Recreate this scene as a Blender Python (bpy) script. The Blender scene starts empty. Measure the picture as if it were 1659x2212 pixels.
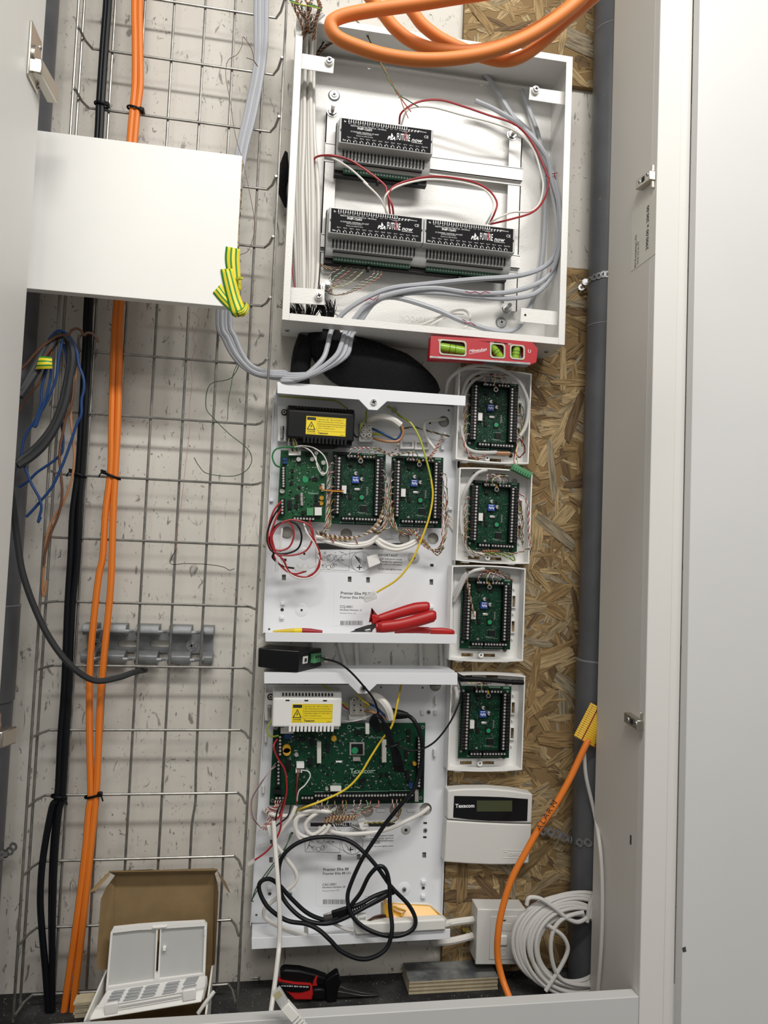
import bpy, math, random
from mathutils import Vector, Matrix
from mathutils.geometry import tessellate_polygon
random.seed(7)
sc = bpy.context.scene
col = sc.collection

# ------------------------------------------------------------------ camera
FPX, DIST = 1600.0, 1.40                     # focal length in pixels of the 1659x2212 frame, metres to the back wall
ya, pa, ra = (math.radians(a) for a in (9.4, 3.0, 2.32))
cf = Vector((math.sin(ya)*math.cos(pa), math.cos(ya)*math.cos(pa), math.sin(pa)))
cr0 = Vector((math.cos(ya), -math.sin(ya), 0)); cu0 = cr0.cross(cf)
cr = cr0*math.cos(ra) + cu0*math.sin(ra); cu = cu0*math.cos(ra) - cr0*math.sin(ra)
CAM = Vector((0, -DIST, 0))
cam = bpy.data.cameras.new('camera'); camo = bpy.data.objects.new('camera', cam); col.objects.link(camo)
cam.sensor_fit = 'VERTICAL'; cam.sensor_height = 36; cam.lens = 36*FPX/2212; cam.clip_start = .02
m3 = Matrix((cr, cu, -cf)).transposed()
camo.matrix_world = Matrix.Translation(CAM) @ m3.to_4x4()
sc.camera = camo

# ------------------------------------------------------------------ world, lights, exposure
sc.view_settings.view_transform = 'Standard'; sc.view_settings.look = 'None'
sc.view_settings.gamma = 1; sc.view_settings.use_curve_mapping = False
sc.view_settings.exposure = 0.12
w = bpy.data.worlds.new('world'); sc.world = w; w.use_nodes = True
w.node_tree.nodes['Background'].inputs[0].default_value = (1, .985, .96, 1)
w.node_tree.nodes['Background'].inputs[1].default_value = .26
def area(name, loc, aim, sx, sy, power, colr=(1, .97, .92)):
    l = bpy.data.lights.new(name, 'AREA'); l.shape = 'RECTANGLE'; l.size = sx; l.size_y = sy; l.energy = power; l.color = colr
    o = bpy.data.objects.new(name, l); col.objects.link(o); o.location = loc
    o.rotation_euler = (Vector(aim)-Vector(loc)).to_track_quat('-Z', 'Y').to_euler()
area('ceiling_light_strip', (.5, -1.65, 1.75), (.5, -.6, .1), 1.9, .18, 42)
area('far_fill_light', (.2, -3.2, 1.75), (.2, -2.0, -.4), 2.2, .6, 24)  # added far fill that evens out the light, not a known ceiling lamp

# ------------------------------------------------------------------ helpers
def ray(px, py): return cf + cr*((px-829.5)/FPX) - cu*((py-1106)/FPX)
def at(px, py, Y):
    d = ray(px, py); return CAM + d*((Y+DIST)/d.y)
def atx(px, py, X):
    d = ray(px, py); return CAM + d*(X/d.x)
def atz(px, py, Z):
    d = ray(px, py); return CAM + d*(Z/d.z)
class K:                                     # a measured crop of the photograph: crop coordinates -> world points
    def __init__(s, ox, oy, k): s.ox, s.oy, s.k = ox, oy, k
    def px(s, x, y): return s.ox+x/s.k, s.oy+y/s.k
    def p(s, x, y, Y): return at(*s.px(x, y), Y)
    lim = None                               # keep points left of this inner wall face
    def __call__(s, pts, Y=None):
        out = []
        for q in pts:
            p = at(*s.px(q[0], q[1]), q[2] if len(q) > 2 else Y)
            if K.lim and p.x > K.lim: p = atx(*s.px(q[0], q[1]), K.lim)
            out.append(p)
        return out
PX = K(0, 0, 1)
A = K(600, 0, 2.37); B = K(600, 380, 2.37); C3 = K(0, 0, 2.676); C4 = K(0, 640, 2.676); C5 = K(0, 1180, 2.676); C6 = K(0, 1700, 2.676)
E1 = K(560, 800, 3.607); E2 = K(540, 1150, 3.456); E3 = K(520, 1440, 3.318); E4 = K(520, 1720, 3.318); E5 = K(560, 1950, 2.183)
X6 = K(960, 780, 4.608); X7 = K(950, 1210, 4.484); X8 = K(940, 1680, 4.366); R1 = K(1200, 0, 3.16); R2 = K(1200, 1400, 2.723)
L1 = K(20, 690, 6.914); M1 = K(700, 240, 6.381); TL = K(620, 0, 9.217); CB = K(180, 1860, 4.366); PL = K(580, 1970, 5.925)
V = Vector
def wloc(o):
    v = Vector((0, 0, 0))
    while o is not None: v += o.location; o = o.parent
    return v
def smoothpath(pts, n=5):
    pts = [Vector(p) for p in pts]
    if len(pts) < 3:
        return [pts[0].lerp(pts[-1], i/3) for i in range(4)]
    out = []
    for i in range(len(pts)-1):
        p0 = pts[i-1] if i else pts[0]*2-pts[1]
        p1, p2 = pts[i], pts[i+1]
        p3 = pts[i+2] if i+2 < len(pts) else p2*2-p1
        for k in range(n):
            t = k/n
            out.append(.5*((2*p1)+(p2-p0)*t+(2*p0-5*p1+4*p2-p3)*t*t+(3*p1-p0-3*p2+p3)*t**3))
    out.append(pts[-1]); return out
class MB:
    def __init__(s): s.v = []; s.f = []
    def add(s, vs, fs):
        b = len(s.v); s.v += [Vector(v) for v in vs]; s.f += [tuple(b+i for i in f) for f in fs]; return s
    def hexa(s, a):                          # eight corners: 4 of one face, then the 4 opposite
        return s.add(a, [(0,3,2,1),(4,5,6,7),(0,1,5,4),(1,2,6,5),(2,3,7,6),(3,0,4,7)])
    def box(s, x0, x1, y0, y1, z0, z1):
        return s.hexa([(x0,y0,z0),(x1,y0,z0),(x1,y1,z0),(x0,y1,z0),(x0,y0,z1),(x1,y0,z1),(x1,y1,z1),(x0,y1,z1)])
    def obox(s, c, a, b, d):                 # centre and three half vectors
        c, a, b, d = V(c), V(a), V(b), V(d)
        return s.hexa([c-a-b-d, c+a-b-d, c+a+b-d, c-a+b-d, c-a-b+d, c+a-b+d, c+a+b+d, c-a+b+d])
    def slab(s, q, Y0, Y1):                  # a quad in the XZ plane given by 4 points, from Y0 (front) to Y1
        return s.hexa([(p[0], Y0, p[2]) for p in q]+[(p[0], Y1, p[2]) for p in q])
    def prism(s, poly, d):
        n = len(poly); d = V(d); P = [V(p) for p in poly]
        s.add(P+[p+d for p in P], [tuple(range(n))[::-1], tuple(range(n, 2*n))]+[(i, (i+1) % n, n+(i+1) % n, n+i) for i in range(n)]); return s
    def cyl(s, p0, p1, r, n=12, r2=None):
        p0, p1 = V(p0), V(p1); r2 = r if r2 is None else r2
        d = (p1-p0).normalized(); a = d.orthogonal().normalized(); b = d.cross(a)
        vs = [p0+(a*math.cos(t)+b*math.sin(t))*r for t in (2*math.pi*i/n for i in range(n))]+[p1+(a*math.cos(t)+b*math.sin(t))*r2 for t in (2*math.pi*i/n for i in range(n))]
        return s.add(vs, [tuple(range(n))[::-1], tuple(range(n, 2*n))]+[(i, (i+1) % n, n+(i+1) % n, n+i) for i in range(n)])
    def tube(s, pts, r, n=7, flat=1.0, up=None):
        P = [V(p) for p in pts]; N = len(P); rs = r if isinstance(r, (list, tuple)) else [r]*N
        t0 = (P[1]-P[0]).normalized(); a = (up or t0.orthogonal()).normalized(); vs = []
        for i in range(N):
            t = (P[min(i+1, N-1)]-P[max(i-1, 0)])
            t = t.normalized() if t.length > 1e-9 else t0
            a = a-t*a.dot(t); a = a.normalized() if a.length > 1e-6 else t.orthogonal().normalized()
            b = t.cross(a)
            vs += [P[i]+(a*math.cos(q)+b*math.sin(q)*flat)*rs[i] for q in (2*math.pi*k/n for k in range(n))]
        fs = [(i*n+k, i*n+(k+1) % n, (i+1)*n+(k+1) % n, (i+1)*n+k) for i in range(N-1) for k in range(n)]
        fs += [tuple(range(n))[::-1], tuple(range((N-1)*n, N*n))]
        return s.add(vs, fs)
    def plate(s, outer, holes, Y0, Y1):      # flat sheet with real holes, points are (x,z); Y0 front
        loops = [list(outer)]+[list(h) for h in holes]
        flat = [p for l in loops for p in l]
        tris = tessellate_polygon([[V((p[0], p[1], 0)) for p in l] for l in loops])
        n = len(flat); vs = [(p[0], Y0, p[1]) for p in flat]+[(p[0], Y1, p[1]) for p in flat]
        fs = [tuple(t) for t in tris]+[tuple(i+n for i in t)[::-1] for t in tris]
        b = 0
        for l in loops:
            k = len(l); fs += [(b+i, b+(i+1) % k, n+b+(i+1) % k, n+b+i) for i in range(k)]; b += k
        return s.add(vs, fs)
    def ball(s, c, r, n=8, sc=(1, 1, 1)):
        c = V(c); vs = [c+V((0, 0, r*sc[2]))]; m = n//2
        for i in range(1, m):
            for k in range(n):
                th, ph = math.pi*i/m, 2*math.pi*k/n
                vs.append(c+V((r*sc[0]*math.sin(th)*math.cos(ph), r*sc[1]*math.sin(th)*math.sin(ph), r*sc[2]*math.cos(th))))
        vs.append(c-V((0, 0, r*sc[2]))); L = len(vs)-1
        fs = [(0, 1+k, 1+(k+1) % n) for k in range(n)]+[(L, L-n+(k+1) % n, L-n+k) for k in range(n)]
        fs += [(1+i*n+k, 1+(i+1)*n+k, 1+(i+1)*n+(k+1) % n, 1+i*n+(k+1) % n) for i in range(m-2) for k in range(n)]
        return s.add(vs, fs)
    def build(s, name, m, parent=None, smooth=True, bevel=0, seg=2, kind=None, label=None):
        base = wloc(parent)
        me = bpy.data.meshes.new(name)
        if parent is None and s.v:
            xs, ys, zs = zip(*s.v); base = V(((min(xs)+max(xs))/2, (min(ys)+max(ys))/2, min(zs)))
        me.from_pydata([v-base for v in s.v], [], s.f)
        mm = m if isinstance(m, bpy.types.Material) else M[m]
        me.materials.append(mm)
        import bmesh
        bm = bmesh.new(); bm.from_mesh(me); bmesh.ops.recalc_face_normals(bm, faces=bm.faces); bm.to_mesh(me); bm.free()
        if smooth:
            me.polygons.foreach_set('use_smooth', [True]*len(me.polygons)); me.set_sharp_from_angle(angle=math.radians(38))
        o = bpy.data.objects.new(name, me); col.objects.link(o)
        if parent is None: o.location = base
        else: o.parent = parent
        if bevel:
            b = o.modifiers.new('bevel', 'BEVEL'); b.width = bevel; b.segments = seg; b.limit_method = 'ANGLE'; b.angle_limit = math.radians(40)
        if kind: o['kind'] = kind
        if label: o['label'] = label
        return o
def tag(o, label, cat, group=None):
    o['label'] = label; o['category'] = cat
    if group: o['group'] = group
    return o
def struct(o): o['kind'] = 'structure'; return o
def thing(name, label, cat, loc=(0, 0, 0), group=None):
    o = bpy.data.objects.new(name, None); col.objects.link(o); o.location = loc; o.empty_display_size = .02
    return tag(o, label, cat, group)
def copy_tree(o, parent=None):
    c = o.copy(); col.objects.link(c); c.parent = parent
    for ch in list(o.children): copy_tree(ch, c)
    return c
def ell(cx, cz, rx, rz=None, n=20):
    rz = rz or rx; return [(cx+rx*math.cos(2*math.pi*i/n), cz+rz*math.sin(2*math.pi*i/n)) for i in range(n)]
def rect(x0, x1, z0, z1): return [(x0, z0), (x1, z0), (x1, z1), (x0, z1)]
def xz(c, x, y, Y): p = c.p(x, y, Y); return (p.x, p.z)
def textmesh(mb, s, size, origin, ux=(1, 0, 0), uz=(0, 0, 1), align='LEFT', bold=0.0, ext=0.0, xs=1.0, shear=0.0):
    """lettering as flat mesh: baseline at origin, reading along ux, up along uz"""
    cu_ = bpy.data.curves.new('t', 'FONT'); cu_.body = s; cu_.size = size; cu_.align_x = align; cu_.offset = bold*size; cu_.extrude = ext; cu_.shear = shear
    cu_.resolution_u = 2
    ob = bpy.data.objects.new('t', cu_); me = bpy.data.meshes.new_from_object(ob)
    ux, uz, o = V(ux).normalized(), V(uz).normalized(), V(origin); nn = ux.cross(uz)
    mb.add([o+ux*(v.co.x*xs)+uz*v.co.y+nn*v.co.z for v in me.vertices], [tuple(p.vertices) for p in me.polygons])
    bpy.data.objects.remove(ob); bpy.data.curves.remove(cu_); bpy.data.meshes.remove(me)
    return mb

# ------------------------------------------------------------------ materials
M = {}
def mat(name, c, rough=.5, metal=0.0, bump=0, bscale=300, var=0, vscale=20, c2=None, spec=.5, trans=0, alpha=1, stretch=None, coat=0):
    m = bpy.data.materials.new(name); m.use_nodes = True; nt = m.node_tree; b = nt.nodes['Principled BSDF']
    b.inputs['Base Color'].default_value = (*c, 1); b.inputs['Roughness'].default_value = rough; b.inputs['Metallic'].default_value = metal
    b.inputs['Specular IOR Level'].default_value = spec
    if trans: b.inputs['Transmission Weight'].default_value = trans
    if alpha < 1: b.inputs['Alpha'].default_value = alpha
    if coat: b.inputs['Coat Weight'].default_value = coat
    m.diffuse_color = (*c, 1)
    tc = nt.nodes.new('ShaderNodeTexCoord'); mp = nt.nodes.new('ShaderNodeMapping'); nt.links.new(tc.outputs['Object'], mp.inputs[0])
    if stretch: mp.inputs['Scale'].default_value = stretch
    if var or c2:
        n = nt.nodes.new('ShaderNodeTexNoise'); n.inputs['Scale'].default_value = vscale; n.inputs['Detail'].default_value = 6; nt.links.new(mp.outputs[0], n.inputs[0])
        r = nt.nodes.new('ShaderNodeValToRGB'); nt.links.new(n.outputs[0], r.inputs[0])
        cc = c2 or tuple(max(0, x*(1-var)) for x in c)
        r.color_ramp.elements[0].position = .35; r.color_ramp.elements[0].color = (*cc, 1)
        r.color_ramp.elements[1].position = .65; r.color_ramp.elements[1].color = (*c, 1)
        nt.links.new(r.outputs[0], b.inputs['Base Color'])
    if bump:
        n2 = nt.nodes.new('ShaderNodeTexNoise'); n2.inputs['Scale'].default_value = bscale; n2.inputs['Detail'].default_value = 2; nt.links.new(mp.outputs[0], n2.inputs[0])
        bp = nt.nodes.new('ShaderNodeBump'); bp.inputs['Strength'].default_value = bump; bp.inputs['Distance'].default_value = .001
        nt.links.new(n2.outputs[0], bp.inputs['Height']); nt.links.new(bp.outputs[0], b.inputs['Normal'])
    M[name] = m; return m
mat('powder_white', (.74, .735, .71), .32, bump=.35, bscale=420)
mat('enamel_white', (.80, .82, .85), .35)
mat('plastic_white', (.80, .795, .775), .4)
mat('plastic_cream', (.74, .735, .70), .45)
mat('plastic_old', (.66, .655, .63), .42, spec=.4)
mat('melamine', (.80, .80, .775), .45, var=.03, vscale=6)
mat('laminate_grey', (.64, .64, .635), .42, var=.02, vscale=6)
mat('laminate_rail', (.56, .56, .555), .42, var=.02, vscale=6)
mat('panel_inner', (.62, .60, .565), .5)
mat('melamine_edge', (.68, .67, .645), .5)
mat('chipboard_raw', (.50, .42, .30), .9, var=.5, vscale=400)
mat('pipe_grey', (.07, .073, .08), .42)
mat('pipe_coupling', (.095, .098, .105), .4, var=.2, vscale=18)
mat('pvc_edge', (.22, .22, .23), .5)
mat('steel_wire', (.33, .322, .30), .38, metal=.75, var=.3, vscale=60)
mat('steel', (.62, .61, .58), .28, metal=1)
mat('nickel', (.55, .52, .46), .3, metal=1)
mat('galv_dark', (.30, .315, .325), .5, metal=.4, var=.3, vscale=45)
mat('galv', (.45, .46, .47), .4, metal=.8, var=.3, vscale=90)
mat('chain_grey', (.24, .24, .245), .5, metal=.3, var=.4, vscale=150)
mat('room_floor', (.16, .15, .14), .7, var=.2, vscale=30)
mat('hole_dark', (.012, .012, .012), .8)
mat('cable_black', (.006, .007, .009), .42, spec=.2)
mat('cable_orange', (.74, .19, .018), .5)
mat('cable_orange_soft', (.78, .23, .045), .55)
mat('cable_grey', (.40, .415, .45), .45)
mat('cable_grey_dark', (.035, .036, .038), .55, spec=.25)
mat('cable_white', (.72, .70, .66), .45)
mat('cable_white_old', (.56, .55, .53), .45)
mat('tie_black', (.005, .005, .006), .45, spec=.15)
mat('wire_blue', (.016, .050, .16), .45, spec=.25)
mat('wire_brown', (.11, .045, .022), .45)
mat('wire_copper', (.35, .17, .08), .4)
mat('wire_red', (.33, .015, .02), .4)
mat('wire_black', (.007, .007, .007), .45, spec=.2)
mat('wire_white', (.72, .70, .66), .45)
mat('wire_green', (.02, .17, .05), .45)
mat('wire_green_dark', (.05, .10, .05), .5)
mat('wire_yellow', (.72, .52, .03), .4)
mat('wire_earth', (.38, .42, .05), .45)
mat('wire_pink', (.45, .22, .20), .5)
mat('wire_cream', (.55, .47, .33), .5)
mat('pcb_green', (.004, .045, .021), .4, var=.25, vscale=160, spec=.25)
mat('pcb_green_light', (.012, .095, .035), .4, var=.35, vscale=120, spec=.3)
mat('pcb_print', (.30, .45, .36), .5)
mat('solder', (.38, .38, .36), .35, metal=.6)
mat('chip_black', (.008, .008, .009), .5, spec=.25)
mat('terminal_black', (.005, .005, .006), .5, spec=.2)
mat('terminal_dark', (.02, .016, .014), .5)
mat('terminal_green', (.07, .26, .11), .5)
mat('terminal_green_dark', (.012, .075, .04), .55)
mat('screw_bright', (.55, .55, .53), .3, metal=.5)
mat('dip_blue', (.02, .06, .30), .4)
mat('led_green', (.01, .27, .10), .5)
mat('cap_silver', (.62, .60, .57), .3, metal=.7)
mat('varistor', (.55, .30, .02), .45)
mat('module_grey', (.43, .44, .43), .5)
mat('label_black', (.010, .010, .012), .6, spec=.08)
mat('print_white', (.82, .82, .82), .6)
mat('print_grey', (.35, .35, .35), .6)
mat('print_black', (.015, .015, .015), .6)
mat('print_red', (.30, .01, .03), .6)
mat('print_dark', (.05, .05, .05), .6)
mat('label_yellow', (.85, .66, .02), .4)
mat('label_white', (.80, .815, .84), .45)
mat('sticker_cream', (.66, .645, .58), .5)
mat('psu_black', (.007, .007, .008), .45, spec=.22)
mat('box_black', (.006, .006, .007), .25, spec=.3)
mat('red_grip', (.45, .014, .014), .35)
mat('red_level', (.42, .012, .022), .4)
mat('tool_steel', (.10, .10, .10), .4, metal=.8)
mat('rubber_black', (.005, .005, .006), .45, spec=.2)
mat('vial', (.24, .42, .03), .15)
mat('vial_frame', (.45, .47, .38), .35)
mat('lcd', (.055, .065, .03), .35)
mat('keypad_black', (.007, .007, .009), .22, spec=.3)
mat('amber', (.80, .42, .03), .25)
mat('cardboard', (.245, .165, .075), .85, var=.12, vscale=40)
mat('cardboard_edge', (.16, .11, .06), .9)
mat('button_grey', (.33, .34, .35), .35)
mat('plastic_smoke', (.50, .50, .49), .3)
mat('ply_top', (.22, .225, .215), .85, c2=(.07, .075, .08), vscale=30)
mat('ply_light', (.52, .45, .31), .8, var=.15, vscale=60)
mat('ply_dark', (.30, .24, .15), .8, var=.15, vscale=60)
mat('nail_yellow', (.45, .38, .10), .4)
mat('collar_yellow', (.72, .45, .025), .5)
mat('clear_plastic', (.70, .70, .68), .3, alpha=.5)
mat('bag_clear', (.85, .85, .85), .15, alpha=.22)
mat('ivory_terminal', (.60, .59, .54), .45)
mat('green_led_cover', (.03, .12, .06), .4)

def stripes(name, c1, c2, scale, axis='X', width=.42, rough=.5):
    m = bpy.data.materials.new(name); m.use_nodes = True; nt = m.node_tree; b = nt.nodes['Principled BSDF']; b.inputs['Roughness'].default_value = rough
    tc = nt.nodes.new('ShaderNodeUVMap'); sp = nt.nodes.new('ShaderNodeSeparateXYZ'); nt.links.new(tc.outputs[0], sp.inputs[0])
    mu = nt.nodes.new('ShaderNodeMath'); mu.operation = 'MULTIPLY'; mu.inputs[1].default_value = scale; nt.links.new(sp.outputs[axis], mu.inputs[0])
    fr = nt.nodes.new('ShaderNodeMath'); fr.operation = 'FRACT'; nt.links.new(mu.outputs[0], fr.inputs[0])
    lt = nt.nodes.new('ShaderNodeMath'); lt.operation = 'LESS_THAN'; lt.inputs[1].default_value = width; nt.links.new(fr.outputs[0], lt.inputs[0])
    mx = nt.nodes.new('ShaderNodeMix'); mx.data_type = 'RGBA'; nt.links.new(lt.outputs[0], mx.inputs['Factor'])
    mx.inputs['A'].default_value = (*c1, 1); mx.inputs['B'].default_value = (*c2, 1); nt.links.new(mx.outputs['Result'], b.inputs['Base Color'])
    M[name] = m; return m
stripes('tape_stripe', (.82, .66, .03), (.03, .25, .025), 3, width=.40)

def wall_material():
    m = bpy.data.materials.new('wall_paint'); m.use_nodes = True; nt = m.node_tree; b = nt.nodes['Principled BSDF']; b.inputs['Roughness'].default_value = .6
    L = nt.links.new; N = nt.nodes.new
    tc = N('ShaderNodeTexCoord')
    def smear(sx, sz, scale, lo, hi, rot, dist=1.2):
        mp = N('ShaderNodeMapping'); mp.inputs['Scale'].default_value = (sx, 1, sz); mp.inputs['Rotation'].default_value = (0, rot, 0); L(tc.outputs['Object'], mp.inputs[0])
        n = N('ShaderNodeTexNoise'); n.inputs['Scale'].default_value = scale; n.inputs['Detail'].default_value = 3; n.inputs['Distortion'].default_value = dist; L(mp.outputs[0], n.inputs[0])
        r = N('ShaderNodeMapRange'); r.inputs[1].default_value = lo; r.inputs[2].default_value = hi; L(n.outputs[0], r.inputs[0]); return r.outputs[0]
    base = N('ShaderNodeMix'); base.data_type = 'RGBA'; L(smear(1, 1, 3, .35, .7, 0), base.inputs['Factor'])
    base.inputs['A'].default_value = (.60, .57, .515, 1); base.inputs['B'].default_value = (.70, .672, .615, 1)
    cur = base.outputs['Result']
    for sx, sz, scale, lo, hi, rot, c, k in ((1, .45, 46, .66, .72, .35, (.12, .11, .10), .75), (1, .30, 75, .67, .73, -.5, (.16, .15, .13), .7), (1, .9, 90, .70, .76, .9, (.10, .095, .09), .75), (1, .5, 150, .66, .71, .2, (.14, .13, .12), .8), (.6, 1, 9, .60, .8, .2, (.36, .34, .30), .5)):
        x = N('ShaderNodeMix'); x.data_type = 'RGBA'
        f = N('ShaderNodeMath'); f.operation = 'MULTIPLY'; f.inputs[1].default_value = k; L(smear(sx, sz, scale, lo, hi, rot), f.inputs[0])
        L(f.outputs[0], x.inputs['Factor']); L(cur, x.inputs['A']); x.inputs['B'].default_value = (*c, 1); cur = x.outputs['Result']
    L(cur, b.inputs['Base Color'])
    M['wall_paint'] = m
wall_material()

def speckled(name, base, c2, spot, scale, lo, rough=.8):
    m = bpy.data.materials.new(name); m.use_nodes = True; nt = m.node_tree; b = nt.nodes['Principled BSDF']; b.inputs['Roughness'].default_value = rough
    L = nt.links.new; N = nt.nodes.new; tc = N('ShaderNodeTexCoord')
    n = N('ShaderNodeTexNoise'); n.inputs['Scale'].default_value = 14; n.inputs['Detail'].default_value = 8; L(tc.outputs['Object'], n.inputs[0])
    r = N('ShaderNodeValToRGB'); r.color_ramp.elements[0].position = .4; r.color_ramp.elements[0].color = (*base, 1); r.color_ramp.elements[1].position = .68; r.color_ramp.elements[1].color = (*c2, 1); L(n.outputs[0], r.inputs[0])
    n2 = N('ShaderNodeTexNoise'); n2.inputs['Scale'].default_value = scale; n2.inputs['Detail'].default_value = 3; L(tc.outputs['Object'], n2.inputs[0])
    mr = N('ShaderNodeMapRange'); mr.inputs[1].default_value = lo; mr.inputs[2].default_value = lo+.06; L(n2.outputs[0], mr.inputs[0])
    x = N('ShaderNodeMix'); x.data_type = 'RGBA'; L(mr.outputs[0], x.inputs['Factor']); L(r.outputs[0], x.inputs['A']); x.inputs['B'].default_value = (*spot, 1)
    L(x.outputs['Result'], b.inputs['Base Color']); M[name] = m
speckled('floor_dust', (.008, .008, .009), (.05, .05, .048), (.30, .30, .28), 260, .66)
speckled('pipe_scuffed', (.080, .083, .092), (.105, .108, .118), (.30, .30, .30), 120, .73, .42)

def weave():
    m = bpy.data.materials.new('braid_black'); m.use_nodes = True; nt = m.node_tree; b = nt.nodes['Principled BSDF']
    b.inputs['Base Color'].default_value = (.006, .006, .007, 1); b.inputs['Roughness'].default_value = .55; b.inputs['Specular IOR Level'].default_value = .2
    tc = nt.nodes.new('ShaderNodeTexCoord'); cur = None
    for rot in (.6, -.9):
        mp = nt.nodes.new('ShaderNodeMapping'); mp.inputs['Rotation'].default_value = (0, rot, 0); nt.links.new(tc.outputs['Object'], mp.inputs[0])
        wv = nt.nodes.new('ShaderNodeTexWave'); wv.inputs['Scale'].default_value = 110; wv.inputs['Distortion'].default_value = 1; nt.links.new(mp.outputs[0], wv.inputs[0])
        if cur is None: cur = wv.outputs['Fac']
        else:
            mx = nt.nodes.new('ShaderNodeMath'); mx.operation = 'MULTIPLY'; nt.links.new(cur, mx.inputs[0]); nt.links.new(wv.outputs['Fac'], mx.inputs[1]); cur = mx.outputs[0]
    bp = nt.nodes.new('ShaderNodeBump'); bp.inputs['Strength'].default_value = .9; bp.inputs['Distance'].default_value = .002; nt.links.new(cur, bp.inputs['Height']); nt.links.new(bp.outputs[0], b.inputs['Normal'])
    M['braid_black'] = m
weave()
def osb_materials():
    for i, c in enumerate([(.42, .29, .14), (.35, .23, .105), (.50, .365, .19), (.27, .18, .085), (.18, .115, .06), (.40, .305, .175), (.34, .28, .19)]):
        m = bpy.data.materials.new('osb_%d' % i); m.use_nodes = True; nt = m.node_tree; b = nt.nodes['Principled BSDF']; b.inputs['Roughness'].default_value = .75; b.inputs['Specular IOR Level'].default_value = .2
        L = nt.links.new; N = nt.nodes.new; uv = N('ShaderNodeUVMap'); mp = N('ShaderNodeMapping'); mp.inputs['Scale'].default_value = (26, 330, 1); L(uv.outputs[0], mp.inputs[0])
        n = N('ShaderNodeTexNoise'); n.inputs['Scale'].default_value = 1; n.inputs['Detail'].default_value = 5; n.inputs['Distortion'].default_value = .6; L(mp.outputs[0], n.inputs[0])
        r = N('ShaderNodeValToRGB'); L(n.outputs[0], r.inputs[0]); r.color_ramp.elements[0].position = .36; r.color_ramp.elements[0].color = (*[x*.42 for x in c], 1); r.color_ramp.elements[1].position = .60; r.color_ramp.elements[1].color = (*c, 1)
        L(r.outputs[0], b.inputs['Base Color']); bp = N('ShaderNodeBump'); bp.inputs['Strength'].default_value = .3; bp.inputs['Distance'].default_value = .0006; L(n.outputs[0], bp.inputs['Height']); L(bp.outputs[0], b.inputs['Normal']); M['osb_%d' % i] = m
osb_materials()

def cable(name, label, cat, pts, r, m, group=None, n=5, sides=8, parent=None, flat=1.0, up=None):
    o = MB().tube(smoothpath(pts, n), r, sides, flat, up).build(name, m, parent)
    if parent is None: tag(o, label, cat, group)
    return o
def resample(P, step):
    out = [P[0].copy()]; acc = 0
    for a, b in zip(P, P[1:]):
        L = (b-a).length; t = step-acc
        while t <= L:
            out.append(a.lerp(b, t/L)); t += step
        acc = (acc+L) % step
    return out
def twist(name, label, pts, mats, r=.00055, amp=.0008, pitch=.009, group=None, phase=0, cat='wire'):
    P = smoothpath(pts, 6); P = resample(P, pitch/6)
    if len(P) < 3: return
    root = thing(name, label, cat, P[0], group)
    k = len(mats); a = (P[1]-P[0]).orthogonal().normalized(); paths = [[] for _ in mats]
    for i, p in enumerate(P):
        t = (P[min(i+1, len(P)-1)]-P[max(i-1, 0)]).normalized(); a = (a-t*a.dot(t)).normalized(); b = t.cross(a)
        for j in range(k):
            q = 2*math.pi*(i/6+j/k)+phase; paths[j].append(p+(a*math.cos(q)+b*math.sin(q))*amp)
    for j in range(k): MB().tube(paths[j], r, 5).build('strand', mats[j], root)
    return root
def screw(parent, p, r=.004, h=.003, name='screw', m='screw_bright', cross=True, d=(0, -1, 0)):
    p = V(p); d = V(d).normalized()
    s = MB().cyl(p, p+d*h, r, 14, r*.86).build(name, m, parent)
    if cross:
        a = d.orthogonal().normalized(); a = V((1, 0, .35)).normalized() if abs(d.y) > .9 else a; b = d.cross(a); c = p+d*(h+.0001)
        MB().obox(c, a*r*.6, b*r*.16, d*.0002).obox(c, a*r*.16, b*r*.6, d*.0002).build('cross_slot', 'hole_dark', s)
    return s
# ================================================================== setting
ZF = -.787                                   # cupboard floor
YB = -.115                                   # back edge of the right side panel, standing off the wall in front of the pipe
XP = (at(1328, 0, YB).x+at(1293, 1400, YB).x)/2              # its inner face
YFr = (atx(1427, 0, XP).y+atx(1398, 1400, XP).y)/2           # its front edge
ZT = 1.55
struct(MB().box(-.62, 1.0, 0, .06, ZF-.05, ZT).build('wall_back', 'wall_paint'))
struct(MB().box(-3, 3, -5, YFr+.02, ZF-.16, ZF-.12).build('floor', 'room_floor'))
struct(MB().box(-.62, .66, YFr, 0, ZF-.03, ZF).build('floor', 'floor_dust'))
struct(MB().box(XP, XP+.018, YFr+.018, YB, ZF, ZT).build('wall_right', 'panel_inner', bevel=.0006))
wr = bpy.data.objects['wall_right']
struct(MB().box(-.60, -.582, YFr, -.01, ZF, ZT).build('wall_left', 'melamine'))
def xat(px, py, Y): return at(px, py, Y).x
xa = (xat(1427, 0, YFr)+xat(1398, 1400, YFr))/2; xb = (xat(1478, 0, YFr)+xat(1448, 1400, YFr))/2
xc = (xat(1497, 0, YFr)+xat(1476, 1400, YFr))/2; xd = (xat(1511.7, 0, YFr-.015)+xat(1485.7, 1400, YFr-.015))/2
struct(MB().box(XP, xb, YFr, YFr+.018, ZF-.12, ZT).build('trim_1', 'melamine_edge', bevel=.0012))
struct(MB().box(xb+.0004, xc, YFr+.004, YFr+.02, ZF-.12, ZT).build('trim_2', 'melamine_edge', bevel=.0008))
struct(MB().box(xc+.0005, xd, YFr+.016, YFr+.03, ZF-.12, ZT).build('gap_shade', 'pvc_edge'))  # dark strip in place of the shadow line in the gap by the door
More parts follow.
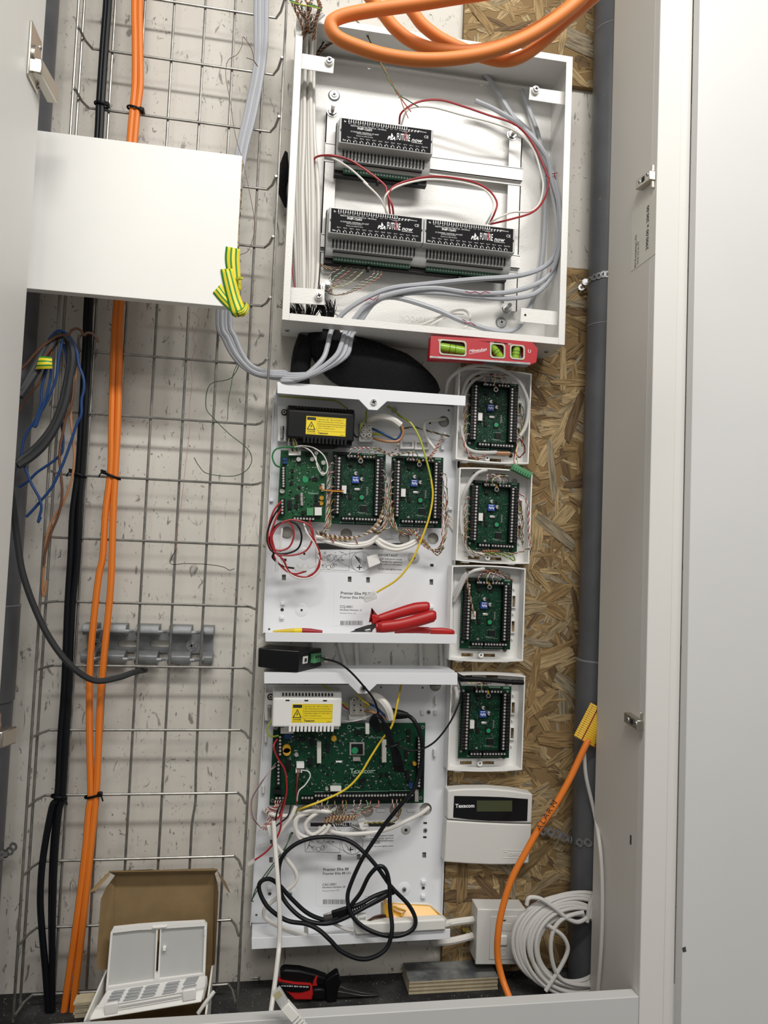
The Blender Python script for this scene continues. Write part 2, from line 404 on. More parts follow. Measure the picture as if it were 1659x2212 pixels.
door2 = struct(MB().box(xd, xd+.62, YFr-.015, YFr+.004, ZF-.12, ZT).build('door_2', 'laminate_grey', bevel=.001))
# chipped edge of the closed door
MB().slab(R2([(745, 1765), (765, 1755), (770, 1785), (750, 1790)], YFr-.0153), YFr-.0153, YFr-.0145).build('chip', 'print_dark', door2)
# bottom rail
zr = at(580, 2203, YFr).z
struct(MB().box(-.60, XP-.0005, YFr, YFr+.022, ZF-.12, zr).build('trim_4', 'laminate_rail', bevel=.0012))
# left open door: face towards the camera, hinge edge at the cupboard front
XD = (xat(99, 0, YFr)+xat(40, 900, YFr)+xat(0, 1516, YFr))/3
door1 = struct(MB().box(XD-.018, XD, -.86, YFr, ZF-.1, ZT).build('door_1', 'melamine', bevel=.001))
def hinge_left(c, plate, arm0, arm1):
    q = [atx(*c.px(*p), XD) for p in plate]
    ys = [p.y for p in q]; zs = [p.z for p in q]; y0, y1, z0, z1 = min(ys), max(ys), min(zs), max(zs)
    h = MB().box(XD, XD+.004, y0, y1, z0, z1).build('hinge', 'nickel', door1, bevel=.0015)
    MB().cyl((XD+.004, (y0+y1)/2, (z0+z1)/2), (XD+.007, (y0+y1)/2, (z0+z1)/2), (y1-y0)*.35, 16).build('hinge_cup', 'nickel', h)
    za = (z0*.72+z1*.28)
    MB().hexa([(XD+.002, y0+.01, za-.011), (XD+.016, y0+.012, za-.011), (XD+.022, YFr+.012, za-.015), (XD+.006, YFr+.012, za-.015),
               (XD+.002, y0+.01, za+.011), (XD+.016, y0+.012, za+.011), (XD+.022, YFr+.012, za+.009), (XD+.006, YFr+.012, za+.009)]).build('hinge_arm', 'nickel', h, bevel=.002)
    for dz in (.012, -.006): screw(h, (XD+.004, y1-.008, z1-.014+dz*0-(0 if dz > 0 else (z1-z0)*.75)), .004, .0015, d=(1, 0, 0))
hinge_left(C3, [(165, 200), (215, 215), (185, 500), (210, 500)], 0, 0)
hinge_left(C5, [(-70, 1000), (-20, 1040), (-70, 1130), (-20, 1140)], 0, 0)
def hinge_right(c, pts, dz):
    q = [atx(*c.px(*p), XP) for p in pts]; yb = max(p.y for p in q); z = sum(p.z for p in q)/len(q)
    h = MB().hexa([(XP, YFr+.004, z-.008), (XP-.012, YFr+.004, z-.008), (XP-.012, yb, z-.008+dz), (XP, yb, z-.008+dz),
                   (XP, YFr+.004, z+.008), (XP-.012, YFr+.004, z+.008), (XP-.012, yb, z+.008+dz), (XP, yb, z+.008+dz)]).build('hinge', 'nickel', wr, bevel=.0012)
    MB().box(XP-.0127, XP-.0118, yb-.030, yb-.022, z+dz*.6-.004, z+dz*.6+.004).build('slot', 'hole_dark', h)
    for t in (.014, .040): screw(h, (XP-.012, yb-t, z+dz*.8), .0035, .0012, d=(-1, 0, 0))
    MB().box(XP-.006, XP, yb-.040, YFr+.006, z-.02, z+.02).build('mounting_plate', 'nickel', h, bevel=.001)
hinge_right(R1, [(590, 1255), (590, 1320)], .004)
hinge_right(R2, [(442, 385), (442, 455)], .004)
sq = [atx(*R1.px(*p), XP) for p in ((527, 1420), (690, 1335), (683, 1735), (527, 1845))]
ys, zs = [p.y for p in sq], [p.z for p in sq]
st = MB().box(XP-.0006, XP, min(ys), max(ys), (zs[2]+zs[3])/2, (zs[0]+zs[1])/2).build('paper_sticker', 'sticker_cream', wr, label='cream size sticker with printed dimensions')
def panel_text(s, x, y0, y1, bold=.0):
    p, q = atx(*R1.px(x, y0), XP-.0009), atx(*R1.px(x, y1), XP-.0009)
    mb = MB(); textmesh(mb, s, .01, (0, 0, 0)); w = max(v.x for v in mb.v)-min(v.x for v in mb.v); L = (q.z-p.z)
    return textmesh(MB(), s, .01*L/w, p, (0, 0, 1), (0, 1, 0), bold=bold)
mb = MB()
for s, x, y0, y1, b in (('PH Furnishing LTD', 549, 1822, 1605, .01), ('TFA 23-6-23', 566, 1802, 1650, 0), ('2900.00 x 200.00', 632, 1700, 1404, .025)):
    t = panel_text(s, x, y0, y1, b); mb.add(t.v, t.f)
mb.build('sticker_print', 'print_dark', st)
q = atx(*R2.px(442, 1125), XP)
MB().box(XP-.0004, XP+.001, q.y-.003, q.y+.002, q.z-.008, q.z+.007).build('paint_chip', 'print_dark', wr)

# ------------------------------------------------------------------ OSB boards
YO = -.012
def osb(name, label, x0, x1, z0, z1, nbig, nsmall, seed):
    rnd = random.Random(seed)
    root = thing(name, label, 'board', ((x0+x1)/2, YO/2, z0))
    MB().box(x0, x1, YO, -.0005, z0, z1).build('core', 'osb_1', root)
    def flake(L, Wd):                        # outline of one strand with grain coordinates along and across it
        a = rnd.choice([rnd.gauss(0, .35), rnd.uniform(-1.6, 1.6), rnd.uniform(-1.6, 1.6)]); cx, cz = rnd.uniform(x0, x1), rnd.uniform(z0, z1)
        u = (math.cos(a), math.sin(a)); P = []; U = []; o = rnd.uniform(0, 50)
        for s, t in ((-1, -.7), (-.3, -1), (.5, -.9), (1, -.75), (1.08, .2), (.8, .85), (.1, 1), (-.6, .9), (-1.04, .5)):
            s *= L*rnd.uniform(.85, 1.1); t *= Wd*rnd.uniform(.75, 1.15)
            P.append((min(max(cx+u[0]*s-u[1]*t, x0), x1), min(max(cz+u[1]*s+u[0]*t, z0), z1))); U.append((s+o, t+o))
        return P, U
    def make(nm, flakes, cols, ys, kind=None):
        vs, fs, us, mi = [], [], [], []; k = 9
        for (P, U), c, y in zip(flakes, cols, ys):
            b = len(vs); vs += [(p[0], y, p[1]) for p in P]+[(p[0], y+.0012, p[1]) for p in P]; us += U+U
            fs += [tuple(b+i for i in range(k))]+[(b+i, b+k+i, b+k+(i+1) % k, b+(i+1) % k) for i in range(k)]; mi += [c]*(k+1)
        me = bpy.data.meshes.new(nm); me.from_pydata([V(v)-root.location for v in vs], [], fs)
        used = sorted(set(mi)); [me.materials.append(M['osb_%d' % c]) for c in used]; me.polygons.foreach_set('material_index', [used.index(c) for c in mi])
        uv = me.uv_layers.new(name='UVMap')
        for l in me.loops: uv.data[l.index].uv = us[l.vertex_index]
        o = bpy.data.objects.new(nm, me); col.objects.link(o); o.parent = root
        if kind: o['kind'] = kind
    pal = (0, 0, 1, 1, 2, 2, 3, 3, 4, 5, 5, 6)
    make('small_strands', [flake(rnd.uniform(.014, .045), rnd.uniform(.003, .010)) for i in range(nsmall)], [rnd.choice(pal) for i in range(nsmall)], [YO-.0002-.0011*i/nsmall for i in range(nsmall)], 'stuff')
    for i in range(nbig): make('strand', [flake(rnd.uniform(.024, .062), rnd.uniform(.005, .016))], [rnd.choice(pal)], [YO-.0013-.0010*i/nbig])
    return root
xo = (at(990, 790, YO).x+at(964, 2080, YO).x)/2
osb('osb_board', 'tall brown strand board behind the four expander boxes', xo, .80, ZF, at(1250, 580, YO).z, 230, 1500, 3)
osb('osb_board', 'small piece of strand board above the big open box', at(1002, 60, YO).x, .85, at(1230, 183, YO).z, ZT, 60, 420, 5)

# ------------------------------------------------------------------ pipes
rp = .038; pyc = -.0570
_d = ray(1267, 700); _d = V((_d.x, _d.y, 0)).normalized(); pxc = ((pyc+DIST)*_d.x + rp)/_d.y - 0     # left silhouette of the pipe
root = thing('soil_pipe', 'dark grey vertical plastic pipe beside the strand board', 'pipe', (pxc, pyc, ZF))
zj = at(1250, 1428, -.08).z
MB().cyl((pxc, pyc, zj), (pxc, pyc, ZT), rp, 40).build('pipe_upper', 'pipe_scuffed', root)
MB().cyl((pxc, pyc, ZF), (pxc, pyc, zj), rp+.0028, 40).build('pipe_socket', 'pipe_scuffed', root)
MB().cyl((pxc, pyc, zj-.002), (pxc, pyc, zj+.0012), rp+.0032, 40).build('socket_rim', 'pvc_edge', root)
for py, dr in ((47, .0006), (697, .0006)):
    z = at(1290, py, -.08).z; MB().cyl((pxc, pyc, z-.0008), (pxc, pyc, z+.0008), rp+dr, 40).build('joint_line', 'pvc_edge', root)
rl = .045; lxc = at(70, 900, -.06).x-rl; lyc = -.060
root = thing('soil_pipe', 'dark grey vertical plastic pipe behind the left open door', 'pipe', (lxc, lyc, ZF))
z1, z2 = at(40, 1312, -.10).z, at(40, 1390, -.10).z
MB().cyl((lxc, lyc, ZF), (lxc, lyc, ZT), rl-.002, 40).build('pipe_length', 'pipe_scuffed', root)
MB().cyl((lxc, lyc, z2-.10), (lxc, lyc, z1), rl, 40).build('pipe_socket', 'pipe_coupling', root)
MB().cyl((lxc, lyc, z1-.001), (lxc, lyc, z1+.001), rl+.0006, 40).build('socket_rim', 'pvc_edge', root)
def strap(label, pts, nrm, m='chain_grey', ro=.0075):
    root = thing('perforated_strap', label, 'strap', pts[0])
    for i, (p, n) in enumerate(zip(pts, nrm)):
        p, n = V(p), V(n).normalized()
        d = (V(pts[min(i+1, len(pts)-1)])-V(pts[max(i-1, 0)])); d = (d-n*d.dot(n)).normalized(); t = n.cross(d)
        k = 12; vs = []; fs = []
        for h in (0, .0012):
            for r in (ro, ro*.42):
                vs += [p+n*h+(d*math.cos(2*math.pi*j/k)+t*math.sin(2*math.pi*j/k))*r for j in range(k)]
        for j in range(k):
            j2 = (j+1) % k
            fs += [(j, j2, k+j2, k+j), (2*k+j, 3*k+j, 3*k+j2, 2*k+j2), (j, 2*k+j, 2*k+j2, j2), (k+j, k+j2, 3*k+j2, 3*k+j)]
        lk = MB().add(vs, fs)
        if i < len(pts)-1:
            q = V(pts[i+1]); mid = (p+q)/2+n*.0006; lk.obox(mid, d*max(.001, (q-p).length/2-ro*.8), t*ro*.5, n*.0006)
        lk.build('link', m, root)
    return root
def pipe_pt(px, py, R, cx, cy):              # hit of a pixel ray on a vertical cylinder
    d = ray(px, py); ox, oy = CAM.x-cx, CAM.y-cy
    a = d.x**2+d.y**2; b = 2*(ox*d.x+oy*d.y); c = ox*ox+oy*oy-R*R; D = b*b-4*a*c
    if D < 0: return None
    p = CAM+d*((-b-math.sqrt(D))/(2*a)); return p, V((p.x-cx, p.y-cy, 0))
def strap_px(label, crop, pts, m, R, cx=None, cy=None, ro=.0075):
    P, N = [], []
    for x, y in pts:
        h = pipe_pt(*crop.px(x, y), R, cx if cx is not None else pxc, cy if cy is not None else pyc)
        if h and crop.px(x, y)[0] > (0 if cx is not None else 1000): P.append(h[0]); N.append(h[1])
        else: P.append(crop.p(x, y, -.022 if not P else -.03)); N.append(V((-.3, -1, 0)))
    strap(label, P, N, m, ro)
strap_px('shiny perforated metal strap high up on the grey pipe', R1, [(178, 1962), (205, 1925), (235, 1910), (268, 1892), (298, 1882), (330, 1872), (356, 1872)], 'galv', rp+.0005, ro=.0068)
strap_px('dull grey perforated metal strap low on the grey pipe', X8, [(1020, 502), (1090, 510), (1155, 530), (1222, 560), (1285, 590), (1365, 612), (1445, 610)], 'chain_grey', rp+.0035, ro=.0082)
strap_px('grey perforated strap around the left pipe', C6, [(5, 395), (30, 385), (58, 370), (78, 345)], 'chain_grey', rl, lxc, lyc)

# ------------------------------------------------------------------ wire cable tray
YT, YS = -.050, -.104
XL = (at(192, 98, YT).x+at(89.7, 1718, YT).x)/2; XR = (at(594, 157, YT).x+at(520, 1713, YT).x)/2
XLf = (at(170, 53, YS).x+at(61.7, 1742, YS).x)/2; XRf = (at(611, 119, YS).x+at(528, 1736, YS).x)/2
rows = [(394, 128), (385, 254), (364, 773), (346, 904), (334, 1034), (330, 1169), (331, 1304), (323, 1439), (313, 1577), (305, 1716), (297, 1855), (289, 1996), (131, 2146)]
zr_ = [at(x, y, YT).z for x, y in rows]
dzr = (zr_[2]-zr_[12])/10
zs_ = [zr_[2]-i*dzr for i in range(-8, 11)]
tray = thing('cable_tray', 'galvanised wire mesh cable tray standing against the wall', 'cable tray', ((XL+XR)/2, YT, min(zs_)))
rw = .0023
for i, z in enumerate(zs_):
    k = i % 3
    pts = [(XLf, YS, z+.001*k), (XLf*.35+XL*.65, YS*.3+YT*.7-.004, z), (XL+.006, YT, z), (XL+.02, YT, z), (XL*.5+XR*.5, YT, z), (XR-.02, YT, z), (XR-.004, YT, z), (XRf*.4+XR*.6, YS*.35+YT*.65, z), (XRf, YS, z)]
    MB().tube(pts, rw, 8).build('cross_wire', 'steel_wire', tray)
zt, zb = ZT, min(zs_)-.012
for x, y, b in [(XLf-.0035, YS+.004, 0), ((XL+XLf)/2-.004, (YT+YS)/2+.004, 0), (XRf+.0035, YS+.004, 0)]+[(at(px, 767, YT).x, YT+.0045, px) for px in (136+65, 267, 332.6, 401.7, 467.9, 537)]:
    pts = [(x, y, zt), (x, y, .3), (x, y, -.2), (x, y, -.41), (x, y, -.45), (x, y, -.49), (x, y, -.55), (x, y, zb)]
    if b == 467.9: pts[4] = (x+.004, y, -.45); pts[3] = (x+.002, y, -.40)
    MB().tube(smoothpath(pts, 3), rw, 8).build('long_wire', 'steel_wire', tray)
# wall rail with clip hooks that the tray hangs on
Yr = -.040
q = C5([(470, 455), (1238, 460), (1225, 690), (465, 680)], Yr); rx0, rx1 = (q[0].x+q[3].x)/2, (q[1].x+q[2].x)/2
za, zb_, zc, zd = C5.p(850, 458, Yr).z, C5.p(850, 522, Yr).z, C5.p(850, 615, Yr).z, C5.p(850, 684, Yr).z
br = thing('mounting_rail', 'dull grey metal clip rail fixing the tray to the wall', 'bracket', ((rx0+rx1)/2, -.02, zd))
hol = []
for cx in (745, 930):
    x, z = xz(C5, cx, 563, -.006); hol.append([(x-.014+.005*math.cos(t), z+.006*math.sin(t)) for t in [math.pi/2+i*math.pi/6 for i in range(7)]]+[(x+.014+.005*math.cos(t), z+.006*math.sin(t)) for t in [-math.pi/2+i*math.pi/6 for i in range(7)]])
MB().plate(rect(rx0+.004, rx1-.002, zc-.004, zb_+.004), hol, -.008, -.004).build('channel_web', 'galv_dark', br)
for (zt_, zb2, sgn) in ((za, zb_, 1), (zc, zd, -1)):
    xs = [rx0]+[C5.p(x, 480, Yr).x for x in (560, 600, 727, 783, 917, 975, 1107, 1165)]+[rx1]
    for i in range(0, len(xs), 2):
        x0, x1 = xs[i], xs[i+1]
        MB().prism([(x0, -.004, zb2-.0 if sgn > 0 else zt_), (x0, Yr+.008, zb2 if sgn > 0 else zt_), (x0, Yr, (zb2 if sgn > 0 else zt_)+sgn*.006), (x0, Yr, (zt_ if sgn > 0 else zb2)-sgn*.008), (x0, Yr+.006, zt_ if sgn > 0 else zb2), (x0, -.004, zt_ if sgn > 0 else zb2)], (x1-x0, 0, 0)).build('ridge', 'galv_dark', br, bevel=.001)
        if i: MB().tube([(x0+.006, Yr-.001, (zt_+zb2)/2), (x0-.004, Yr-.003, (zt_+zb2)/2), (x0-.010, Yr-.013, (zt_+zb2)/2), (x0-.016, Yr-.013, (zt_+zb2)/2)], .0035, 6).build('hook', 'galv_dark', br)
for x, y in ((556, 563), (1108, 573)):
    p = C5.p(x, y, -.008); w_ = MB().cyl(p, p+V((0, -.002, 0)), .010, 18).build('washer', 'galv', br); screw(w_, p+V((0, -.002, 0)), .006, .003, m='galv')
# ================================================================== left side: tray cables, board, loose wires
YC = -.058
def ribbon(name, Lp, Rp, m, parent=None, thick=.0004):
    n = len(Lp); base = wloc(parent) if parent else sum((V(p) for p in Lp), V((0, 0, 0)))/n
    me = bpy.data.meshes.new(name); me.from_pydata([V(p)-base for p in Lp]+[V(p)-base for p in Rp], [], [(i, i+1, n+i+1, n+i) for i in range(n-1)])
    uv = me.uv_layers.new(name='UVMap')
    for poly in me.polygons:
        for li in poly.loop_indices:
            vi = me.loops[li].vertex_index; uv.data[li].uv = (0 if vi < n else 1, (vi % n)/(n-1))
    me.materials.append(M[m]); me.polygons.foreach_set('use_smooth', [True]*len(me.polygons))
    o = bpy.data.objects.new(name, me); col.objects.link(o)
    if parent: o.parent = parent
    else: o.location = base
    s = o.modifiers.new('solid', 'SOLIDIFY'); s.thickness = thick
    return o
# black pair
kb = [(C3, [(652, -420), (632, -10), (612, 270), (590, 600), (580, 800)]), (C4, [(523, 40), (515, 250), (492, 700), (474, 1000)])]
def joinc(parts, Y): return [p for c, q in parts for p in c(q, Y)]
cable('black_cable', 'black cable in the tray, right of the black pair', 'cable', joinc(kb+[(C4, [(458, 1250), (450, 1498)]), (C5, [(420, 350), (398, 800), (382, 1100), (362, 1440)]), (C6, [(340, 150), (318, 400), (306, 700), (301, 1050), (302, 1390)])], YC-.001), .0052, 'cable_black')
cable('black_cable', 'black cable in the tray, left of the black pair', 'cable', joinc([(C3, [(635, -420), (615, -10), (594, 270), (572, 600), (562, 800)]), (C4, [(503, 40), (495, 250), (471, 700), (452, 1000), (420, 1250), (408, 1498)]), (C5, [(390, 350), (372, 800), (350, 1100), (332, 1440)]), (C6, [(300, 120), (250, 400), (233, 620), (240, 800), (262, 1050), (288, 1390)])], YC), .0055, 'cable_black')
cable('black_cable', 'thin black cable tucked behind the black pair', 'cable', joinc([(C3, [(642, -420), (622, -10), (605, 270), (580, 600), (570, 800)]), (C4, [(512, 40), (503, 250), (480, 700), (462, 1000), (436, 1250), (428, 1498)]), (C5, [(404, 350), (384, 800), (366, 1100), (346, 1440)]), (C6, [(322, 150), (300, 400), (292, 700), (296, 1050), (296, 1390)])], YC+.005), .0040, 'cable_black')
# orange pair
cable('orange_cable', 'orange cable in the tray, left of the orange pair', 'cable', joinc([(C3, [(799, -420), (779, -10), (781, 250), (780, 480), (768, 620), (750, 815)]), (C4, [(672, 60), (655, 400), (645, 750), (640, 1000), (610, 1250), (595, 1498)]), (C5, [(575, 150), (555, 300), (530, 550), (518, 750), (517, 1000), (521, 1250), (525, 1440)]), (C6, [(512, 150), (490, 400), (440, 800), (390, 1150), (358, 1390)])], YC), .0058, 'cable_orange')
cable('orange_cable', 'orange cable in the tray, right of the orange pair', 'cable', joinc([(C3, [(829, -420), (809, -10), (809, 250), (812, 480), (797, 620), (778, 815)]), (C4, [(697, 60), (690, 400), (680, 750), (668, 1000), (655, 1250), (648, 1498)]), (C5, [(642, 200), (630, 350), (600, 650), (580, 900), (568, 1200), (556, 1440)]), (C6, [(546, 150), (530, 300), (500, 600), (455, 1000), (430, 1200), (413, 1390)])], YC-.001), .0058, 'cable_orange')
# cable ties
def tie(label, c, x, y, w, Y=YC, tilt=.15, tail=1):
    p = c.p(x, y, Y); root = thing('cable_tie', label, 'cable tie', p); d = .0085
    loop = [p+V((w*math.cos(t), d*math.sin(t), -tilt*w*math.cos(t))) for t in (2*math.pi*i/22 for i in range(23))]
    MB().tube(loop, .0022, 6, .45, V((0, 0, 1))).build('band', 'tie_black', root)
    h = p+V((w*.85*tail, -d*.8, -tilt*w*tail)); MB().obox(h, (.0040, 0, -.001), (0, .0030, 0), (0, 0, .0036)).build('head', 'tie_black', root, bevel=.0008)
    MB().tube([h, h+V((.004*tail, -.004, -.004)), h+V((.006*tail, -.004, -.010))], .0015, 6, .4).build('tail', 'tie_black', root)
tie('black cable tie around the black cables near the top', C3, 588, 605, .0125)
tie('black cable tie around the orange pair near the top', C3, 783, 632, .0145, tilt=.2)
tie('black cable tie around the black cables halfway down', C4, 455, 1030, .0125, tilt=.35, tail=-1)
tie('black cable tie around the orange pair halfway down', C4, 645, 1038, .0150, tilt=.35, tail=-1)
tie('black cable tie around the black cables near the cardboard box', C5, 340, 1445, .0125, tilt=.1)
tie('black cable tie around the orange pair above the cardboard box', C5, 540, 1440, .0140, tilt=-.25)

# grey bundle running down the tray, under the big box and up into it
YG = -.062
dn = [[(C3, [(1502, -420), (1482, -10), (1482, 200), (1478, 380), (1425, 650), (1370, 900), (1340, 1200)]), (C4, [(1262, 105), (1300, 250), (1370, 370), (1480, 450), (1640, 478, -.075)])],
      [(C3, [(1522, -420), (1502, -10), (1500, 200), (1492, 380), (1440, 650), (1385, 900), (1352, 1200)]), (C4, [(1282, 105), (1320, 250), (1385, 365), (1490, 448), (1640, 464, -.082)])],
      [(C3, [(1542, -420), (1522, -10), (1520, 200), (1506, 380), (1458, 650), (1400, 900), (1365, 1200)]), (C4, [(1305, 105), (1335, 240), (1405, 372), (1500, 440), (1640, 452, -.078)])],
      [(C3, [(1560, -420), (1540, -10), (1538, 200), (1522, 380), (1474, 650), (1414, 900), (1378, 1200)]), (C4, [(1330, 105), (1360, 240), (1430, 380), (1520, 432), (1640, 440, -.070)])]]
up = [[(E1, [(180, 85, -.09), (330, 60, -.095)]), (B, [(225, 945, -.095), (255, 870, -.085), (268, 810, -.072), (305, 735, -.075), (400, 655, -.085), (560, 580, -.090), (750, 555, -.090), (1000, 530, -.088), (1250, 508, -.08), (1390, 445, -.07), (1435, 330, -.06), (1440, 150, -.055), (1405, 20, -.05)]), (A, [(1370, 790, -.05), (1250, 650, -.05), (1120, 565, -.05), (1010, 515, -.055)])],
      [(E1, [(200, 70, -.09), (380, 45, -.10)]), (B, [(290, 930, -.098), (330, 850, -.085), (345, 805, -.072), (390, 735, -.078), (470, 650, -.085), (620, 595, -.095), (800, 575, -.095), (1000, 600, -.09), (1200, 592, -.085), (1370, 525, -.07), (1440, 380, -.062), (1448, 180, -.05), (1418, 20, -.045)]), (A, [(1385, 850, -.045), (1300, 690, -.045), (1200, 590, -.04), (1100, 430, -.03), (1005, 325, -.03)])],
      [(E1, [(220, 55, -.09), (420, 30, -.10)]), (B, [(320, 930, -.09), (355, 850, -.08), (365, 805, -.066), (410, 735, -.072), (490, 640, -.078), (620, 605, -.085), (800, 598, -.09), (1000, 618, -.085), (1180, 628, -.08), (1330, 595, -.07), (1420, 470, -.06), (1430, 250, -.05), (1395, 20, -.04)]), (A, [(1355, 800, -.035), (1330, 680, -.035), (1285, 560, -.03), (1247, 460, -.035)])],
      [(E1, [(240, 35, -.085), (450, 15, -.095)]), (B, [(345, 925, -.085), (372, 850, -.075), (382, 810, -.062), (425, 740, -.07), (500, 645, -.075), (600, 622, -.085), (800, 680, -.092), (950, 745, -.092), (1130, 797, -.085), (1230, 775, -.075), (1300, 650, -.045), (1350, 450, -.035), (1368, 200, -.03), (1362, 20, -.028)]), (A, [(1362, 900, -.028), (1345, 800, -.025)])]]
ends = ['ending in mid box', 'passing behind the orange coil', 'ending below the right corner bracket', 'drooping lowest across the box floor']
K.lim = .535
for i in range(4):
    cable('grey_cable', 'grey cable looping from the tray into the open box, ' + ends[i], 'cable', joinc(dn[i], YG-.0025*(i % 2)) + joinc(up[i], YG), .0047, 'cable_grey')
K.lim = None
# red marker scribbles wrapped on them
for k, (c, pts) in enumerate([(B, [(445, 640, -.094), (470, 628, -.096), (490, 635, -.096), (520, 610, -.098), (505, 640, -.098)]), (B, [(960, 590, -.100), (985, 600, -.100), (1010, 592, -.100), (1035, 605, -.099), (1060, 592, -.098), (1088, 600, -.098)]), (B, [(945, 735, -.100), (965, 745, -.100), (955, 755, -.100), (990, 752, -.100), (1015, 768, -.099)]), (A, [(1405, 890, -.060), (1430, 885, -.060), (1415, 890, -.060), (1428, 935, -.060)]), (B, [(1395, 490, -.078), (1410, 460, -.076), (1400, 475, -.077)])]):
    tag(MB().tube(c(pts), .0008, 5).build('marker_scribble', 'print_red'), ['red marker scribble on the grey cables above the left notch', 'red marker scribble on a grey cable under the lower modules', 'red marker scribble on the drooping grey cable', 'red marker letters high on the right grey cables', 'small red marker tick at the right bend of a grey cable'][k], 'marking')

# white board propped across the tray
Yw = -.195
q = PX([(79, 285), (518, 332), (514, 655), (56, 633)], Yw)
wx1 = (q[1].x+q[2].x)/2; wz1 = (q[0].z+q[1].z)/2; wz0 = (q[2].z+q[3].z)/2
board = thing('white_board', 'blank white melamine offcut board across the cable tray', 'board', (wx1-.2, Yw, wz0))
MB().box(-.58, wx1-.0006, Yw, Yw+.018, wz0, wz1).build('panel', 'melamine', board, bevel=.0008)
rr = random.Random(4); mb = MB(); z = wz0
while z < wz1-.003:
    h = rr.uniform(.002, .006); mb.box(wx1-.0008, wx1+rr.uniform(-.0004, .0012), Yw+rr.uniform(-.0002, .001), Yw+.018, z, min(z+h, wz1)); z += h
mb.build('rough_edge', 'chipboard_raw', board, smooth=False)
def strip(label, Lc, Rc, Y=Yw-.0012):
    o = ribbon('tape_strip', smoothpath(C3(Lc, Y), 4), smoothpath(C3(Rc, Y), 4), 'tape_stripe'); tag(o, label, 'tape', 'green and yellow tape on the board corner'); return o
strip('green and yellow striped tape strip, uppermost on the board edge', [(1305, 1424), (1300, 1500), (1312, 1590), (1320, 1660)], [(1388, 1440), (1386, 1500), (1390, 1590), (1396, 1680)], Yw-.0010)
strip('short green and yellow tape strip running down to the left', [(1230, 1692), (1275, 1745), (1320, 1790), (1350, 1815)], [(1275, 1640), (1310, 1690), (1360, 1740), (1400, 1780)], Yw-.0016)
strip('longest green and yellow tape strip wrapping the board corner', [(1274, 1556), (1290, 1640), (1315, 1740), (1335, 1812, Yw-.003), (1360, 1835, Yw+.004)], [(1345, 1552), (1370, 1640), (1392, 1720), (1422, 1790, Yw-.004), (1415, 1828, Yw+.004)], Yw-.0026)
strip('crumpled end of green and yellow tape at the board corner', [(1370, 1800, -.200), (1400, 1785, -.206), (1420, 1752, -.203), (1402, 1745, -.199)], [(1385, 1832, -.200), (1425, 1815, -.206), (1440, 1765, -.203), (1418, 1757, -.199)])
strip('tiny curled flap of green and yellow tape at mid height', [(1362, 1608), (1385, 1600, -.203), (1408, 1603, -.207)], [(1366, 1624), (1388, 1620, -.203), (1402, 1618, -.207)])

# loose wires hung over the tray's left edge
YW = -.112
def lw(name, label, m, r, pts, Y=YW): return cable(name, label, 'wire', L1(pts, Y), r, m)
cable('flat_grey_cable', 'dark grey flat cable looped over the tray and down to the rail', 'cable', L1([(170, 1060, -.15), (300, 830, -.14), (430, 600, -.13), (560, 400, -.122), (700, 270, -.118), (800, 250, -.116), (880, 350, -.114), (905, 600, -.114), (850, 950, -.114), (770, 1300, -.115), (640, 1600, -.116), (450, 1850, -.118), (300, 1990, -.12), (110, 2150, -.13)], YW) + C4([(60, 1080, -.16), (75, 1200, -.15), (90, 1330, -.135)]) + C5([(105, 0, -.13), (130, 150, -.128), (190, 330, -.124), (280, 520, -.12), (400, 680, -.115), (540, 775, -.100), (680, 760, -.085), (770, 730, -.065), (840, 715, -.030)]), .0052, 'cable_grey_dark')
cable('flat_grey_cable', 'second dark grey cable lying along the flat one', 'cable', L1([(830, 250, -.118), (930, 380, -.117), (955, 600, -.118), (910, 900, -.118), (840, 1250, -.119), (700, 1600, -.121), (520, 1880, -.124), (330, 2060, -.128), (130, 2190, -.135)]), .0062, 'cable_grey_dark')
cable('flat_grey_cable', 'dark grey cable slanting behind the striped tape', 'cable', L1([(150, 1150, -.150), (300, 930, -.14), (430, 720, -.130), (560, 500, -.124), (680, 320, -.118)]), .0070, 'cable_grey_dark')
lw('blue_wire', 'blue wire arching over the tray and hanging longest', 'wire_blue', .0024, [(560, 480), (600, 300), (690, 195), (760, 170), (850, 210), (950, 330), (1010, 480), (1040, 680), (1110, 880), (1115, 1050), (1080, 1200), (1075, 1420), (1010, 1560), (930, 1800), (840, 2060), (770, 2230), (640, 2500), (480, 2700), (330, 2870), (250, 2950)], -.120)
lw('blue_wire', 'blue wire kinked left of the tray edge wire', 'wire_blue', .0022, [(800, 290), (770, 420), (740, 560), (715, 800), (660, 1000), (560, 1230), (440, 1430), (330, 1590), (240, 1740), (195, 1900), (185, 2100)], -.125)
lw('blue_wire', 'short blue wire ending in a fold beside the left pipe', 'wire_blue', .0022, [(560, 740), (520, 880), (480, 1060), (475, 1230), (440, 1370), (390, 1540), (370, 1590), (400, 1590), (450, 1440), (560, 1130), (620, 850), (625, 730)], -.128)
lw('blue_wire', 'blue wire curving back under the flat grey cable', 'wire_blue', .0022, [(820, 370), (850, 560), (870, 800), (800, 1250), (780, 1500), (800, 1700), (805, 1850), (780, 2000), (640, 2130), (420, 2280), (300, 2400), (190, 2480), (140, 2500)], -.110)
lw('blue_wire', 'blue wire crossing in front of the left pipe low down', 'wire_blue', .0022, [(210, 2150), (330, 2450), (440, 2650), (480, 2800), (450, 2950), (430, 3030), (470, 2950)], -.128)
lw('brown_wire', 'brown wire curling right across the black cables', 'wire_brown', .0022, [(720, 260), (800, 235), (880, 240), (930, 165), (1000, 135), (1070, 165), (1115, 235), (1160, 205), (1230, 210), (1290, 260), (1330, 340)], -.122)
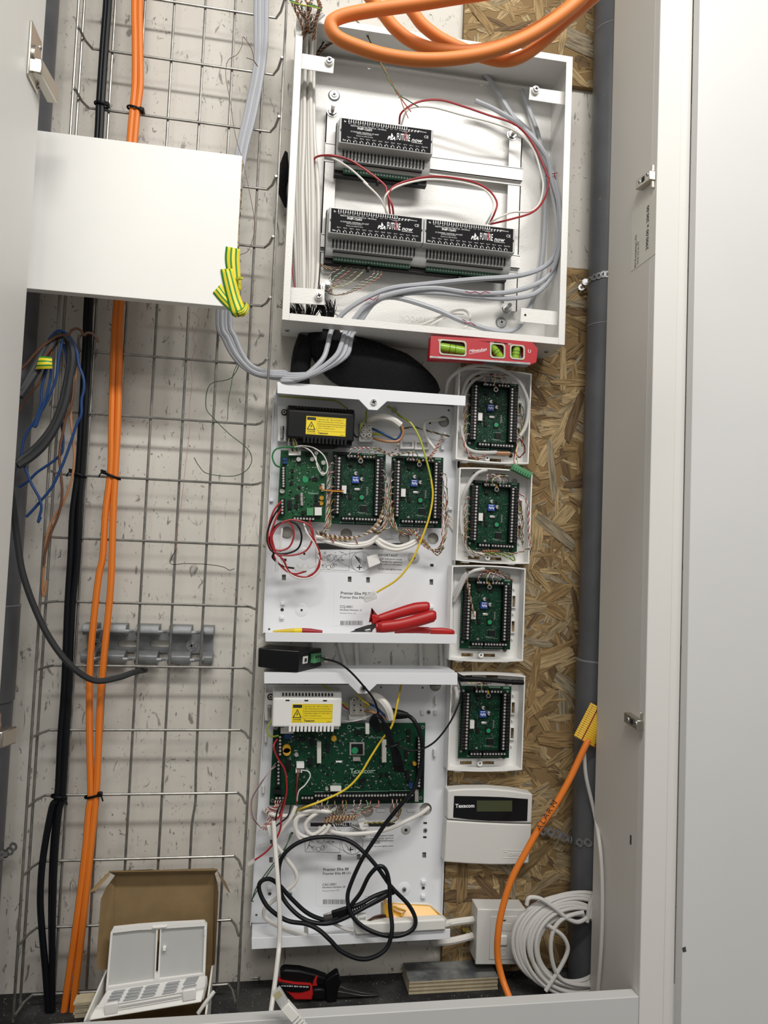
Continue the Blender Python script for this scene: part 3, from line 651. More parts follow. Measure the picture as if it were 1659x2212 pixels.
lw('brown_wire', 'brown wire hanging between the grey cable and the blue one', 'wire_brown', .0022, [(830, 230), (890, 330), (930, 520), (960, 750), (965, 920), (950, 1150), (905, 1350), (840, 1480), (800, 1700), (760, 1900), (750, 2100), (765, 2260), (790, 2600), (740, 2900), (620, 3200), (540, 3480), (520, 3650)], -.118)
lw('copper_wire', 'light brown wire hanging lowest beside the black cables', 'wire_copper', .0021, [(870, 250), (960, 420), (1010, 620), (1000, 800), (960, 1000), (920, 1300), (930, 1600), (960, 1850), (970, 2100), (930, 2400), (800, 2750), (640, 3000), (560, 3250), (530, 3550), (500, 4000), (520, 4130), (560, 3900)], -.112)
lw('brown_wire', 'brown wire running left towards the open door above the tape', 'wire_brown', .0021, [(720, 250), (640, 300), (520, 390), (400, 500), (290, 630), (190, 735), (100, 800)], -.128)
lw('brown_wire', 'brown wire emerging under the striped tape to the door', 'wire_brown', .0021, [(640, 420), (560, 520), (440, 720), (330, 830), (240, 910), (150, 1000), (90, 1060)], -.130)
lw('brown_wire', 'thin brown wire falling left in a slack curve', 'wire_brown', .0018, [(640, 480), (570, 650), (510, 830), (430, 980), (310, 1110), (210, 1260), (140, 1400)], -.126)
q = ribbon('striped_tape', L1([(455, 548, -.141), (640, 565, -.141)]), L1([(390, 745, -.143), (645, 735, -.143)]), 'tape_stripe'); tag(q, 'green and yellow tape wrapped round the loose wires at left', 'tape')
# hair-thin scraps of wire hanging on the tray
def hair(label, c, pts, m, r=.0006, Y=-.056): cable('wire_scrap', label, 'wire', c(pts, Y), r, m, sides=5)
hair('hair-thin brown wire dangling in front of the white board', C3, [(1425, 335), (1465, 350), (1490, 385), (1470, 355), (1455, 285), (1405, 213), (1400, 260), (1370, 315), (1318, 350), (1305, 440), (1330, 580), (1360, 780), (1400, 920), (1440, 1100), (1472, 1300), (1440, 1440), (1385, 1475)], 'wire_brown', .0006, -.110)
hair('thin green wire scrap tied round the grey bundle', C4, [(1440, 360), (1400, 385), (1380, 335), (1400, 345), (1340, 470), (1215, 510), (1190, 640), (1240, 710), (1330, 800), (1430, 880), (1455, 950), (1420, 1010), (1340, 1040), (1200, 1025), (1150, 980), (1122, 932)], 'wire_green_dark', .0008)
hair('short thin green wire scrap hanging straight down', C4, [(1385, 370), (1350, 440), (1335, 520), (1320, 600), (1315, 715)], 'wire_green_dark', .0007)
hair('faint pink thread wire hanging down the middle of the tray', C4, [(1110, 90), (1150, 130), (1130, 200), (1115, 245), (1135, 300), (1105, 380), (1110, 500), (1095, 640), (1095, 780), (1070, 1000), (1050, 1180), (1030, 1300), (1015, 1400), (1030, 1490)], 'wire_pink', .0004)
hair('thin dark wire scrap lying across two tray wires', C5, [(1015, 20), (985, 100), (1080, 100), (1200, 105), (1290, 120), (1325, 138), (1355, 130)], 'wire_black', .0006)
# ================================================================== big open metal box with three I/O modules
YF, YK = -.115, -.018                        # front rim and inner back of the box
bx0 = (at(629, 240, YF).x+at(611, 690, YF).x)/2; bx1 = (at(1238, 127, YF).x+at(1218, 743, YF).x)/2
bz1 = at(1238, 124, YF).z; bz0 = (at(612, 694, YF).z+at(1218, 743, YF).z)/2
big = thing('metal_enclosure', 'big open white metal box holding three black labelled modules', 'enclosure', ((bx0+bx1)/2, 0, bz0))
hs = [ell(*xz(A, x, y, YK), .0035, n=10) for x, y in ((467, 345), (1043, 428))]
MB().plate(rect(bx0+.001, bx1-.001, bz0+.001, bz1-.001), hs, YK, YK+.0015).build('back_panel', 'powder_white', big)
bt = .0016; fl = .0125
MB().box(bx0, bx0+bt, YF, -.0155, bz0, bz1).build('side_wall', 'powder_white', big)
MB().box(bx1-bt, bx1, YF, -.0155, bz0, bz1).build('side_wall', 'powder_white', big)
MB().box(bx0+bt, bx1-bt, YF, -.0155, bz1-bt, bz1).build('top_wall', 'powder_white', big)
def slot_floor():                            # bottom wall with the cable notch
    n0, n1 = B.p(225, 810, -.06).x, B.p(395, 815, -.06).x
    m = MB().box(bx0+bt, n0, YF, -.0155, bz0, bz0+bt).box(n1, bx1-bt, YF, -.0155, bz0, bz0+bt).box(n0, n1, YF, -.085, bz0, bz0+bt).box(n0, n1, -.035, -.0155, bz0, bz0+bt)
    m.build('bottom_wall', 'powder_white', big)
slot_floor()
MB().box(bx0, bx0+fl, YF-.0016, YF, bz0, bz1).build('rim', 'powder_white', big, bevel=.0004)
MB().box(bx1-fl, bx1, YF-.0016, YF, bz0, bz1).build('rim', 'powder_white', big, bevel=.0004)
MB().box(bx0+fl, bx1-fl, YF-.0016, YF, bz1-fl, bz1).build('rim', 'powder_white', big, bevel=.0004)
MB().box(bx0+fl, bx1-fl, YF-.0016, YF, bz0, bz0+fl).build('rim', 'powder_white', big, bevel=.0004)
for x, y in ((48, 790), (1375, 900)):
    d = ray(*B.px(x, y)); p = CAM+d*((bz0-.0002)/d.z); screw(big, p, .0045, .0015, d=(0, 0, -1), m='galv')
MB().box(bx0+.04, bx1-.02, YK-.012, YK, A.p(800, 395, YK).z-.0015, A.p(800, 395, YK).z).build('inner_lip', 'powder_white', big)
YBk = -.100
for c, q, s in ((A, [(108, 272), (290, 302), (284, 378), (108, 352)], (262, 320)), (A, [(1290, 447), (1484, 474), (1472, 540), (1284, 512)], (1316, 468)),
                (B, [(55, 570), (240, 582), (238, 662), (55, 652)], (210, 620)), (B, [(1246, 676), (1440, 696), (1432, 768), (1240, 748)], None)):
    P = c(q, YBk); t = MB().slab(P, YBk-.0015, YBk).build('corner_tab', 'powder_white', big, bevel=.0012)
    if s:
        p = c.p(*s, YBk-.0015); MB().cyl(p, p+V((0, -.006, 0)), .0075, 18).build('screw_bush', 'plastic_cream', t); screw(t, p+V((0, -.006, 0)), .0058, .0035, m='galv')
    else:
        p = c.p(1267, 712, YBk-.0015); MB().cyl(p, p+V((0, -.0004, 0)), .0022, 10).build('tab_hole', 'hole_dark', t)
YU = -.034
fr = thing('rail_mount', 'white metal frame with two rails inside the big box', 'frame', A.p(270, 900, YU))
ul = [A.p(250, 560, YU), A.p(312, 560, YU), B.p(240, 560, YU)]; ur = [A.p(1185, 700, YU), A.p(1252, 700, YU), B.p(1185, 690, YU)]
x0, x1 = (A.p(246, 600, YU).x+B.p(222, 300, YU).x)/2, (A.p(308, 600, YU).x+B.p(285, 300, YU).x)/2
MB().box(x0, x1, YU, YU+.002, ul[2].z, ul[0].z).box(x0, x0+.002, YU, YU+.014, ul[2].z, ul[0].z).build('upright', 'powder_white', fr)
x2, x3 = (A.p(1183, 800, YU).x+B.p(1168, 400, YU).x)/2, (A.p(1250, 800, YU).x+B.p(1232, 400, YU).x)/2
MB().box(x2, x3, YU, YU+.002, ur[2].z, ur[0].z).box(x3-.002, x3, YU, YU+.014, ur[2].z, ur[0].z).build('upright', 'powder_white', fr)
zu = A.p(1245, 850, YU-.008).z; zl = B.p(240, 287, YU-.008).z
for z in (zu, zl):
    MB().box(x0, x3, YU-.0015, YU, z-.006, z).box(x0, x3, YU-.008, YU-.0065, z-.030, z-.005).box(x0, x3, YU-.008, YU, z-.0062, z-.005).box(x0, x3, YU-.008, YU, z-.030, z-.0288).box(x0, x3, YU-.0015, YU, z-.036, z-.029).build('rail', 'powder_white', fr)
for c, x, y in ((A, 280, 570), (A, 1200, 690), (B, 250, 570), (B, 1168, 680)):
    p = c.p(x, y, YU); MB().cyl(p, p+V((0, -.024, 0)), .0040, 12).build('stud', 'steel', fr)
    MB().cyl(p, p+V((0, -.005, 0)), .0085, 6).build('nut', 'steel', fr); MB().cyl(p, p+V((0, -.0012, 0)), .0115, 18).build('washer', 'galv', fr)
for k, (c, x, y) in enumerate(((A, 288, 490), (B, 1143, 752))):
    p = c.p(x, y, YK); r_ = thing('washer_screw', ['wide washer screw at the top left inside the big box', 'wide washer screw low at the right inside the big box'][k], 'screw', p)
    MB().cyl(p, p+V((0, -.003, 0)), .0115, 20, .009).build('washer', 'galv', r_); screw(r_, p+V((0, -.003, 0)), .0055, .002)
mb = MB(); p0, p1 = B.p(622, 740, YK), B.p(805, 752, YK)
textmesh(mb, 'INDOASIAN', .0165, p0+V((0, -.0003, 0)), ext=.0004, xs=(p1.x-p0.x)/.1); mb.build('embossed_name', 'powder_white', big)

# ---- one module in local coordinates: label's top left corner is the origin, front towards -Y
W_, H_ = .166, .0435
def fit(mb, s, x0, x1, zb, dep=-.0006, bold=0, shear=0, ht=None):
    t = MB(); textmesh(t, s, .01, (0, 0, 0), bold=bold, shear=shear); a = min(v.x for v in t.v); b = max(v.x for v in t.v); k = (x1-x0)/(b-a); kz = k if ht is None else ht/max(v.z for v in t.v)
    mb.add([V((x0+(v.x-a)*k, dep, zb+v.z*kz)) for v in t.v], t.f)
def uv_(x, y): k = 1.335e-4; return (x-245)*k, -(y-(92+(x-245)*.143))*k
mod = thing('io_module', 'x', 'module')
MB().box(-.004, W_+.004, 0, .032, -H_-.002, .0012).build('upper_housing', 'module_grey', mod, bevel=.0012)
MB().prism([(-.005, .022, -H_-.001), (-.005, .021, -.054), (-.005, .024, -.0655), (-.005, .033, -.0735), (-.005, .046, -.0735), (-.005, .046, .013), (-.005, .024, .010)], (W_+.010, 0, 0)).build('lower_housing', 'module_grey', mod, bevel=.0008)
lab = MB().box(0, W_, -.0005, .001, -H_, 0).build('label_plate', 'label_black', mod)
MB().box(-.006, W_+.004, .044, .058, -.083, .016).box(W_*.45, W_*.48, .040, .058, -.0885, -.083).build('base_clip', 'chip_black', mod)
m = MB()
for i in range(24): m.box(.006+i*.00655, .0088+i*.00655, .0200, .024, -.0620, -.0475)
m.build('vent_slots', 'hole_dark', mod)
m = MB().box(.008, W_-.010, .0225, .030, -.0690, -.0655); m.build('terminal_slot', 'hole_dark', mod)
MB().box(.010, W_-.012, .034, .046, -.0800, -.0735).build('terminal_row', 'terminal_green_dark', mod)
m = MB()
for i in range(26): m.box(.011+i*.00552, .0135+i*.00552, .0335, .036, -.0795, -.0750)
m.build('terminal_openings', 'hole_dark', mod)
w_ = MB(); rd = MB(); gy = MB()
fit(w_, 'In', *[uv_(280, 0)[0], uv_(305, 0)[0]], uv_(280, 148)[1], bold=.01)
for i in range(26):
    x, z = uv_(343+i*32, 118+i*32*.143+14); w_.box(x-.0005, x+.0005, -.0007, -.0005, z-.0022, z+.0028); w_.box(x-.0011, x+.0011, -.0007, -.0005, z-.0024, z-.0010)
for i in range(12):
    x, z = uv_(342+i*63.5, 172+i*63.5*.143); fit(w_, 'In %d' % (i+1), x, x+.0044, z)
def ft(mb, s, x0, x1, y, **kw): a, z = uv_(x0, y); b, _ = uv_(x1, y); fit(mb, s, a, b, z, **kw)
ft(w_, 'RESISTIVE ANALOG INPUTS (0 - 100 kOhm)', 370, 858, 205); ft(w_, 'FNIP-12xIO', 465, 665, 252, bold=.02); ft(w_, '12 CHANNEL UNIVERSAL I/O UNIT', 375, 760, 286)
ft(w_, 'WITH 24V EXTRA OUTPUT', 455, 668, 316); ft(w_, 'Outputs max: 250V AC 5A/ch', 450, 680, 344); ft(w_, 'Out', 268, 312, 402, bold=.02)
for i in range(13):
    x = 330+i*86; s = 'Out %d' % (i+1) if i < 12 else 'Extra Out'; ft(w_, s, x, x+(50 if i < 12 else 84), 364+i*12.3)
    a, z = uv_(x+5, 410+i*12.3); w_.box(a-.0009, a+.0009, -.0007, -.0005, z-.0008, z+.0010); w_.box(a-.0003, a+.0003, -.0007, -.0005, z-.0026, z)
    w_.hexa([(a+.001, -.0007, z+.0030), (a+.0015, -.0007, z+.0034), (a+.0055, -.0007, z+.0006), (a+.005, -.0007, z+.0002), (a+.001, -.0005, z+.0030), (a+.0015, -.0005, z+.0034), (a+.0055, -.0005, z+.0006), (a+.005, -.0005, z+.0002)]); w_.box(a+.0050, a+.0055, -.0007, -.0005, z-.0026, z+.0004)
a, z = uv_(880, 392); b, z2 = uv_(990, 300)
w_.prism([(a+.006, -.0006, z+.0065), (a+.0075, -.0006, z+.0128), (a+.011, -.0006, z+.0065)], (0, .0002, 0)); fit(w_, 'PSA', a, b, z, bold=.04, shear=.3)
ft(w_, 'FUTURE', 1010, 1195, 400, bold=.01, ht=.0125); ft(rd, 'S', 1112, 1150, 404, bold=.035, ht=.0135, dep=-.0009)
ft(w_, 'now', 1215, 1370, 428, shear=.3, bold=.01); a, z = uv_(1215, 438); b, _ = uv_(1370, 438); w_.box(a, b, -.0007, -.0005, z-.0006, z)
ft(w_, 'CE', 1390, 1450, 380); ft(w_, 'Ethernet', 1330, 1420, 296)
for i in range(4):
    a, z = uv_(1165+i*44, 256+i*6); w_.box(a, a+.0035, -.0007, -.0005, z-.0012, z); w_.box(a, a+.0010, -.0007, -.0005, z-.004, z-.001)
for s, x0, x1, y in (('Power', 1092, 1140, 268), ('12-24VDC', 1080, 1160, 290), ('Ext', 1165, 1190, 290), ('St', 1205, 1225, 290), ('Act', 1245, 1270, 290), ('Con', 1280, 1318, 292)): ft(w_, s, x0, x1, y)
w_.build('white_print', 'print_white', lab, smooth=False); rd.build('red_letter', 'print_red', lab, smooth=False)
for x in (-.0006, W_): MB().box(x-.001, x+.0016, -.0008, .001, -.024, -.020).build('side_notch', 'hole_dark', mod)
YL = YU-.008-.058
for i, (c, x, y, lb) in enumerate(((A, 328, 605, 'grey module with black face plate, alone on the upper rail'), (B, 275, 165, 'grey module with black face plate, left on the lower rail'), (B, 762, 222, 'grey module with black face plate, right on the lower rail'))):
    o = mod if i == 0 else copy_tree(mod); o.location = c.p(x, y, YL); tag(o, lb, 'module', 'modules on the rails')

# ---- wiring of the big box
rr = random.Random(11)
for k in range(10):
    pts = A([(124+11*k+rr.uniform(-8, 8), 30+rr.uniform(-20, 40)), (126+7*k, 200), (116+7.5*k, 400), (100+9.5*k, 700), (92+10*k, 930)]) if False else None
    Yk = -.045-.004*(k % 4)
    pts = [A.p(118+13*k+rr.uniform(-6, 6), 40+rr.uniform(-20, 40), -.132), A.p(122+8*k, 120, -.124), A.p(126+7*k, 230, Yk-.025), A.p(116+7.5*k, 400, Yk), A.p(102+9.5*k+rr.uniform(-4, 4), 700, Yk), B.p(84+13*k+rr.uniform(-5, 5), 60, Yk), B.p(90+12.5*k+rr.uniform(-8, 8), 330, Yk), B.p(100+11*k, 540, Yk), B.p(110+8*k, 660, Yk), B.p(140+6*k, 760, Yk)]
    cable('white_cable', 'white cable bundled along the left of the big box', 'cable', pts, .0036, 'cable_white', 'white cables along the left of the big box')
for k, (pts, m) in enumerate([([(70, 400, -.05), (74, 480, -.05), (85, 560, -.05), (110, 640, -.05)], 'wire_red')]): cable('red_wire', 'thin red wire at the left edge of the big box', 'wire', B(pts), .0010, m)
YR = -.078
K.lim = bx1-.008
def rw_(name, label, pa, pb, m): cable(name, label, 'wire', A(pa, YR)+B(pb, YR), .0019, m)
rw_('red_wire', 'long red wire from the upper module round the right side', [(622, 635, -.060), (635, 575), (720, 522), (830, 512), (950, 545), (1080, 590), (1200, 630), (1275, 692, -.068), (1335, 790, -.062), (1380, 900, -.060)], [(1388, 20, -.062), (1368, 110, -.066), (1310, 183), (1200, 220), (1088, 247, -.060)], 'wire_red')
rw_('white_wire', 'long white wire from the upper module round the right side', [(632, 640, -.060), (658, 572), (700, 548), (800, 550), (950, 590), (1100, 628), (1230, 680, -.068), (1310, 770, -.060), (1350, 900, -.056)], [(1358, 60, -.056), (1340, 140, -.062), (1290, 182), (1200, 186), (1130, 215), (1078, 245, -.060)], 'wire_white')
rw_('red_wire', 'red wire arching under the upper module from the left', [(180, 850, -.05), (195, 805, -.06), (270, 795), (360, 815), (450, 870), (545, 945)], [(560, 90), (585, 150), (592, 195, -.060)], 'wire_red')
rw_('white_wire', 'white wire slanting down under the upper module', [(250, 800, -.07), (300, 818), (380, 870), (460, 945)], [(440, 30), (520, 110), (562, 195, -.060)], 'wire_white')
rw_('red_wire', 'red wire arching between the two lower modules', [], [(575, 195, -.060), (568, 100), (600, 50), (700, 15), (800, 2), (900, 10), (1000, 30), (1080, 72), (1122, 135), (1110, 190), (1082, 247, -.060)], 'wire_red')
rw_('white_wire', 'white wire arching between the two lower modules', [], [(555, 190, -.060), (548, 110), (600, 60), (700, 28), (800, 18), (950, 35), (1060, 72), (1105, 140), (1090, 200), (1066, 245, -.060)], 'wire_white')
K.lim = None
tw = [('wire_brown', 'wire_white'), ('wire_green', 'wire_white'), ('wire_red', 'wire_cream'), ('wire_brown', 'wire_cream'), ('wire_earth', 'wire_white')]
for k, (x0, y0) in enumerate(((330, 420), (358, 425), (385, 428), (418, 432), (450, 436), (485, 442), (505, 445), (522, 448))):
    pts = [(x0, y0, -.042), (x0-12, y0+50, -.05), (x0-60-8*k, y0+85+8*k, -.05), (265+k*5, 560+3*k, -.05), (258+k*6, 600+k*2, -.045)] if k < 5 else [(x0, y0, -.042), (x0+6, y0+60, -.055), (x0-60, y0+105, -.055), (370, 570+4*k, -.05), (300, 610, -.045), (255, 600, -.04)]
    twist('twisted_wires', 'thin twisted coloured wires under the lower left module', B(pts), tw[k % 5], group='twisted wires under the lower left module')
for k in range(3): twist('twisted_wires', 'thin brown twisted wires leaving the lower left module to the left', B([(330+k*12, 470, -.045), (280, 470+k*4, -.05), (235, 458+k*5, -.05), (215, 445+k*6, -.04)]), ('wire_brown', 'wire_cream'), group='brown wires left of the module')
for k in range(9):
    x = rr.uniform(20, 250); twist('twisted_wires', 'bare brown twisted wires above the white cable bundle', [A.p(60+rr.uniform(0, 40)+k*18, -10+rr.uniform(-20, 10), -.14), A.p(85+k*16+rr.uniform(-15, 15), 40, -.142), A.p(115+k*11+rr.uniform(-8, 8), 110+rr.uniform(-20, 20), -.132), A.p(122+k*8, 180+rr.uniform(-25, 40), -.105)], ('wire_brown', 'wire_copper') if k % 3 else ('wire_brown', 'wire_white'), r=.0010, amp=.0016, pitch=.010, group='brown twisted wires at the top left')
for k, (pts, m) in enumerate([([(300, 120), (262, 170), (215, 250), (190, 290)], ('wire_brown', 'wire_black')), ([(310, 195), (255, 225), (215, 265), (195, 295)], ('wire_brown', 'wire_cream')), ([(318, 205), (270, 225), (225, 260), (200, 295)], ('wire_brown', 'wire_brown'))]):
    twist('twisted_wires', 'brown twisted wires fanning out beside the top left tab', A(pts, -.055), m, r=.0009, amp=.0012, group='twisted wires by the top left tab')
cable('green_wire', 'green wire across the bare brown wires at the top', 'wire', A([(60, 0), (130, 28), (190, 30), (225, 55)], -.146), .0012, 'wire_green')
cable('yellow_wire', 'yellow wire across the bare brown wires at the top', 'wire', A([(65, 10), (120, 25), (180, 35), (215, 45)], -.148), .0011, 'wire_earth')
hang = [(380, 85), (440, 150), (500, 270), (540, 350), (580, 420), (615, 480)]
for k, (dx, endp, m) in enumerate(((0, [(650, 530), (682, 572)], 'wire_red'), (4, [(640, 540), (668, 605)], 'wire_copper'), (-3, [(660, 510), (720, 547)], 'wire_green_dark'), (7, [(620, 500), (635, 487)], 'wire_green'))):
    cable('hanging_wire', ['thin red wire dangling above the upper module', 'thin copper wire end dangling above the upper module', 'thin dark green wire dangling above the upper module', 'short green wire dangling above the upper module'][k], 'wire', A([(x+dx*(1 if i % 2 else -1), y) for i, (x, y) in enumerate(hang)]+endp, -.09), .0010, m, n=4)
# thin white lead coiled on the box floor and a scrap of clear plastic
cable('white_cable', 'thin white lead coiled on the floor of the big box', 'cable', B([(290, 700, -.06), (350, 735, -.05), (450, 748, -.045), (600, 760, -.04), (720, 765, -.05), (800, 735, -.05), (900, 692, -.04), (960, 690, -.035), (985, 725, -.04), (960, 775, -.05), (860, 790, -.06), (760, 785, -.06), (880, 712, -.05), (950, 705, -.045)]), .0024, 'cable_white')
p = [B.p(x, y, -.06) for x, y in ((800, 790), (830, 735), (900, 725), (985, 790))]
tag(MB().prism(p, (0, .014, 0)).build('plastic_scrap', 'clear_plastic', bevel=.003), 'scrap of clear plastic on the floor of the big box', 'packaging')
# black braided sleeve coming out below the box
sl = thing('braided_sleeve', 'black braided cable sleeve bulging out under the big box', 'sleeve', B.p(200, 800, -.06))
def clampz(mb): # the sleeve lies on top of the cabinet below
    for v in mb.v:
        zt_ = at(600, 828, -.09).z+(at(1005, 858, -.09).z-at(600, 828, -.09).z)*(v.x/.36)+.0015
        if v.z < zt_: v.z = zt_
    return mb
sp = smoothpath([B.p(250, 742, -.045), PX.p(705, 735, -.043), PX.p(745, 775, -.040), PX.p(805, 798, -.038), PX.p(865, 812, -.038), PX.p(920, 836, -.038), PX.p(945, 852, -.040)], 5)
Rr = [.020, .038, .050, .052, .044, .026, .010]
clampz(MB().tube(sp, [Rr[min(i//5, 5)]+(Rr[min(i//5, 5)+1]-Rr[min(i//5, 5)])*((i % 5)/5 if i < 30 else 1) for i in range(len(sp))], 24, .62, V((0, 1, 0)).cross(sp[5]-sp[4]))).build('sleeve_body', 'braid_black', sl)
sp = smoothpath([PX.p(665, 728, -.045), PX.p(652, 770, -.042), PX.p(648, 830, -.040), PX.p(660, 870, -.03)], 5)
clampz(MB().tube(sp, .018, 14, .6, V((1, 0, 0)))).build('sleeve_body', 'braid_black', sl)
for cx, w2, y0 in ((130, 70, 745), (255, 36, 745)):
    m = MB()
    for i in range(90):
        x = cx+rr.uniform(-w2, w2); h = rr.uniform(.5, 1); m.tube([B.p(cx+(x-cx)*.6, y0+10, -.075), B.p(x, y0-60*h, -.080+rr.uniform(-.008, .008)), B.p(x+(x-cx)*.4-12+rr.uniform(-14, 14), y0-120*h, -.082+rr.uniform(-.012, .012))], .0007, 4)
    m.build('frayed_end', 'braid_black', sl, kind='stuff')
tag(MB().tube(smoothpath(C3([(1655, 880, -.03), (1640, 990, -.04), (1628, 1080, -.04), (1655, 1200, -.03)]), 5), [.004+.010*math.sin(math.pi*i/15) for i in range(16)], 10, .5).build('sleeve_scrap', 'braid_black'), 'black sleeve scrap poking out left of the big box', 'sleeve')

# orange coil hanging in front at the top
YOc = -.70
oc = thing('orange_coil', 'thick orange cable coil hanging in front at the top', 'cable', A.p(900, 0, YOc))
for pts, dy in (([(2100, -520), (1800, -300), (1500, -150), (1200, -60), (900, -10), (700, 22), (500, 50), (360, 75), (285, 105), (272, 145), (310, 195), (410, 240), (550, 283), (720, 306), (900, 300), (1080, 268), (1250, 205), (1380, 130), (1500, 40), (1600, -60), (1800, -300), (1900, -600)], 0),
                ([(250, -560), (300, -300), (380, -140), (460, -30), (540, 70), (600, 145), (680, 208), (780, 248), (880, 262), (1000, 262), (1150, 232), (1290, 165), (1430, 80), (1540, -10), (1640, -110), (1850, -380), (1950, -650)], .03),
                ([(380, -600), (440, -350), (520, -160), (600, -50), (680, 45), (740, 125), (830, 195), (930, 245), (1050, 290), (1160, 312), (1260, 285), (1370, 205), (1470, 110), (1580, 20), (1720, -110), (1900, -330), (2000, -620)], .05)):
    MB().tube(smoothpath(A(pts, YOc+dy), 6), .0066*(1 if dy == 0 else .98), 14).build('loop', 'cable_orange_soft', oc)

# red spirit level resting against the box's lower edge
Yv = -.118
lv = thing('spirit_level', 'red torpedo spirit level with three green vials under the big box', 'spirit level', B.p(1050, 960, Yv))
q = B([(785, 818), (1330, 865), (1325, 950), (775, 940)], Yv)
vx = [B.p(x, y, Yv) for x, y in ((783, 820), (1000, 832), (1090, 835), (1300, 852), (1330, 885), (1322, 955), (1290, 968), (960, 945), (775, 938))]
def lvl(x, y): p = B.p(x, y, Yv); return (p.x, p.z)
holes = []
def rr_rect(x0, y0, x1, y1, sl=.086, r=14):
    P = []
    for cx, cy, a0 in ((x1-r, y1-r, 0), (x0+r, y1-r, 90), (x0+r, y0+r, 180), (x1-r, y0+r, 270)):
        for k in range(4):
            a = math.radians(a0+k*30); X, Yy = cx+r*math.cos(a), cy+r*math.sin(a); P.append(lvl(X, Yy+(X-(x0+x1)/2)*sl))
    return P
wins = [(828, 846, 960, 918), (1088, 862, 1158, 932), (1190, 870, 1258, 938)]
holes = [rr_rect(*w) for w in wins]
MB().plate([(p.x, p.z) for p in vx], holes, Yv-.002, Yv+.018).build('body', 'red_level', lv, bevel=.001)
for w, ang in zip(wins, (0, 45, 90)):
    c = B.p((w[0]+w[2])/2, (w[1]+w[3])/2, Yv); a = math.radians(-ang-5 if ang else -5); u = V((math.cos(a), 0, math.sin(a))); L = .024 if ang == 0 else .0135
    MB().plate(rr_rect(w[0]-4, w[1]-4, w[2]+4, w[3]+4), [rr_rect(w[0]+3, w[1]+3, w[2]-3, w[3]-3)], Yv-.0032, Yv-.001).build('window_frame', 'vial_frame', lv)
    MB().plate(rr_rect(*w), [], Yv+.012, Yv+.014).build('window_back', 'vial_frame', lv)
    v_ = MB().cyl(c-u*L+V((0, .006, 0)), c+u*L+V((0, .006, 0)), .0085 if ang == 0 else .0075, 14).build('vial', 'vial', lv)
    for s in (-.22, .22): MB().cyl(c+u*L*s+V((0, .006, 0)), c+u*(L*s+.0008)+V((0, .006, 0)), .0087 if ang == 0 else .0077, 14).build('vial_line', 'print_black', v_)
m = MB(); p0, p1 = B.p(978, 905, Yv-.0024), B.p(1070, 893, Yv-.0024); t = MB(); textmesh(t, 'Milwaukee', .01, (0, 0, 0), shear=.25); L = max(v.x for v in t.v)
textmesh(m, 'Milwaukee', .01*(p1-p0).length/L, p0, (p1-p0), (0, 0, 1), shear=.25, bold=.006)
for s, x, y in (("0°", 820, 845), ("45°", 1085, 860), ("90°", 1178, 866), ("U", 1280, 905)): textmesh(m, s, .0055 if s != 'U' else .009, B.p(x, y, Yv-.0024))
a, b = B.p(978, 912, Yv-.0024), B.p(1062, 897, Yv-.0024); m.hexa([a, b, b+V((0, 0, .0006)), a+V((0, 0, .0006)), a+V((0, .0003, 0)), b+V((0, .0003, 0)), b+V((0, .0003, .0006)), a+V((0, .0003, .0006))])
m.build('white_print', 'print_white', lv, smooth=False)
MB().slab(B([(776, 932), (960, 946), (1286, 968), (1290, 957), (960, 936), (776, 922)][0:1]+[(1288, 968), (1290, 958), (777, 924)], Yv), Yv-.003, Yv+.018).build('worn_edge', 'galv', lv)
# ================================================================== expander circuit board (one prototype, copied six times)
def comp(c, parent, name, m, x0, y0, x1, y1, Y, h, bevel=0, smooth=False):
    return MB().slab(c([(x0, y0), (x1, y0), (x1, y1), (x0, y1)], Y), Y-h, Y).build(name, m, parent, smooth=smooth, bevel=bevel)
PW, PH = .1, .1345
def eu(u, v): return (u-.5)*PW, (.5-v)*PH
exp = thing('expander_board', 'x', 'circuit board')
def lb(mb, u0, v0, u1, v1, h, y=0):
    a, b = eu(u0, v0), eu(u1, v1); return mb.box(a[0], b[0], y-h, y, b[1], a[1])
lb(MB(), 0, 0, 1, 1, .0016, .0016).build('board', 'pcb_green', exp, smooth=False)
rx = random.Random(21)
for (u0, v0, u1, v1) in ((.03, .08, .165, .865), (.79, .08, .955, .87)):
    t = lb(MB(), u0, v0, u1, v1, .012).build('terminal_block', 'terminal_black', exp, smooth=False)
    s_ = MB(); h_ = MB()
    for i in range(18):
        v = v0+(i+.5)*(v1-v0)/18
        for uu in ((.058, .115) if u0 < .5 else (.838, .915)):
            a = eu(uu, v)
            if uu in (.115, .838): s_.cyl((a[0], -.0118, a[1]), (a[0], -.0128, a[1]), .0022, 8)
            else: h_.box(a[0]-.0024, a[0]+.0024, -.0124, -.0118, a[1]-.0014, a[1]+.0014)
    s_.build('screws', 'screw_bright', t); h_.build('wire_entries', 'terminal_dark', t)
for (u0, u1, v0, v1, n) in ((.25, .49, .03, .09, 4), (.55, .79, .03, .09, 4), (.2, .43, .89, .955, 4), (.45, .9, .89, .955, 8)):
    t = lb(MB(), u0, v0, u1, v1, .011).build('terminal_block', 'terminal_black', exp, smooth=False); s_ = MB()
    for i in range(n):
        a = eu(u0+(i+.5)*(u1-u0)/n, (v0+v1)/2); s_.cyl((a[0], -.0108, a[1]), (a[0], -.0118, a[1]), .0020, 8)
    s_.build('screws', 'screw_bright', t)
a = eu(.516, .12); MB().cyl((a[0], 0, a[1]), (a[0], -.010, a[1]), .0045, 14).build('tamper_spring', 'steel', exp); MB().cyl((a[0], -.0098, a[1]), (a[0], -.0103, a[1]), .0030, 12).build('spring_hollow', 'chip_black', exp)
a = eu(.515, .075); MB().cyl((a[0], 0, a[1]), (a[0], -.006, a[1]), .0032, 10).build('varistor', 'varistor', exp)
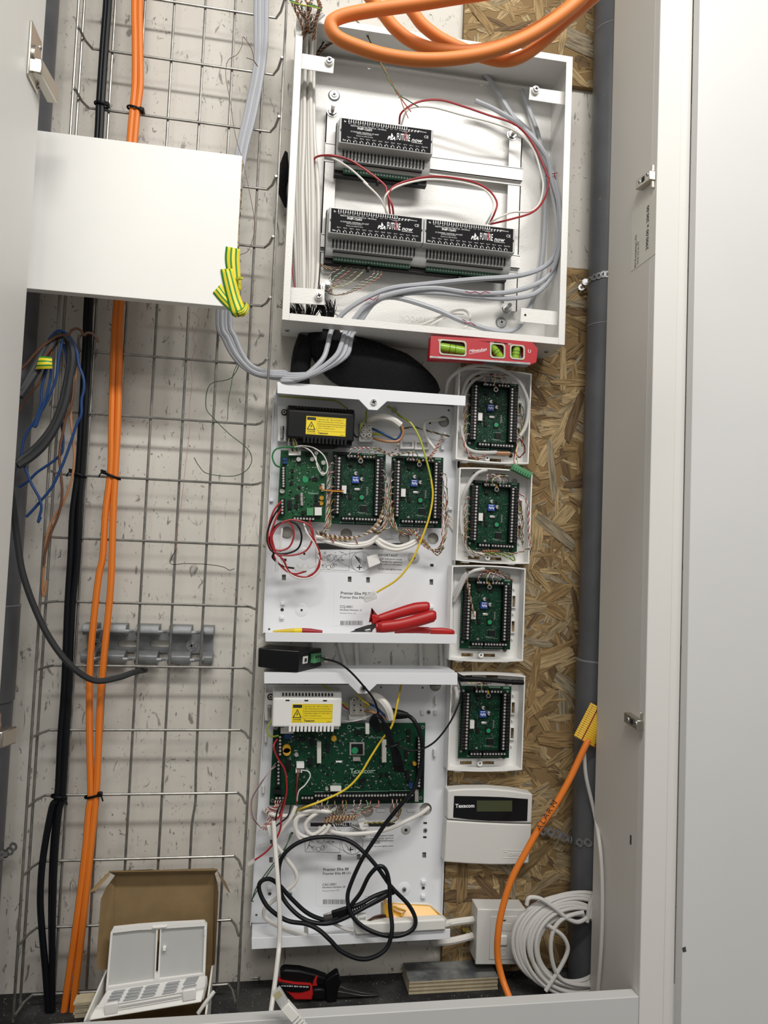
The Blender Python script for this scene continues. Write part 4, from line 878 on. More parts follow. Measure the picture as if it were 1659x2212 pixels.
for u, v in ((.44, .295), (.554, .37)):
    a = eu(u, v); c_ = MB().cyl((a[0], 0, a[1]), (a[0], -.008, a[1]), .0036, 14).build('capacitor', 'cap_silver', exp, bevel=.0004); MB().box(a[0]+.0008, a[0]+.0030, -.0082, -.0079, a[1]-.0018, a[1]+.0018).build('capacitor_mark', 'chip_black', c_)
d = lb(MB(), .37, .336, .504, .427, .006).build('dip_switch', 'dip_blue', exp, smooth=False); s_ = MB()
for i in range(4): lb(s_, .392+i*.026, .368+.008*(i % 2), .406+i*.026, .398+.008*(i % 2), .0068)
lb(s_, .39, .345, .48, .352, .0062); s_.build('switch_levers', 'print_white', d, smooth=False)
for nm, m, u0, v0, u1, v1, h in (('white_connector', 'plastic_cream', .185, .47, .27, .58, .008), ('chip', 'chip_black', .295, .455, .345, .54, .0025), ('chip', 'chip_black', .325, .57, .385, .645, .0025), ('chip', 'chip_black', .515, .575, .625, .66, .002), ('chip', 'chip_black', .555, .735, .675, .815, .0025), ('voltage_regulator', 'chip_black', .30, .14, .38, .19, .004), ('chip', 'chip_black', .52, .29, .57, .315, .002), ('chip', 'chip_black', .55, .16, .62, .19, .002), ('header', 'chip_black', .09, .012, .23, .045, .006)):
    lb(MB(), u0, v0, u1, v1, h).build(nm, m, exp, smooth=False)
lb(MB(), .42, .492, .53, .53, .0035).build('crystal', 'cap_silver', exp, bevel=.0012)
a = eu(.57, .618); MB().cyl((a[0], -.002, a[1]), (a[0], -.0024, a[1]), .0042, 14).build('green_dot', 'led_green', exp)
m = MB()
for i in range(170):
    u, v = rx.uniform(.2, .77), rx.uniform(.14, .86); s = rx.uniform(.006, .014); lb(m, u, v, u+s*rx.choice((.6, 1.2)), v+s*.7, .0007)
for i in range(5): lb(m, .655, .475+i*.022, .685, .487+i*.022, .0006)
for i in range(14): lb(m, .56+i*.014, .845, .566+i*.014, .852, .0006)
for i in range(20): lb(m, .555+(i % 10)*.012, .722+(i//10)*.095, .561+(i % 10)*.012, .733+(i//10)*.095, .0006)
for u, v in ((.92, .07), (.05, .905), (.35, .86), (.05, .07)): a = eu(u, v); m.cyl((a[0], 0, a[1]), (a[0], -.002, a[1]), .0024, 8)
m.build('small_components', 'solder', exp, smooth=False, kind='stuff')
m = MB()
for i in range(140):
    u, v = rx.uniform(.19, .78), rx.uniform(.12, .87); s = rx.uniform(.007, .02); lb(m, u, v, u+s*rx.choice((.7, 1.5)), v+s*.6, .0009)
m.build('black_components', 'chip_black', exp, smooth=False, kind='stuff')
m = MB(); a = eu(.51, .838); textmesh(m, 'Texecom', .0034, (a[0], -.0003, a[1]), bold=.02)
for (u0, v0, u1, v1) in ((.005, .10, .025, .85), (.965, .10, .99, .85), (.18, .965, .45, .985), (.48, .965, .85, .985), (.55, .008, .78, .02), (.84, .01, .96, .03)):
    k = int(max(u1-u0, v1-v0)/.03)
    for i in range(k):
        t = (i+.5)/k
        if v1-v0 > u1-u0: lb(m, u0, v0+(v1-v0)*t-.006, u1-rx.uniform(0, .01), v0+(v1-v0)*t, .0003)
        else: lb(m, u0+(u1-u0)*t-.012, v0, u0+(u1-u0)*t+.006, v1, .0003)
m.build('board_print', 'pcb_print', exp, smooth=False, kind='stuff')
m = MB()
for i in range(7):
    k = rx.uniform(.2, .8)
YE2 = -.034
spots = [(773.8, 1055.7, YE2, 'green expander board, middle of the three in the upper metal cabinet'), (900.3, 1062.4, YE2, 'green expander board, rightmost in the upper metal cabinet'),
         (1064.4, 900, -.030, 'green expander board in the topmost white plastic box'), (1065.5, 1115, -.030, 'green expander board in the second white plastic box from the top'),
         (1050.2, 1325.4, -.030, 'green expander board in the third white plastic box from the top'), (1047.5, 1559.5, -.030, 'green expander board in the lowest white plastic box')]
exps = []
for i, (x, y, Y, lbl) in enumerate(spots):
    o = exp if i == 0 else copy_tree(exp); o.location = at(x, y, Y); tag(o, lbl, 'circuit board', 'expander boards'); exps.append(o)
    o.scale = (1.0, 1, 1.0); o.rotation_euler = (0, math.radians((-.4, -.6, 0, .5, .2, .3)[i]), 0)

# ================================================================== the two sheet metal cabinets
YD = -.090; YP = -.008
def cabinet(name, label, cover, screw_at, back, holes, lip, flange=.012):
    root = thing(name, label, 'enclosure', (.2, 0, lip[1][3].z))
    MB().plate(back, holes, YP-.0012, YP).build('back_plate', 'enamel_white', root)
    cx = [(p.x, p.z) for p in cover]
    cv = MB().plate(cx, [], YD-.0014, YD).build('cover_lip', 'enamel_white', root, bevel=.0006)
    a, b = cover[0], cover[1]
    MB().hexa([(a.x, YD, a.z), (b.x, YD, b.z), (b.x, -.001, b.z), (a.x, -.001, a.z), (a.x, YD, a.z-.0014), (b.x, YD, b.z-.0014), (b.x, -.001, b.z-.0014), (a.x, -.001, a.z-.0014)]).build('top_plate', 'enamel_white', root)
    screw(cv, V((screw_at.x, YD-.0014, screw_at.z)), .0062, .0035, m='steel')
    q = lip[1]
    MB().slab(q, YD-.0014, YD).build('bottom_lip', 'enamel_white', root, bevel=.0005)
    a, b = q[3], q[2]
    MB().hexa([(a.x, YD, a.z), (b.x, YD, b.z), (b.x, -.001, b.z), (a.x, -.001, a.z), (a.x, YD, a.z+.0014), (b.x, YD, b.z+.0014), (b.x, -.001, b.z+.0014), (a.x, -.001, a.z+.0014)]).build('bottom_plate', 'enamel_white', root)
    (l0, l1, l2, l3) = back[0], back[1], back[2], back[3]
    MB().hexa([(l0[0], YP, l0[1]), (l0[0]+.0012, YP, l0[1]), (l0[0]+.0012, YP-flange, l0[1]), (l0[0], YP-flange, l0[1]), (l3[0], YP, l3[1]), (l3[0]+.0012, YP, l3[1]), (l3[0]+.0012, YP-flange, l3[1]), (l3[0], YP-flange, l3[1])]).build('side_flange', 'enamel_white', root)
    MB().hexa([(l1[0]-.0012, YP, l1[1]), (l1[0], YP, l1[1]), (l1[0], YP-flange, l1[1]), (l1[0]-.0012, YP-flange, l1[1]), (l2[0]-.0012, YP, l2[1]), (l2[0], YP, l2[1]), (l2[0], YP-flange, l2[1]), (l2[0]-.0012, YP-flange, l2[1])]).build('side_flange', 'enamel_white', root)
    return root
def xzs(c, q, Y): return [xz(c, x, y, Y) for x, y in q]
def rquad(c, x0, y0, x1, y1, Y=YP): return xzs(c, [(x0, y0), (x1, y0), (x1, y1), (x0, y1)], Y)
def hole(c, x, y, r): a = xz(c, x, y, YP); return ell(a[0], a[1], r)
# ---- upper cabinet
back1 = [xz(E1, 112, 178, YP), xz(E1, 1540, 285, YP), xz(E2, 1512, 760, YP), xz(E2, 95, 748, YP)]
h1 = [hole(E1, 215, 1265, .0115), hole(E1, 678, 1278, .0112), hole(E1, 1128, 1305, .0112), hole(E1, 1352, 1310, .0112), hole(E1, 1437, 400, .0110), hole(E1, 1475, 312, .0022), hole(E1, 1330, 412, .0022), hole(E2, 240, 578, .0033), hole(E2, 143, 722, .0022),
      rquad(E2, 238, 315, 268, 357), rquad(E2, 730, 330, 757, 370), rquad(E2, 867, 334, 894, 376), rquad(E2, 1340, 350, 1366, 392), rquad(E2, 1344, 235, 1370, 256), rquad(E2, 250, 196, 273, 217)]
cab1 = cabinet('metal_cabinet', 'open white metal cabinet with black power supply and red pliers', E1([(140, 90), (1608, 200), (1605, 278), (995, 243), (920, 312), (850, 308), (775, 230), (140, 180)], YD), E1.p(890, 250, YD), back1, h1, (0, E2([(115, 745), (1545, 762), (1540, 832), (115, 815)], YD)))
def dimple(root, c, x, y, r, m='enamel_white', hole_r=.0022, sc_=False):
    p = c.p(x, y, YP-.0012); o = MB().cyl(p, p+V((0, -.0016, 0)), r, 22, r*.72).build('dimple', m, root)
    if sc_: screw(o, p+V((0, -.0016, 0)), .0045, .0022, m='galv')
    else: MB().cyl(p+V((0, -.0016, 0)), p+V((0, -.0019, 0)), hole_r, 10).build('pilot_hole', 'hole_dark', o)
dimple(cab1, E2, 385, 580, .013); dimple(cab1, E2, 405, 160, .012); dimple(cab1, E2, 1222, 190, .012, 'plastic_smoke', .003)
def hooktab(root, c, x, y, w=16, h=12): comp(c, root, 'hook_tab', 'enamel_white', x-w, y-h, x+w, y+h, YP-.0012, .006, .001)
for x, y in ((244, 527), (238, 634), (1352, 556)): hooktab(cab1, E2, x, y)
for x, y in ((1425, 600), (1435, 515)): hooktab(cab1, E1, x, y, 14, 22)
for x, y in ((1485, 1080), (95, 1015)): hooktab(cab1, E1, x, y, 14, 10)
def instruction(root, c, q, head, tx, ty, lines, tw0, crop_dy):
    Y = YP-.0014
    L = MB().slab(c(q, Y), Y-.0003, Y).build('instruction_label', 'label_white', root, smooth=False)
    if head: comp(c, L, 'label_header', 'print_black', *head, Y-.0003, .0002)
    m = MB(); bw = .0005
    def ln(x0, y0, x1, y1, w=bw):
        a, b = c.p(x0, y0, Y-.0004), c.p(x1, y1, Y-.0004); d = (b-a)
        if d.length < 1e-6: return
        n = V((-d.z, 0, d.x)).normalized()*w/2; m.add([a+n, b+n, b-n, a-n], [(0, 1, 2, 3)])
    (x0, y0) = tx
    W2, H2 = 255, 165
    for a in ((0, 0, W2, 12), (W2, 12, W2-8, H2+8), (W2-8, H2+8, 0, H2), (0, H2, 0, 0)): ln(x0+a[0], y0+a[1], x0+a[2], y0+a[3])
    r3 = random.Random(9)
    for k in range(34):
        cx, cy = x0+r3.uniform(15, W2-60), y0+r3.uniform(20, H2-25); a = r3.choice((.5, -.65, 2.1, .52)); l = r3.uniform(8, 40)
        ln(cx, cy, cx+l*math.cos(a), cy+l*math.sin(a), bw*r3.choice((1, 1, 1.8)))
        if k % 3 == 0: ln(cx, cy, cx-8, cy+12); ln(cx+l*math.cos(a), cy+l*math.sin(a), cx+l*math.cos(a)-8, cy+12+l*math.sin(a))
    for (ox, oy, rr_) in ((110, 78, 26), (62, 140, 15), (95, 148, 15), (125, 140, 15), (338, 108, 76)):
        for i in range(24):
            a, b = 2*math.pi*i/24, 2*math.pi*(i+1)/24; ln(x0+ox+rr_*math.cos(a), y0+oy+rr_*math.sin(a), x0+ox+rr_*math.cos(b), y0+oy+rr_*math.sin(b), bw*1.3)
    ln(x0+136, y0+70, x0+300, y0+35); ln(x0+136, y0+88, x0+300, y0+172)
    for i in range(10): ln(x0+290+i*9, y0+60+i*5, x0+305+i*6, y0+85+i*9, bw*(2.5 if i < 5 else 1.2))
    ln(x0+305, y0+150, x0+345, y0+150, .002); ln(x0+325, y0+132, x0+325, y0+170, .002)
    m.build('line_drawing', 'print_black', L, smooth=False)
    t = MB()
    for s, y, b in lines:
        p, e = c.p(tw0[0], y, Y-.0004), c.p(tw0[1], y+(tw0[1]-tw0[0])*.015, Y-.0004); k = MB(); textmesh(k, s, .01, (0, 0, 0)); wd = max(v.x for v in k.v)
        textmesh(t, s, min(.0068, .01*(e.x-p.x)/wd*(1 if b else 1)), p, bold=.012)
    t.build('label_print', 'print_black', L, smooth=False)
instruction(cab1, E2, [(490, 100), (1142, 125), (1128, 305), (482, 290)], (500, 80, 1142, 128), (492, 112), 0, [('IMPORTANT', 178, 1), ('Level indicators must', 202, 0), ('be parallel for optimum', 222, 0), ('performance of wall tamper', 241, 0), ('Do not over-tighten screw.', 277, 0)], (955, 1135), 0)
def namelabel(root, c, q, lines, bar):
    Y = YP-.0014; L = MB().slab(c(q, Y), Y-.0002, Y).build('name_label', 'label_white', root, smooth=False); t = MB()
    for s, x0, x1, y, b in lines:
        p, e = c.p(x0, y, Y-.0004), c.p(x1, y, Y-.0004); k = MB(); textmesh(k, s, .01, (0, 0, 0)); wd = max(v.x for v in k.v); textmesh(t, s, .01*(e.x-p.x)/wd, p, bold=b)
    x0, y0, x1, y1 = bar; rb = random.Random(5); x = x0
    while x < x1:
        w_2 = rb.choice((1.5, 2.5, 3.5)); t.slab(c([(x, y0), (x+w_2, y0), (x+w_2, y1), (x, y1)], Y-.0003), Y-.0004, Y-.0003); x += w_2+rb.choice((2, 3, 4))
    t.build('label_print', 'print_black', L, smooth=False)
namelabel(cab1, E2, [(632, 388), (1060, 400), (1050, 705), (622, 697)], [('Premier Elite PSU200', 676, 930, 462, .012), ('Premier Elite PSU200XP', 672, 925, 492, .006), ('CCJ-0001', 670, 764, 562, .008), ('Hardware Revision: 15', 670, 834, 583, .006), ('Firmware Version: 10.5', 672, 792, 607, -.004)], (675, 660, 840, 693))
# ---- lower cabinet
back2 = [xz(E3, 178, 128, YP), xz(E3, 1492, 130, YP), xz(E4, 1432, 905, YP), xz(E4, 68, 905, YP)]
h2 = [hole(E3, 470, 1030, .0118), hole(E3, 688, 1030, .0118), hole(E3, 905, 1030, .0118), hole(E3, 1110, 1025, .0118), hole(E3, 1325, 1020, .0118), hole(E3, 1395, 135, .0110), hole(E3, 1005, 147, .002), hole(E3, 1302, 150, .002), hole(E4, 112, 850, .0022), hole(E4, 207, 698, .0033), hole(E4, 1307, 657, .0033),
      rquad(E4, 204, 435, 230, 475), rquad(E4, 693, 417, 719, 458), rquad(E4, 831, 413, 858, 453), rquad(E4, 1301, 400, 1328, 440), rquad(E4, 1308, 183, 1334, 200), rquad(E4, 1306, 285, 1331, 301), rquad(E4, 210, 310, 232, 340)]
cab2 = cabinet('metal_cabinet', 'open white metal cabinet with large green main board and white power supply', E3([(168, 40), (1552, 45), (1552, 130), (975, 125), (905, 192), (840, 192), (770, 122), (168, 120)], YD), E3.p(877, 155, YD), back2, h2, (0, E4([(78, 1015), (1500, 948), (1500, 1020), (78, 1095)], YD)))
dimple(cab2, E4, 1183, 240, .0095, 'plastic_smoke', .003); dimple(cab2, E4, 1170, 665, .0135, sc_=True); dimple(cab2, E4, 352, 700, .0125, sc_=True); dimple(cab2, E4, 368, 262, .010)
for x, y in ((208, 648), (1308, 608), (1306, 712), (205, 752)): hooktab(cab2, E4, x, y)
for x, y in ((180, 510), (162, 872), (1385, 612), (1395, 238)): comp(E3, cab2, 'clip_post', 'plastic_cream', x-10, y-32, x+10, y+32, YP-.0012, .008, .003)
for x, y in ((1298, 326), (1392, 326)): comp(E3, cab2, 'clip_post', 'plastic_cream', x-11, y-16, x+11, y+16, YP-.0012, .006, .001)
screw(cab2, E3.p(1346, 326, YP-.0012), .0042, .002, m='galv'); screw(cab2, E4.p(1322, 243, YP-.0012), .0042, .002, m='galv')
for x in (588, 790, 1002, 1220): comp(E3, cab2, 'cable_anchor', 'enamel_white', x-32, 1016, x+32, 1042, YP-.0012, .004, .002)
for x in (1015,): comp(E1, cab1, 'cable_anchor', 'enamel_white', x-32, 1288, x+32, 1312, YP-.0012, .004, .002)
instruction(cab2, E4, [(465, 222), (1100, 262), (1092, 395), (460, 405)], (500, 190, 1105, 216), (462, 232), 0, [('Level indicators must', 290, 0), ('be parallel for optimum', 308, 0), ('performance of wall tamper', 326, 0), ('switch.', 342, 0), ('Do not over-tighten screw.', 364, 0)], (930, 1095), 0)
m = MB(); p, e = E4.p(678, 212, YP-.0022), E4.p(790, 212, YP-.0022); textmesh(m, 'WALL TAMPER', .0082, p, bold=.015); m.build('label_heading', 'print_white', cab2, smooth=False)
namelabel(cab2, E4, [(545, 475), (950, 480), (945, 790), (540, 788)], [('Premier Elite 88', 590, 772, 536, .012), ('Premier Elite 88 LS1', 587, 787, 564, .006), ('CAC-0001', 584, 682, 642, .008), ('Hardware Revision: 28', 584, 748, 660, .006), ('Firmware Version: 0.02', 585, 705, 683, -.004), ('Code: 2900', 887, 930, 722, -.004), ('Box No. 8', 887, 930, 740, -.004)], (590, 740, 750, 774))

# ================================================================== power supplies
def psu(label, c, x, y, Y, m, lbm, cap, teeth_m):
    o = c.p(x, y, Y); w, h = .122, .050
    root = thing('power_supply', label, 'power supply', o+V((w/2, 0, -h)))
    P = lambda a, b, d: o+V((a, b, d))
    MB().prism([P(0, .0, -h), P(0, 0, 0), P(0, .012, .011), P(0, .052, .011), P(0, .052, -h)], (w, 0, 0)).build('case', m, root, bevel=.003, seg=3)
    s = MB()
    for i in range(16): s.box(o.x+.016+i*.0058, o.x+.0185+i*.0058, Y+.001, Y+.013, o.z+.0045, o.z+.0085)
    s.build('vent_slots', cap, root)
    t = MB()
    for i in range(12): t.box(o.x+.030+i*.0068, o.x+.0342+i*.0068, Y-.0006, Y+.010, o.z-h-.0075, o.z-h+.006)
    t.box(o.x+.022, o.x+w-.002, Y+.012, Y+.045, o.z-h-.006, o.z-h+.002).build('cooling_teeth', teeth_m, root)
    for u in (.022, .055, .088): MB().box(o.x+u, o.x+u+.007, Y-.0003, Y+.001, o.z-.0045, o.z-.002).build('clip_slot', cap, root)
    l0 = (.034, -.009); lw_, lh = .072, .033
    L = MB().box(o.x+l0[0], o.x+l0[0]+lw_, Y-.0004, Y+.0002, o.z+l0[1]-lh, o.z+l0[1]).build('warning_label', lbm, root, smooth=False)
    k = MB(); bx, bz = o.x+l0[0], o.z+l0[1]; yy = Y-.0006
    k.box(bx+.0015, bx+.0175, yy, Y, bz-.007, bz-.0015)
    tri = [(bx+.0095, bz-.009), (bx+.0015, bz-.0245), (bx+.0175, bz-.0245)]; ti = [(bx+.0095, bz-.0115), (bx+.0038, bz-.0232), (bx+.0152, bz-.0232)]
    k.plate(tri, [ti], yy, Y); k.add([(bx+.0103, yy, bz-.0130), (bx+.0078, yy, bz-.0185), (bx+.0092, yy, bz-.0185), (bx+.0082, yy, bz-.0225), (bx+.0112, yy, bz-.0170), (bx+.0096, yy, bz-.0170)], [(0, 1, 2, 3, 4, 5)])
    def tx(s_, a, b, z, bd=0): q_ = MB(); textmesh(q_, s_, .01, (0, 0, 0)); wd = max(v.x for v in q_.v); textmesh(k, s_, .01*(b-a)/wd, (bx+a, yy, bz+z), bold=bd)
    tx('DANGER', .0025, .017, -.0285, .02); tx('HIGH VOLTAGE', .002, .0175, -.0315)
    tx('Rated Input: 100V - 240V, AC, 50-60Hz, 1A', .022, .068, -.0055, .01); tx('Mains Terminal Block Fuse: 3.15A Slow Blow', .022, .068, -.0095, .01)
    tx('Rated Output Voltage: 13.7V +/-2%, 1.5A DC', .022, .068, -.0175, .01); tx('Refer to installation manual.', .022, .052, -.0215)
    tx('Texecom', .0215, .040, -.0310, .03); tx('LABEL6-2', .062, .070, -.0318)
    for z0, z1 in ((-.0125, -.0012), (-.0255, -.0135)): k.plate(rect(bx+.0198, bx+.0710, bz+z0, bz+z1), [rect(bx+.0201, bx+.0707, bz+z0+.0003, bz+z1-.0003)], yy, Y)
    k.build('label_print', 'print_black', L, smooth=False)
    return root
psu('black power supply with yellow warning label, upper cabinet', E1, 222, 306, -.068, 'psu_black', 'label_yellow', 'hole_dark', 'psu_black')
psu('white power supply with yellow warning label, lower cabinet', E3, 232, 228, -.070, 'plastic_white', 'label_yellow', 'hole_dark', 'plastic_white')
def fuse_clip(label, c, x0, y0, x1, y1, sx, sy):
    o = thing('fuse_holder', label, 'fuse holder', c.p((x0+x1)/2, y1, -.03))
    comp(c, o, 'holder_plate', 'plastic_white', x0, y0, x1, y1, -.012, .012, .0015)
    xm = (x0+x1)/2; ym = y0+(y1-y0)*.72; a, b = c.p(xm+2, ym-48, -.0275), c.p(xm, ym+48, -.0275)
    MB().cyl(a, b, .0028, 10).build('fuse', 'galv', o); MB().cyl(a.lerp(b, .0), a.lerp(b, .2), .0033, 10).build('fuse_cap', 'steel', o); MB().cyl(a.lerp(b, .8), b, .0033, 10).build('fuse_cap', 'steel', o)
    comp(c, o, 'fuse_well', 'chip_black', xm-11, ym-30, xm+11, ym+30, -.024, .0012)
    p = c.p(sx, sy, -.024); MB().cyl(p, p+V((0, -.001, 0)), .0060, 14).build('washer', 'chip_black', o); screw(o, p+V((0, -.001, 0)), .0042, .002)
fuse_clip('white fuse holder left of the black power supply', E1, 142, 285, 212, 560, 195, 328)
fuse_clip('white fuse holder left of the white power supply', E3, 172, 180, 236, 378, 214, 216)
def choc(label, c, x0, y0, x1, y1):
    o = thing('terminal_block', label, 'terminal block', c.p((x0+x1)/2, y1, -.03)); w2, h2_ = x1-x0, y1-y0
    comp(c, o, 'block_body', 'ivory_terminal', x0, y0, x1, y0+h2_*.72, -.012, .022, .001)
    for j in range(2):
        for i in range(3):
            X, Yy = x0+w2*(.33+.40*j), y0+h2_*(.10+.25*i); p = c.p(X, Yy, -.034); t_ = MB().cyl(p, p+V((0, -.004, 0)), .0042, 12).build('screw_tower', 'ivory_terminal', o); screw(t_, p+V((0, -.004, 0)), .0028, .0006, m='galv')
    b = comp(c, o, 'fuse_carrier', 'plastic_white', x0-4, y0+h2_*.72, x1+4, y1, -.012, .018, .001); comp(c, b, 'carrier_pocket', 'plastic_smoke', x0+14, y0+h2_*.80, x1-12, y1-8, -.030, .0006)
choc('ivory screw terminal block beside the black power supply', E1, 772, 420, 888, 562); choc('ivory screw terminal block beside the white power supply', E3, 772, 222, 890, 368)
# two empty relay frames clipped on the upper back plate
for k, (x0, y0, x1, y1) in enumerate(((1098, 545, 1208, 612), (1212, 548, 1328, 616))):
    Y = YP-.0014; tag(MB().plate(rquad(E1, x0, y0, x1, y1, Y-.008), [rquad(E1, x0+18, y0+14, x1-18, y1-16, Y-.008)], Y-.008, Y).build('relay_frame', 'plastic_white', bevel=.0005), ['empty white clip frame, left of two, above the expander boards', 'empty white clip frame, right of two, above the expander boards'][k], 'clip frame')
# ================================================================== left board of the upper cabinet
YQ = -.032
def scatter(parent, c, x0, y0, x1, y1, n, Y, m, smin, smax, seed, name, h=.0008):
    r_ = random.Random(seed); g = MB()
    for i in range(n):
        x, y = r_.uniform(x0, x1), r_.uniform(y0, y1); s = r_.uniform(smin, smax); a = r_.choice((.5, 1, 1.6)); g.slab(c([(x, y), (x+s*a, y), (x+s*a, y+s), (x, y+s)], Y), Y-h, Y)
    g.build(name, m, parent, smooth=False, kind='stuff')
def screws_on(parent, c, pts, Y, r=.0021, m='screw_bright'):
    g = MB()
    for x, y in pts: p = c.p(x, y, Y); g.cyl(p, p+V((0, -.001, 0)), r, 8)
    g.build('screws', m, parent)
pb = thing('power_board', 'lighter green circuit board, leftmost in the upper metal cabinet', 'circuit board', E1.p(330, 1170, YQ))
MB().slab(E1([(168, 622), (535, 640), (510, 1185), (138, 1168)], YQ), YQ-.0016, YQ).build('board', 'pcb_green_light', pb, smooth=False)
Yb_ = YQ-.0016
for nm, m, q, h in (('white_connector', 'plastic_cream', (228, 628, 322, 666), .010), ('chip', 'chip_black', (362, 645, 398, 672), .004), ('chip', 'chip_black', (412, 836, 455, 862), .003), ('chip', 'chip_black', (283, 968, 306, 1028), .003), ('chip', 'chip_black', (222, 1012, 255, 1080), .004), ('chip', 'chip_black', (272, 1042, 302, 1080), .003), ('chip', 'chip_black', (300, 902, 320, 925), .003), ('chip', 'chip_black', (430, 970, 455, 1020), .003),
                    ('relay', 'plastic_cream', (428, 1070, 482, 1132), .014), ('green_terminal', 'terminal_green', (368, 1074, 420, 1132), .010), ('inductor', 'chip_black', (430, 1030, 470, 1068), .006), ('connector', 'plastic_cream', (482, 885, 506, 945), .007), ('blue_capacitor', 'wire_blue', (180, 685, 216, 706), .006), ('blue_capacitor', 'wire_blue', (182, 710, 216, 730), .006),
                    ('chip', 'chip_black', (245, 770, 268, 795), .003), ('chip', 'chip_black', (248, 815, 268, 838), .003), ('chip', 'chip_black', (240, 865, 262, 890), .003), ('chip', 'chip_black', (330, 1095, 352, 1125), .004)):
    comp(E1, pb, nm, m, *q, Yb_, h, 0)
for x, y, r in ((305, 697, .0042), (410, 697, .0040), (497, 723, .0042), (492, 808, .0042), (442, 648, .0036)):
    p = E1.p(x, y, Yb_); MB().cyl(p, p+V((0, -.009, 0)), r, 14).build('capacitor', 'cap_silver', pb)
p = E1.p(360, 852, Yb_); MB().cyl(p, p+V((0, -.001, 0)), .0055, 16).build('green_dot', 'led_green', pb)
for x, y in ((485, 995), (482, 1035)): p = E1.p(x, y, Yb_); MB().cyl(p, p+V((0, -.004, 0)), .0042, 12).build('varistor', 'varistor', pb)
for x, y in ((330, 970), (332, 1038), (330, 1004)): a, b = E1.p(x, y-16, Yb_-.003), E1.p(x, y+16, Yb_-.003); MB().cyl(a, b, .003, 10).build('fuse', 'cap_silver', pb)
for (x0, y0, x1, y1, pts) in ((172, 748, 204, 918, [(188, 762+i*20) for i in range(8)]), (165, 1002, 200, 1112, [(180, 1016+i*24) for i in range(5)]), (262, 1138, 430, 1170, [(276+i*24, 1153+i*1.0) for i in range(7)])):
    t = comp(E1, pb, 'terminal_block', 'terminal_black', x0, y0, x1, y1, Yb_, .011); screws_on(t, E1, pts, Yb_-.011)
p = E1.p(178, 942, Yb_); MB().cyl(p, p+V((0, -.005, 0)), .0046, 8).build('tamper_post', 'screw_bright', pb)
scatter(pb, E1, 215, 690, 500, 1120, 120, Yb_, 'solder', 4, 9, 31, 'small_components'); scatter(pb, E1, 215, 690, 500, 1120, 70, Yb_, 'chip_black', 5, 11, 32, 'black_components')
m = MB(); textmesh(m, 'Texecom', .0052, E1.p(378, 962, Yb_-.0003), bold=.02); m.build('board_print', 'pcb_print', pb, smooth=False, kind='stuff')

# ================================================================== main board of the lower cabinet
mbd = thing('main_board', 'large green main circuit board in the lower metal cabinet', 'circuit board', E3.p(760, 990, YQ))
MB().slab(E3([(236, 408), (1322, 402), (1310, 975), (205, 992)], YQ), YQ-.0016, YQ).build('board', 'pcb_green', mbd, smooth=False)
for nm, m, q, h in (('white_connector', 'plastic_cream', (285, 430, 378, 470), .010), ('blue_capacitor', 'wire_blue', (312, 478, 365, 512), .006), ('expansion_socket', 'ivory_terminal', (545, 532, 574, 682), .009), ('expansion_socket', 'ivory_terminal', (1008, 520, 1038, 676), .009), ('processor', 'cap_silver', (780, 542, 886, 634), .0012), ('processor_die', 'chip_black', (792, 552, 874, 626), .003),
                    ('crystal', 'cap_silver', (803, 645, 855, 672), .0045), ('chip', 'chip_black', (608, 552, 636, 612), .003), ('chip', 'chip_black', (412, 508, 462, 530), .003), ('chip', 'chip_black', (480, 655, 515, 700), .006), ('chip', 'chip_black', (325, 665, 362, 728), .006), ('white_connector', 'plastic_white', (398, 678, 452, 714), .012), ('white_connector', 'plastic_cream', (392, 725, 438, 750), .009),
                    ('expansion_header', 'plastic_cream', (640, 852, 718, 884), .007), ('chip', 'chip_black', (848, 808, 890, 830), .004), ('header', 'chip_black', (815, 452, 866, 474), .006), ('chip', 'chip_black', (990, 762, 1014, 786), .003), ('chip', 'chip_black', (1036, 760, 1060, 784), .003), ('chip', 'chip_black', (1172, 600, 1196, 650), .003), ('header', 'chip_black', (232, 870, 292, 902), .008), ('white_sticker', 'label_white', (682, 674, 726, 687), .0006),
                    ('voltage_regulator', 'chip_black', (1188, 450, 1216, 478), .004), ('voltage_regulator', 'chip_black', (1188, 500, 1216, 528), .004), ('chip', 'chip_black', (1180, 740, 1205, 810), .006), ('telecom_socket', 'cap_silver', (1242, 872, 1268, 958), .008), ('chip', 'chip_black', (498, 495, 522, 560), .005), ('chip', 'chip_black', (420, 432, 450, 456), .003), ('blue_capacitor', 'wire_blue', (1202, 828, 1228, 866), .006), ('white_connector', 'plastic_cream', (890, 402, 916, 474), .010)):
    comp(E3, mbd, nm, m, *q, Yb_, h, 0)
p = E3.p(818, 601, Yb_-.003); MB().cyl(p, p+V((0, -.0006, 0)), .0062, 16).build('green_dot', 'led_green', mbd)
for x, y, r, m in ((328, 582, .0075, 'varistor'), (330, 604, .007, 'varistor'), (398, 625, .0035, 'cap_silver'), (665, 510, .005, 'varistor'), (1242, 690, .0035, 'varistor'), (615, 870, .003, 'screw_bright')):
    p = E3.p(x, y, Yb_); MB().cyl(p, p+V((0, -.007, 0)), r, 14).build('round_component', m, mbd)
def tblock(x0, y0, x1, y1, n, vertical, h=.012):
    t = comp(E3, mbd, 'terminal_block', 'terminal_black', x0, y0, x1, y1, Yb_, h)
    screws_on(t, E3, [((x0+x1)/2, y0+(i+.5)*(y1-y0)/n) if vertical else (x0+(i+.5)*(x1-x0)/n, (y0+y1)/2) for i in range(n)], Yb_-h, .0021)
tblock(268, 492, 296, 640, 6, True); tblock(255, 668, 286, 848, 7, True); tblock(244, 922, 316, 962, 3, False); tblock(432, 920, 522, 960, 4, False)
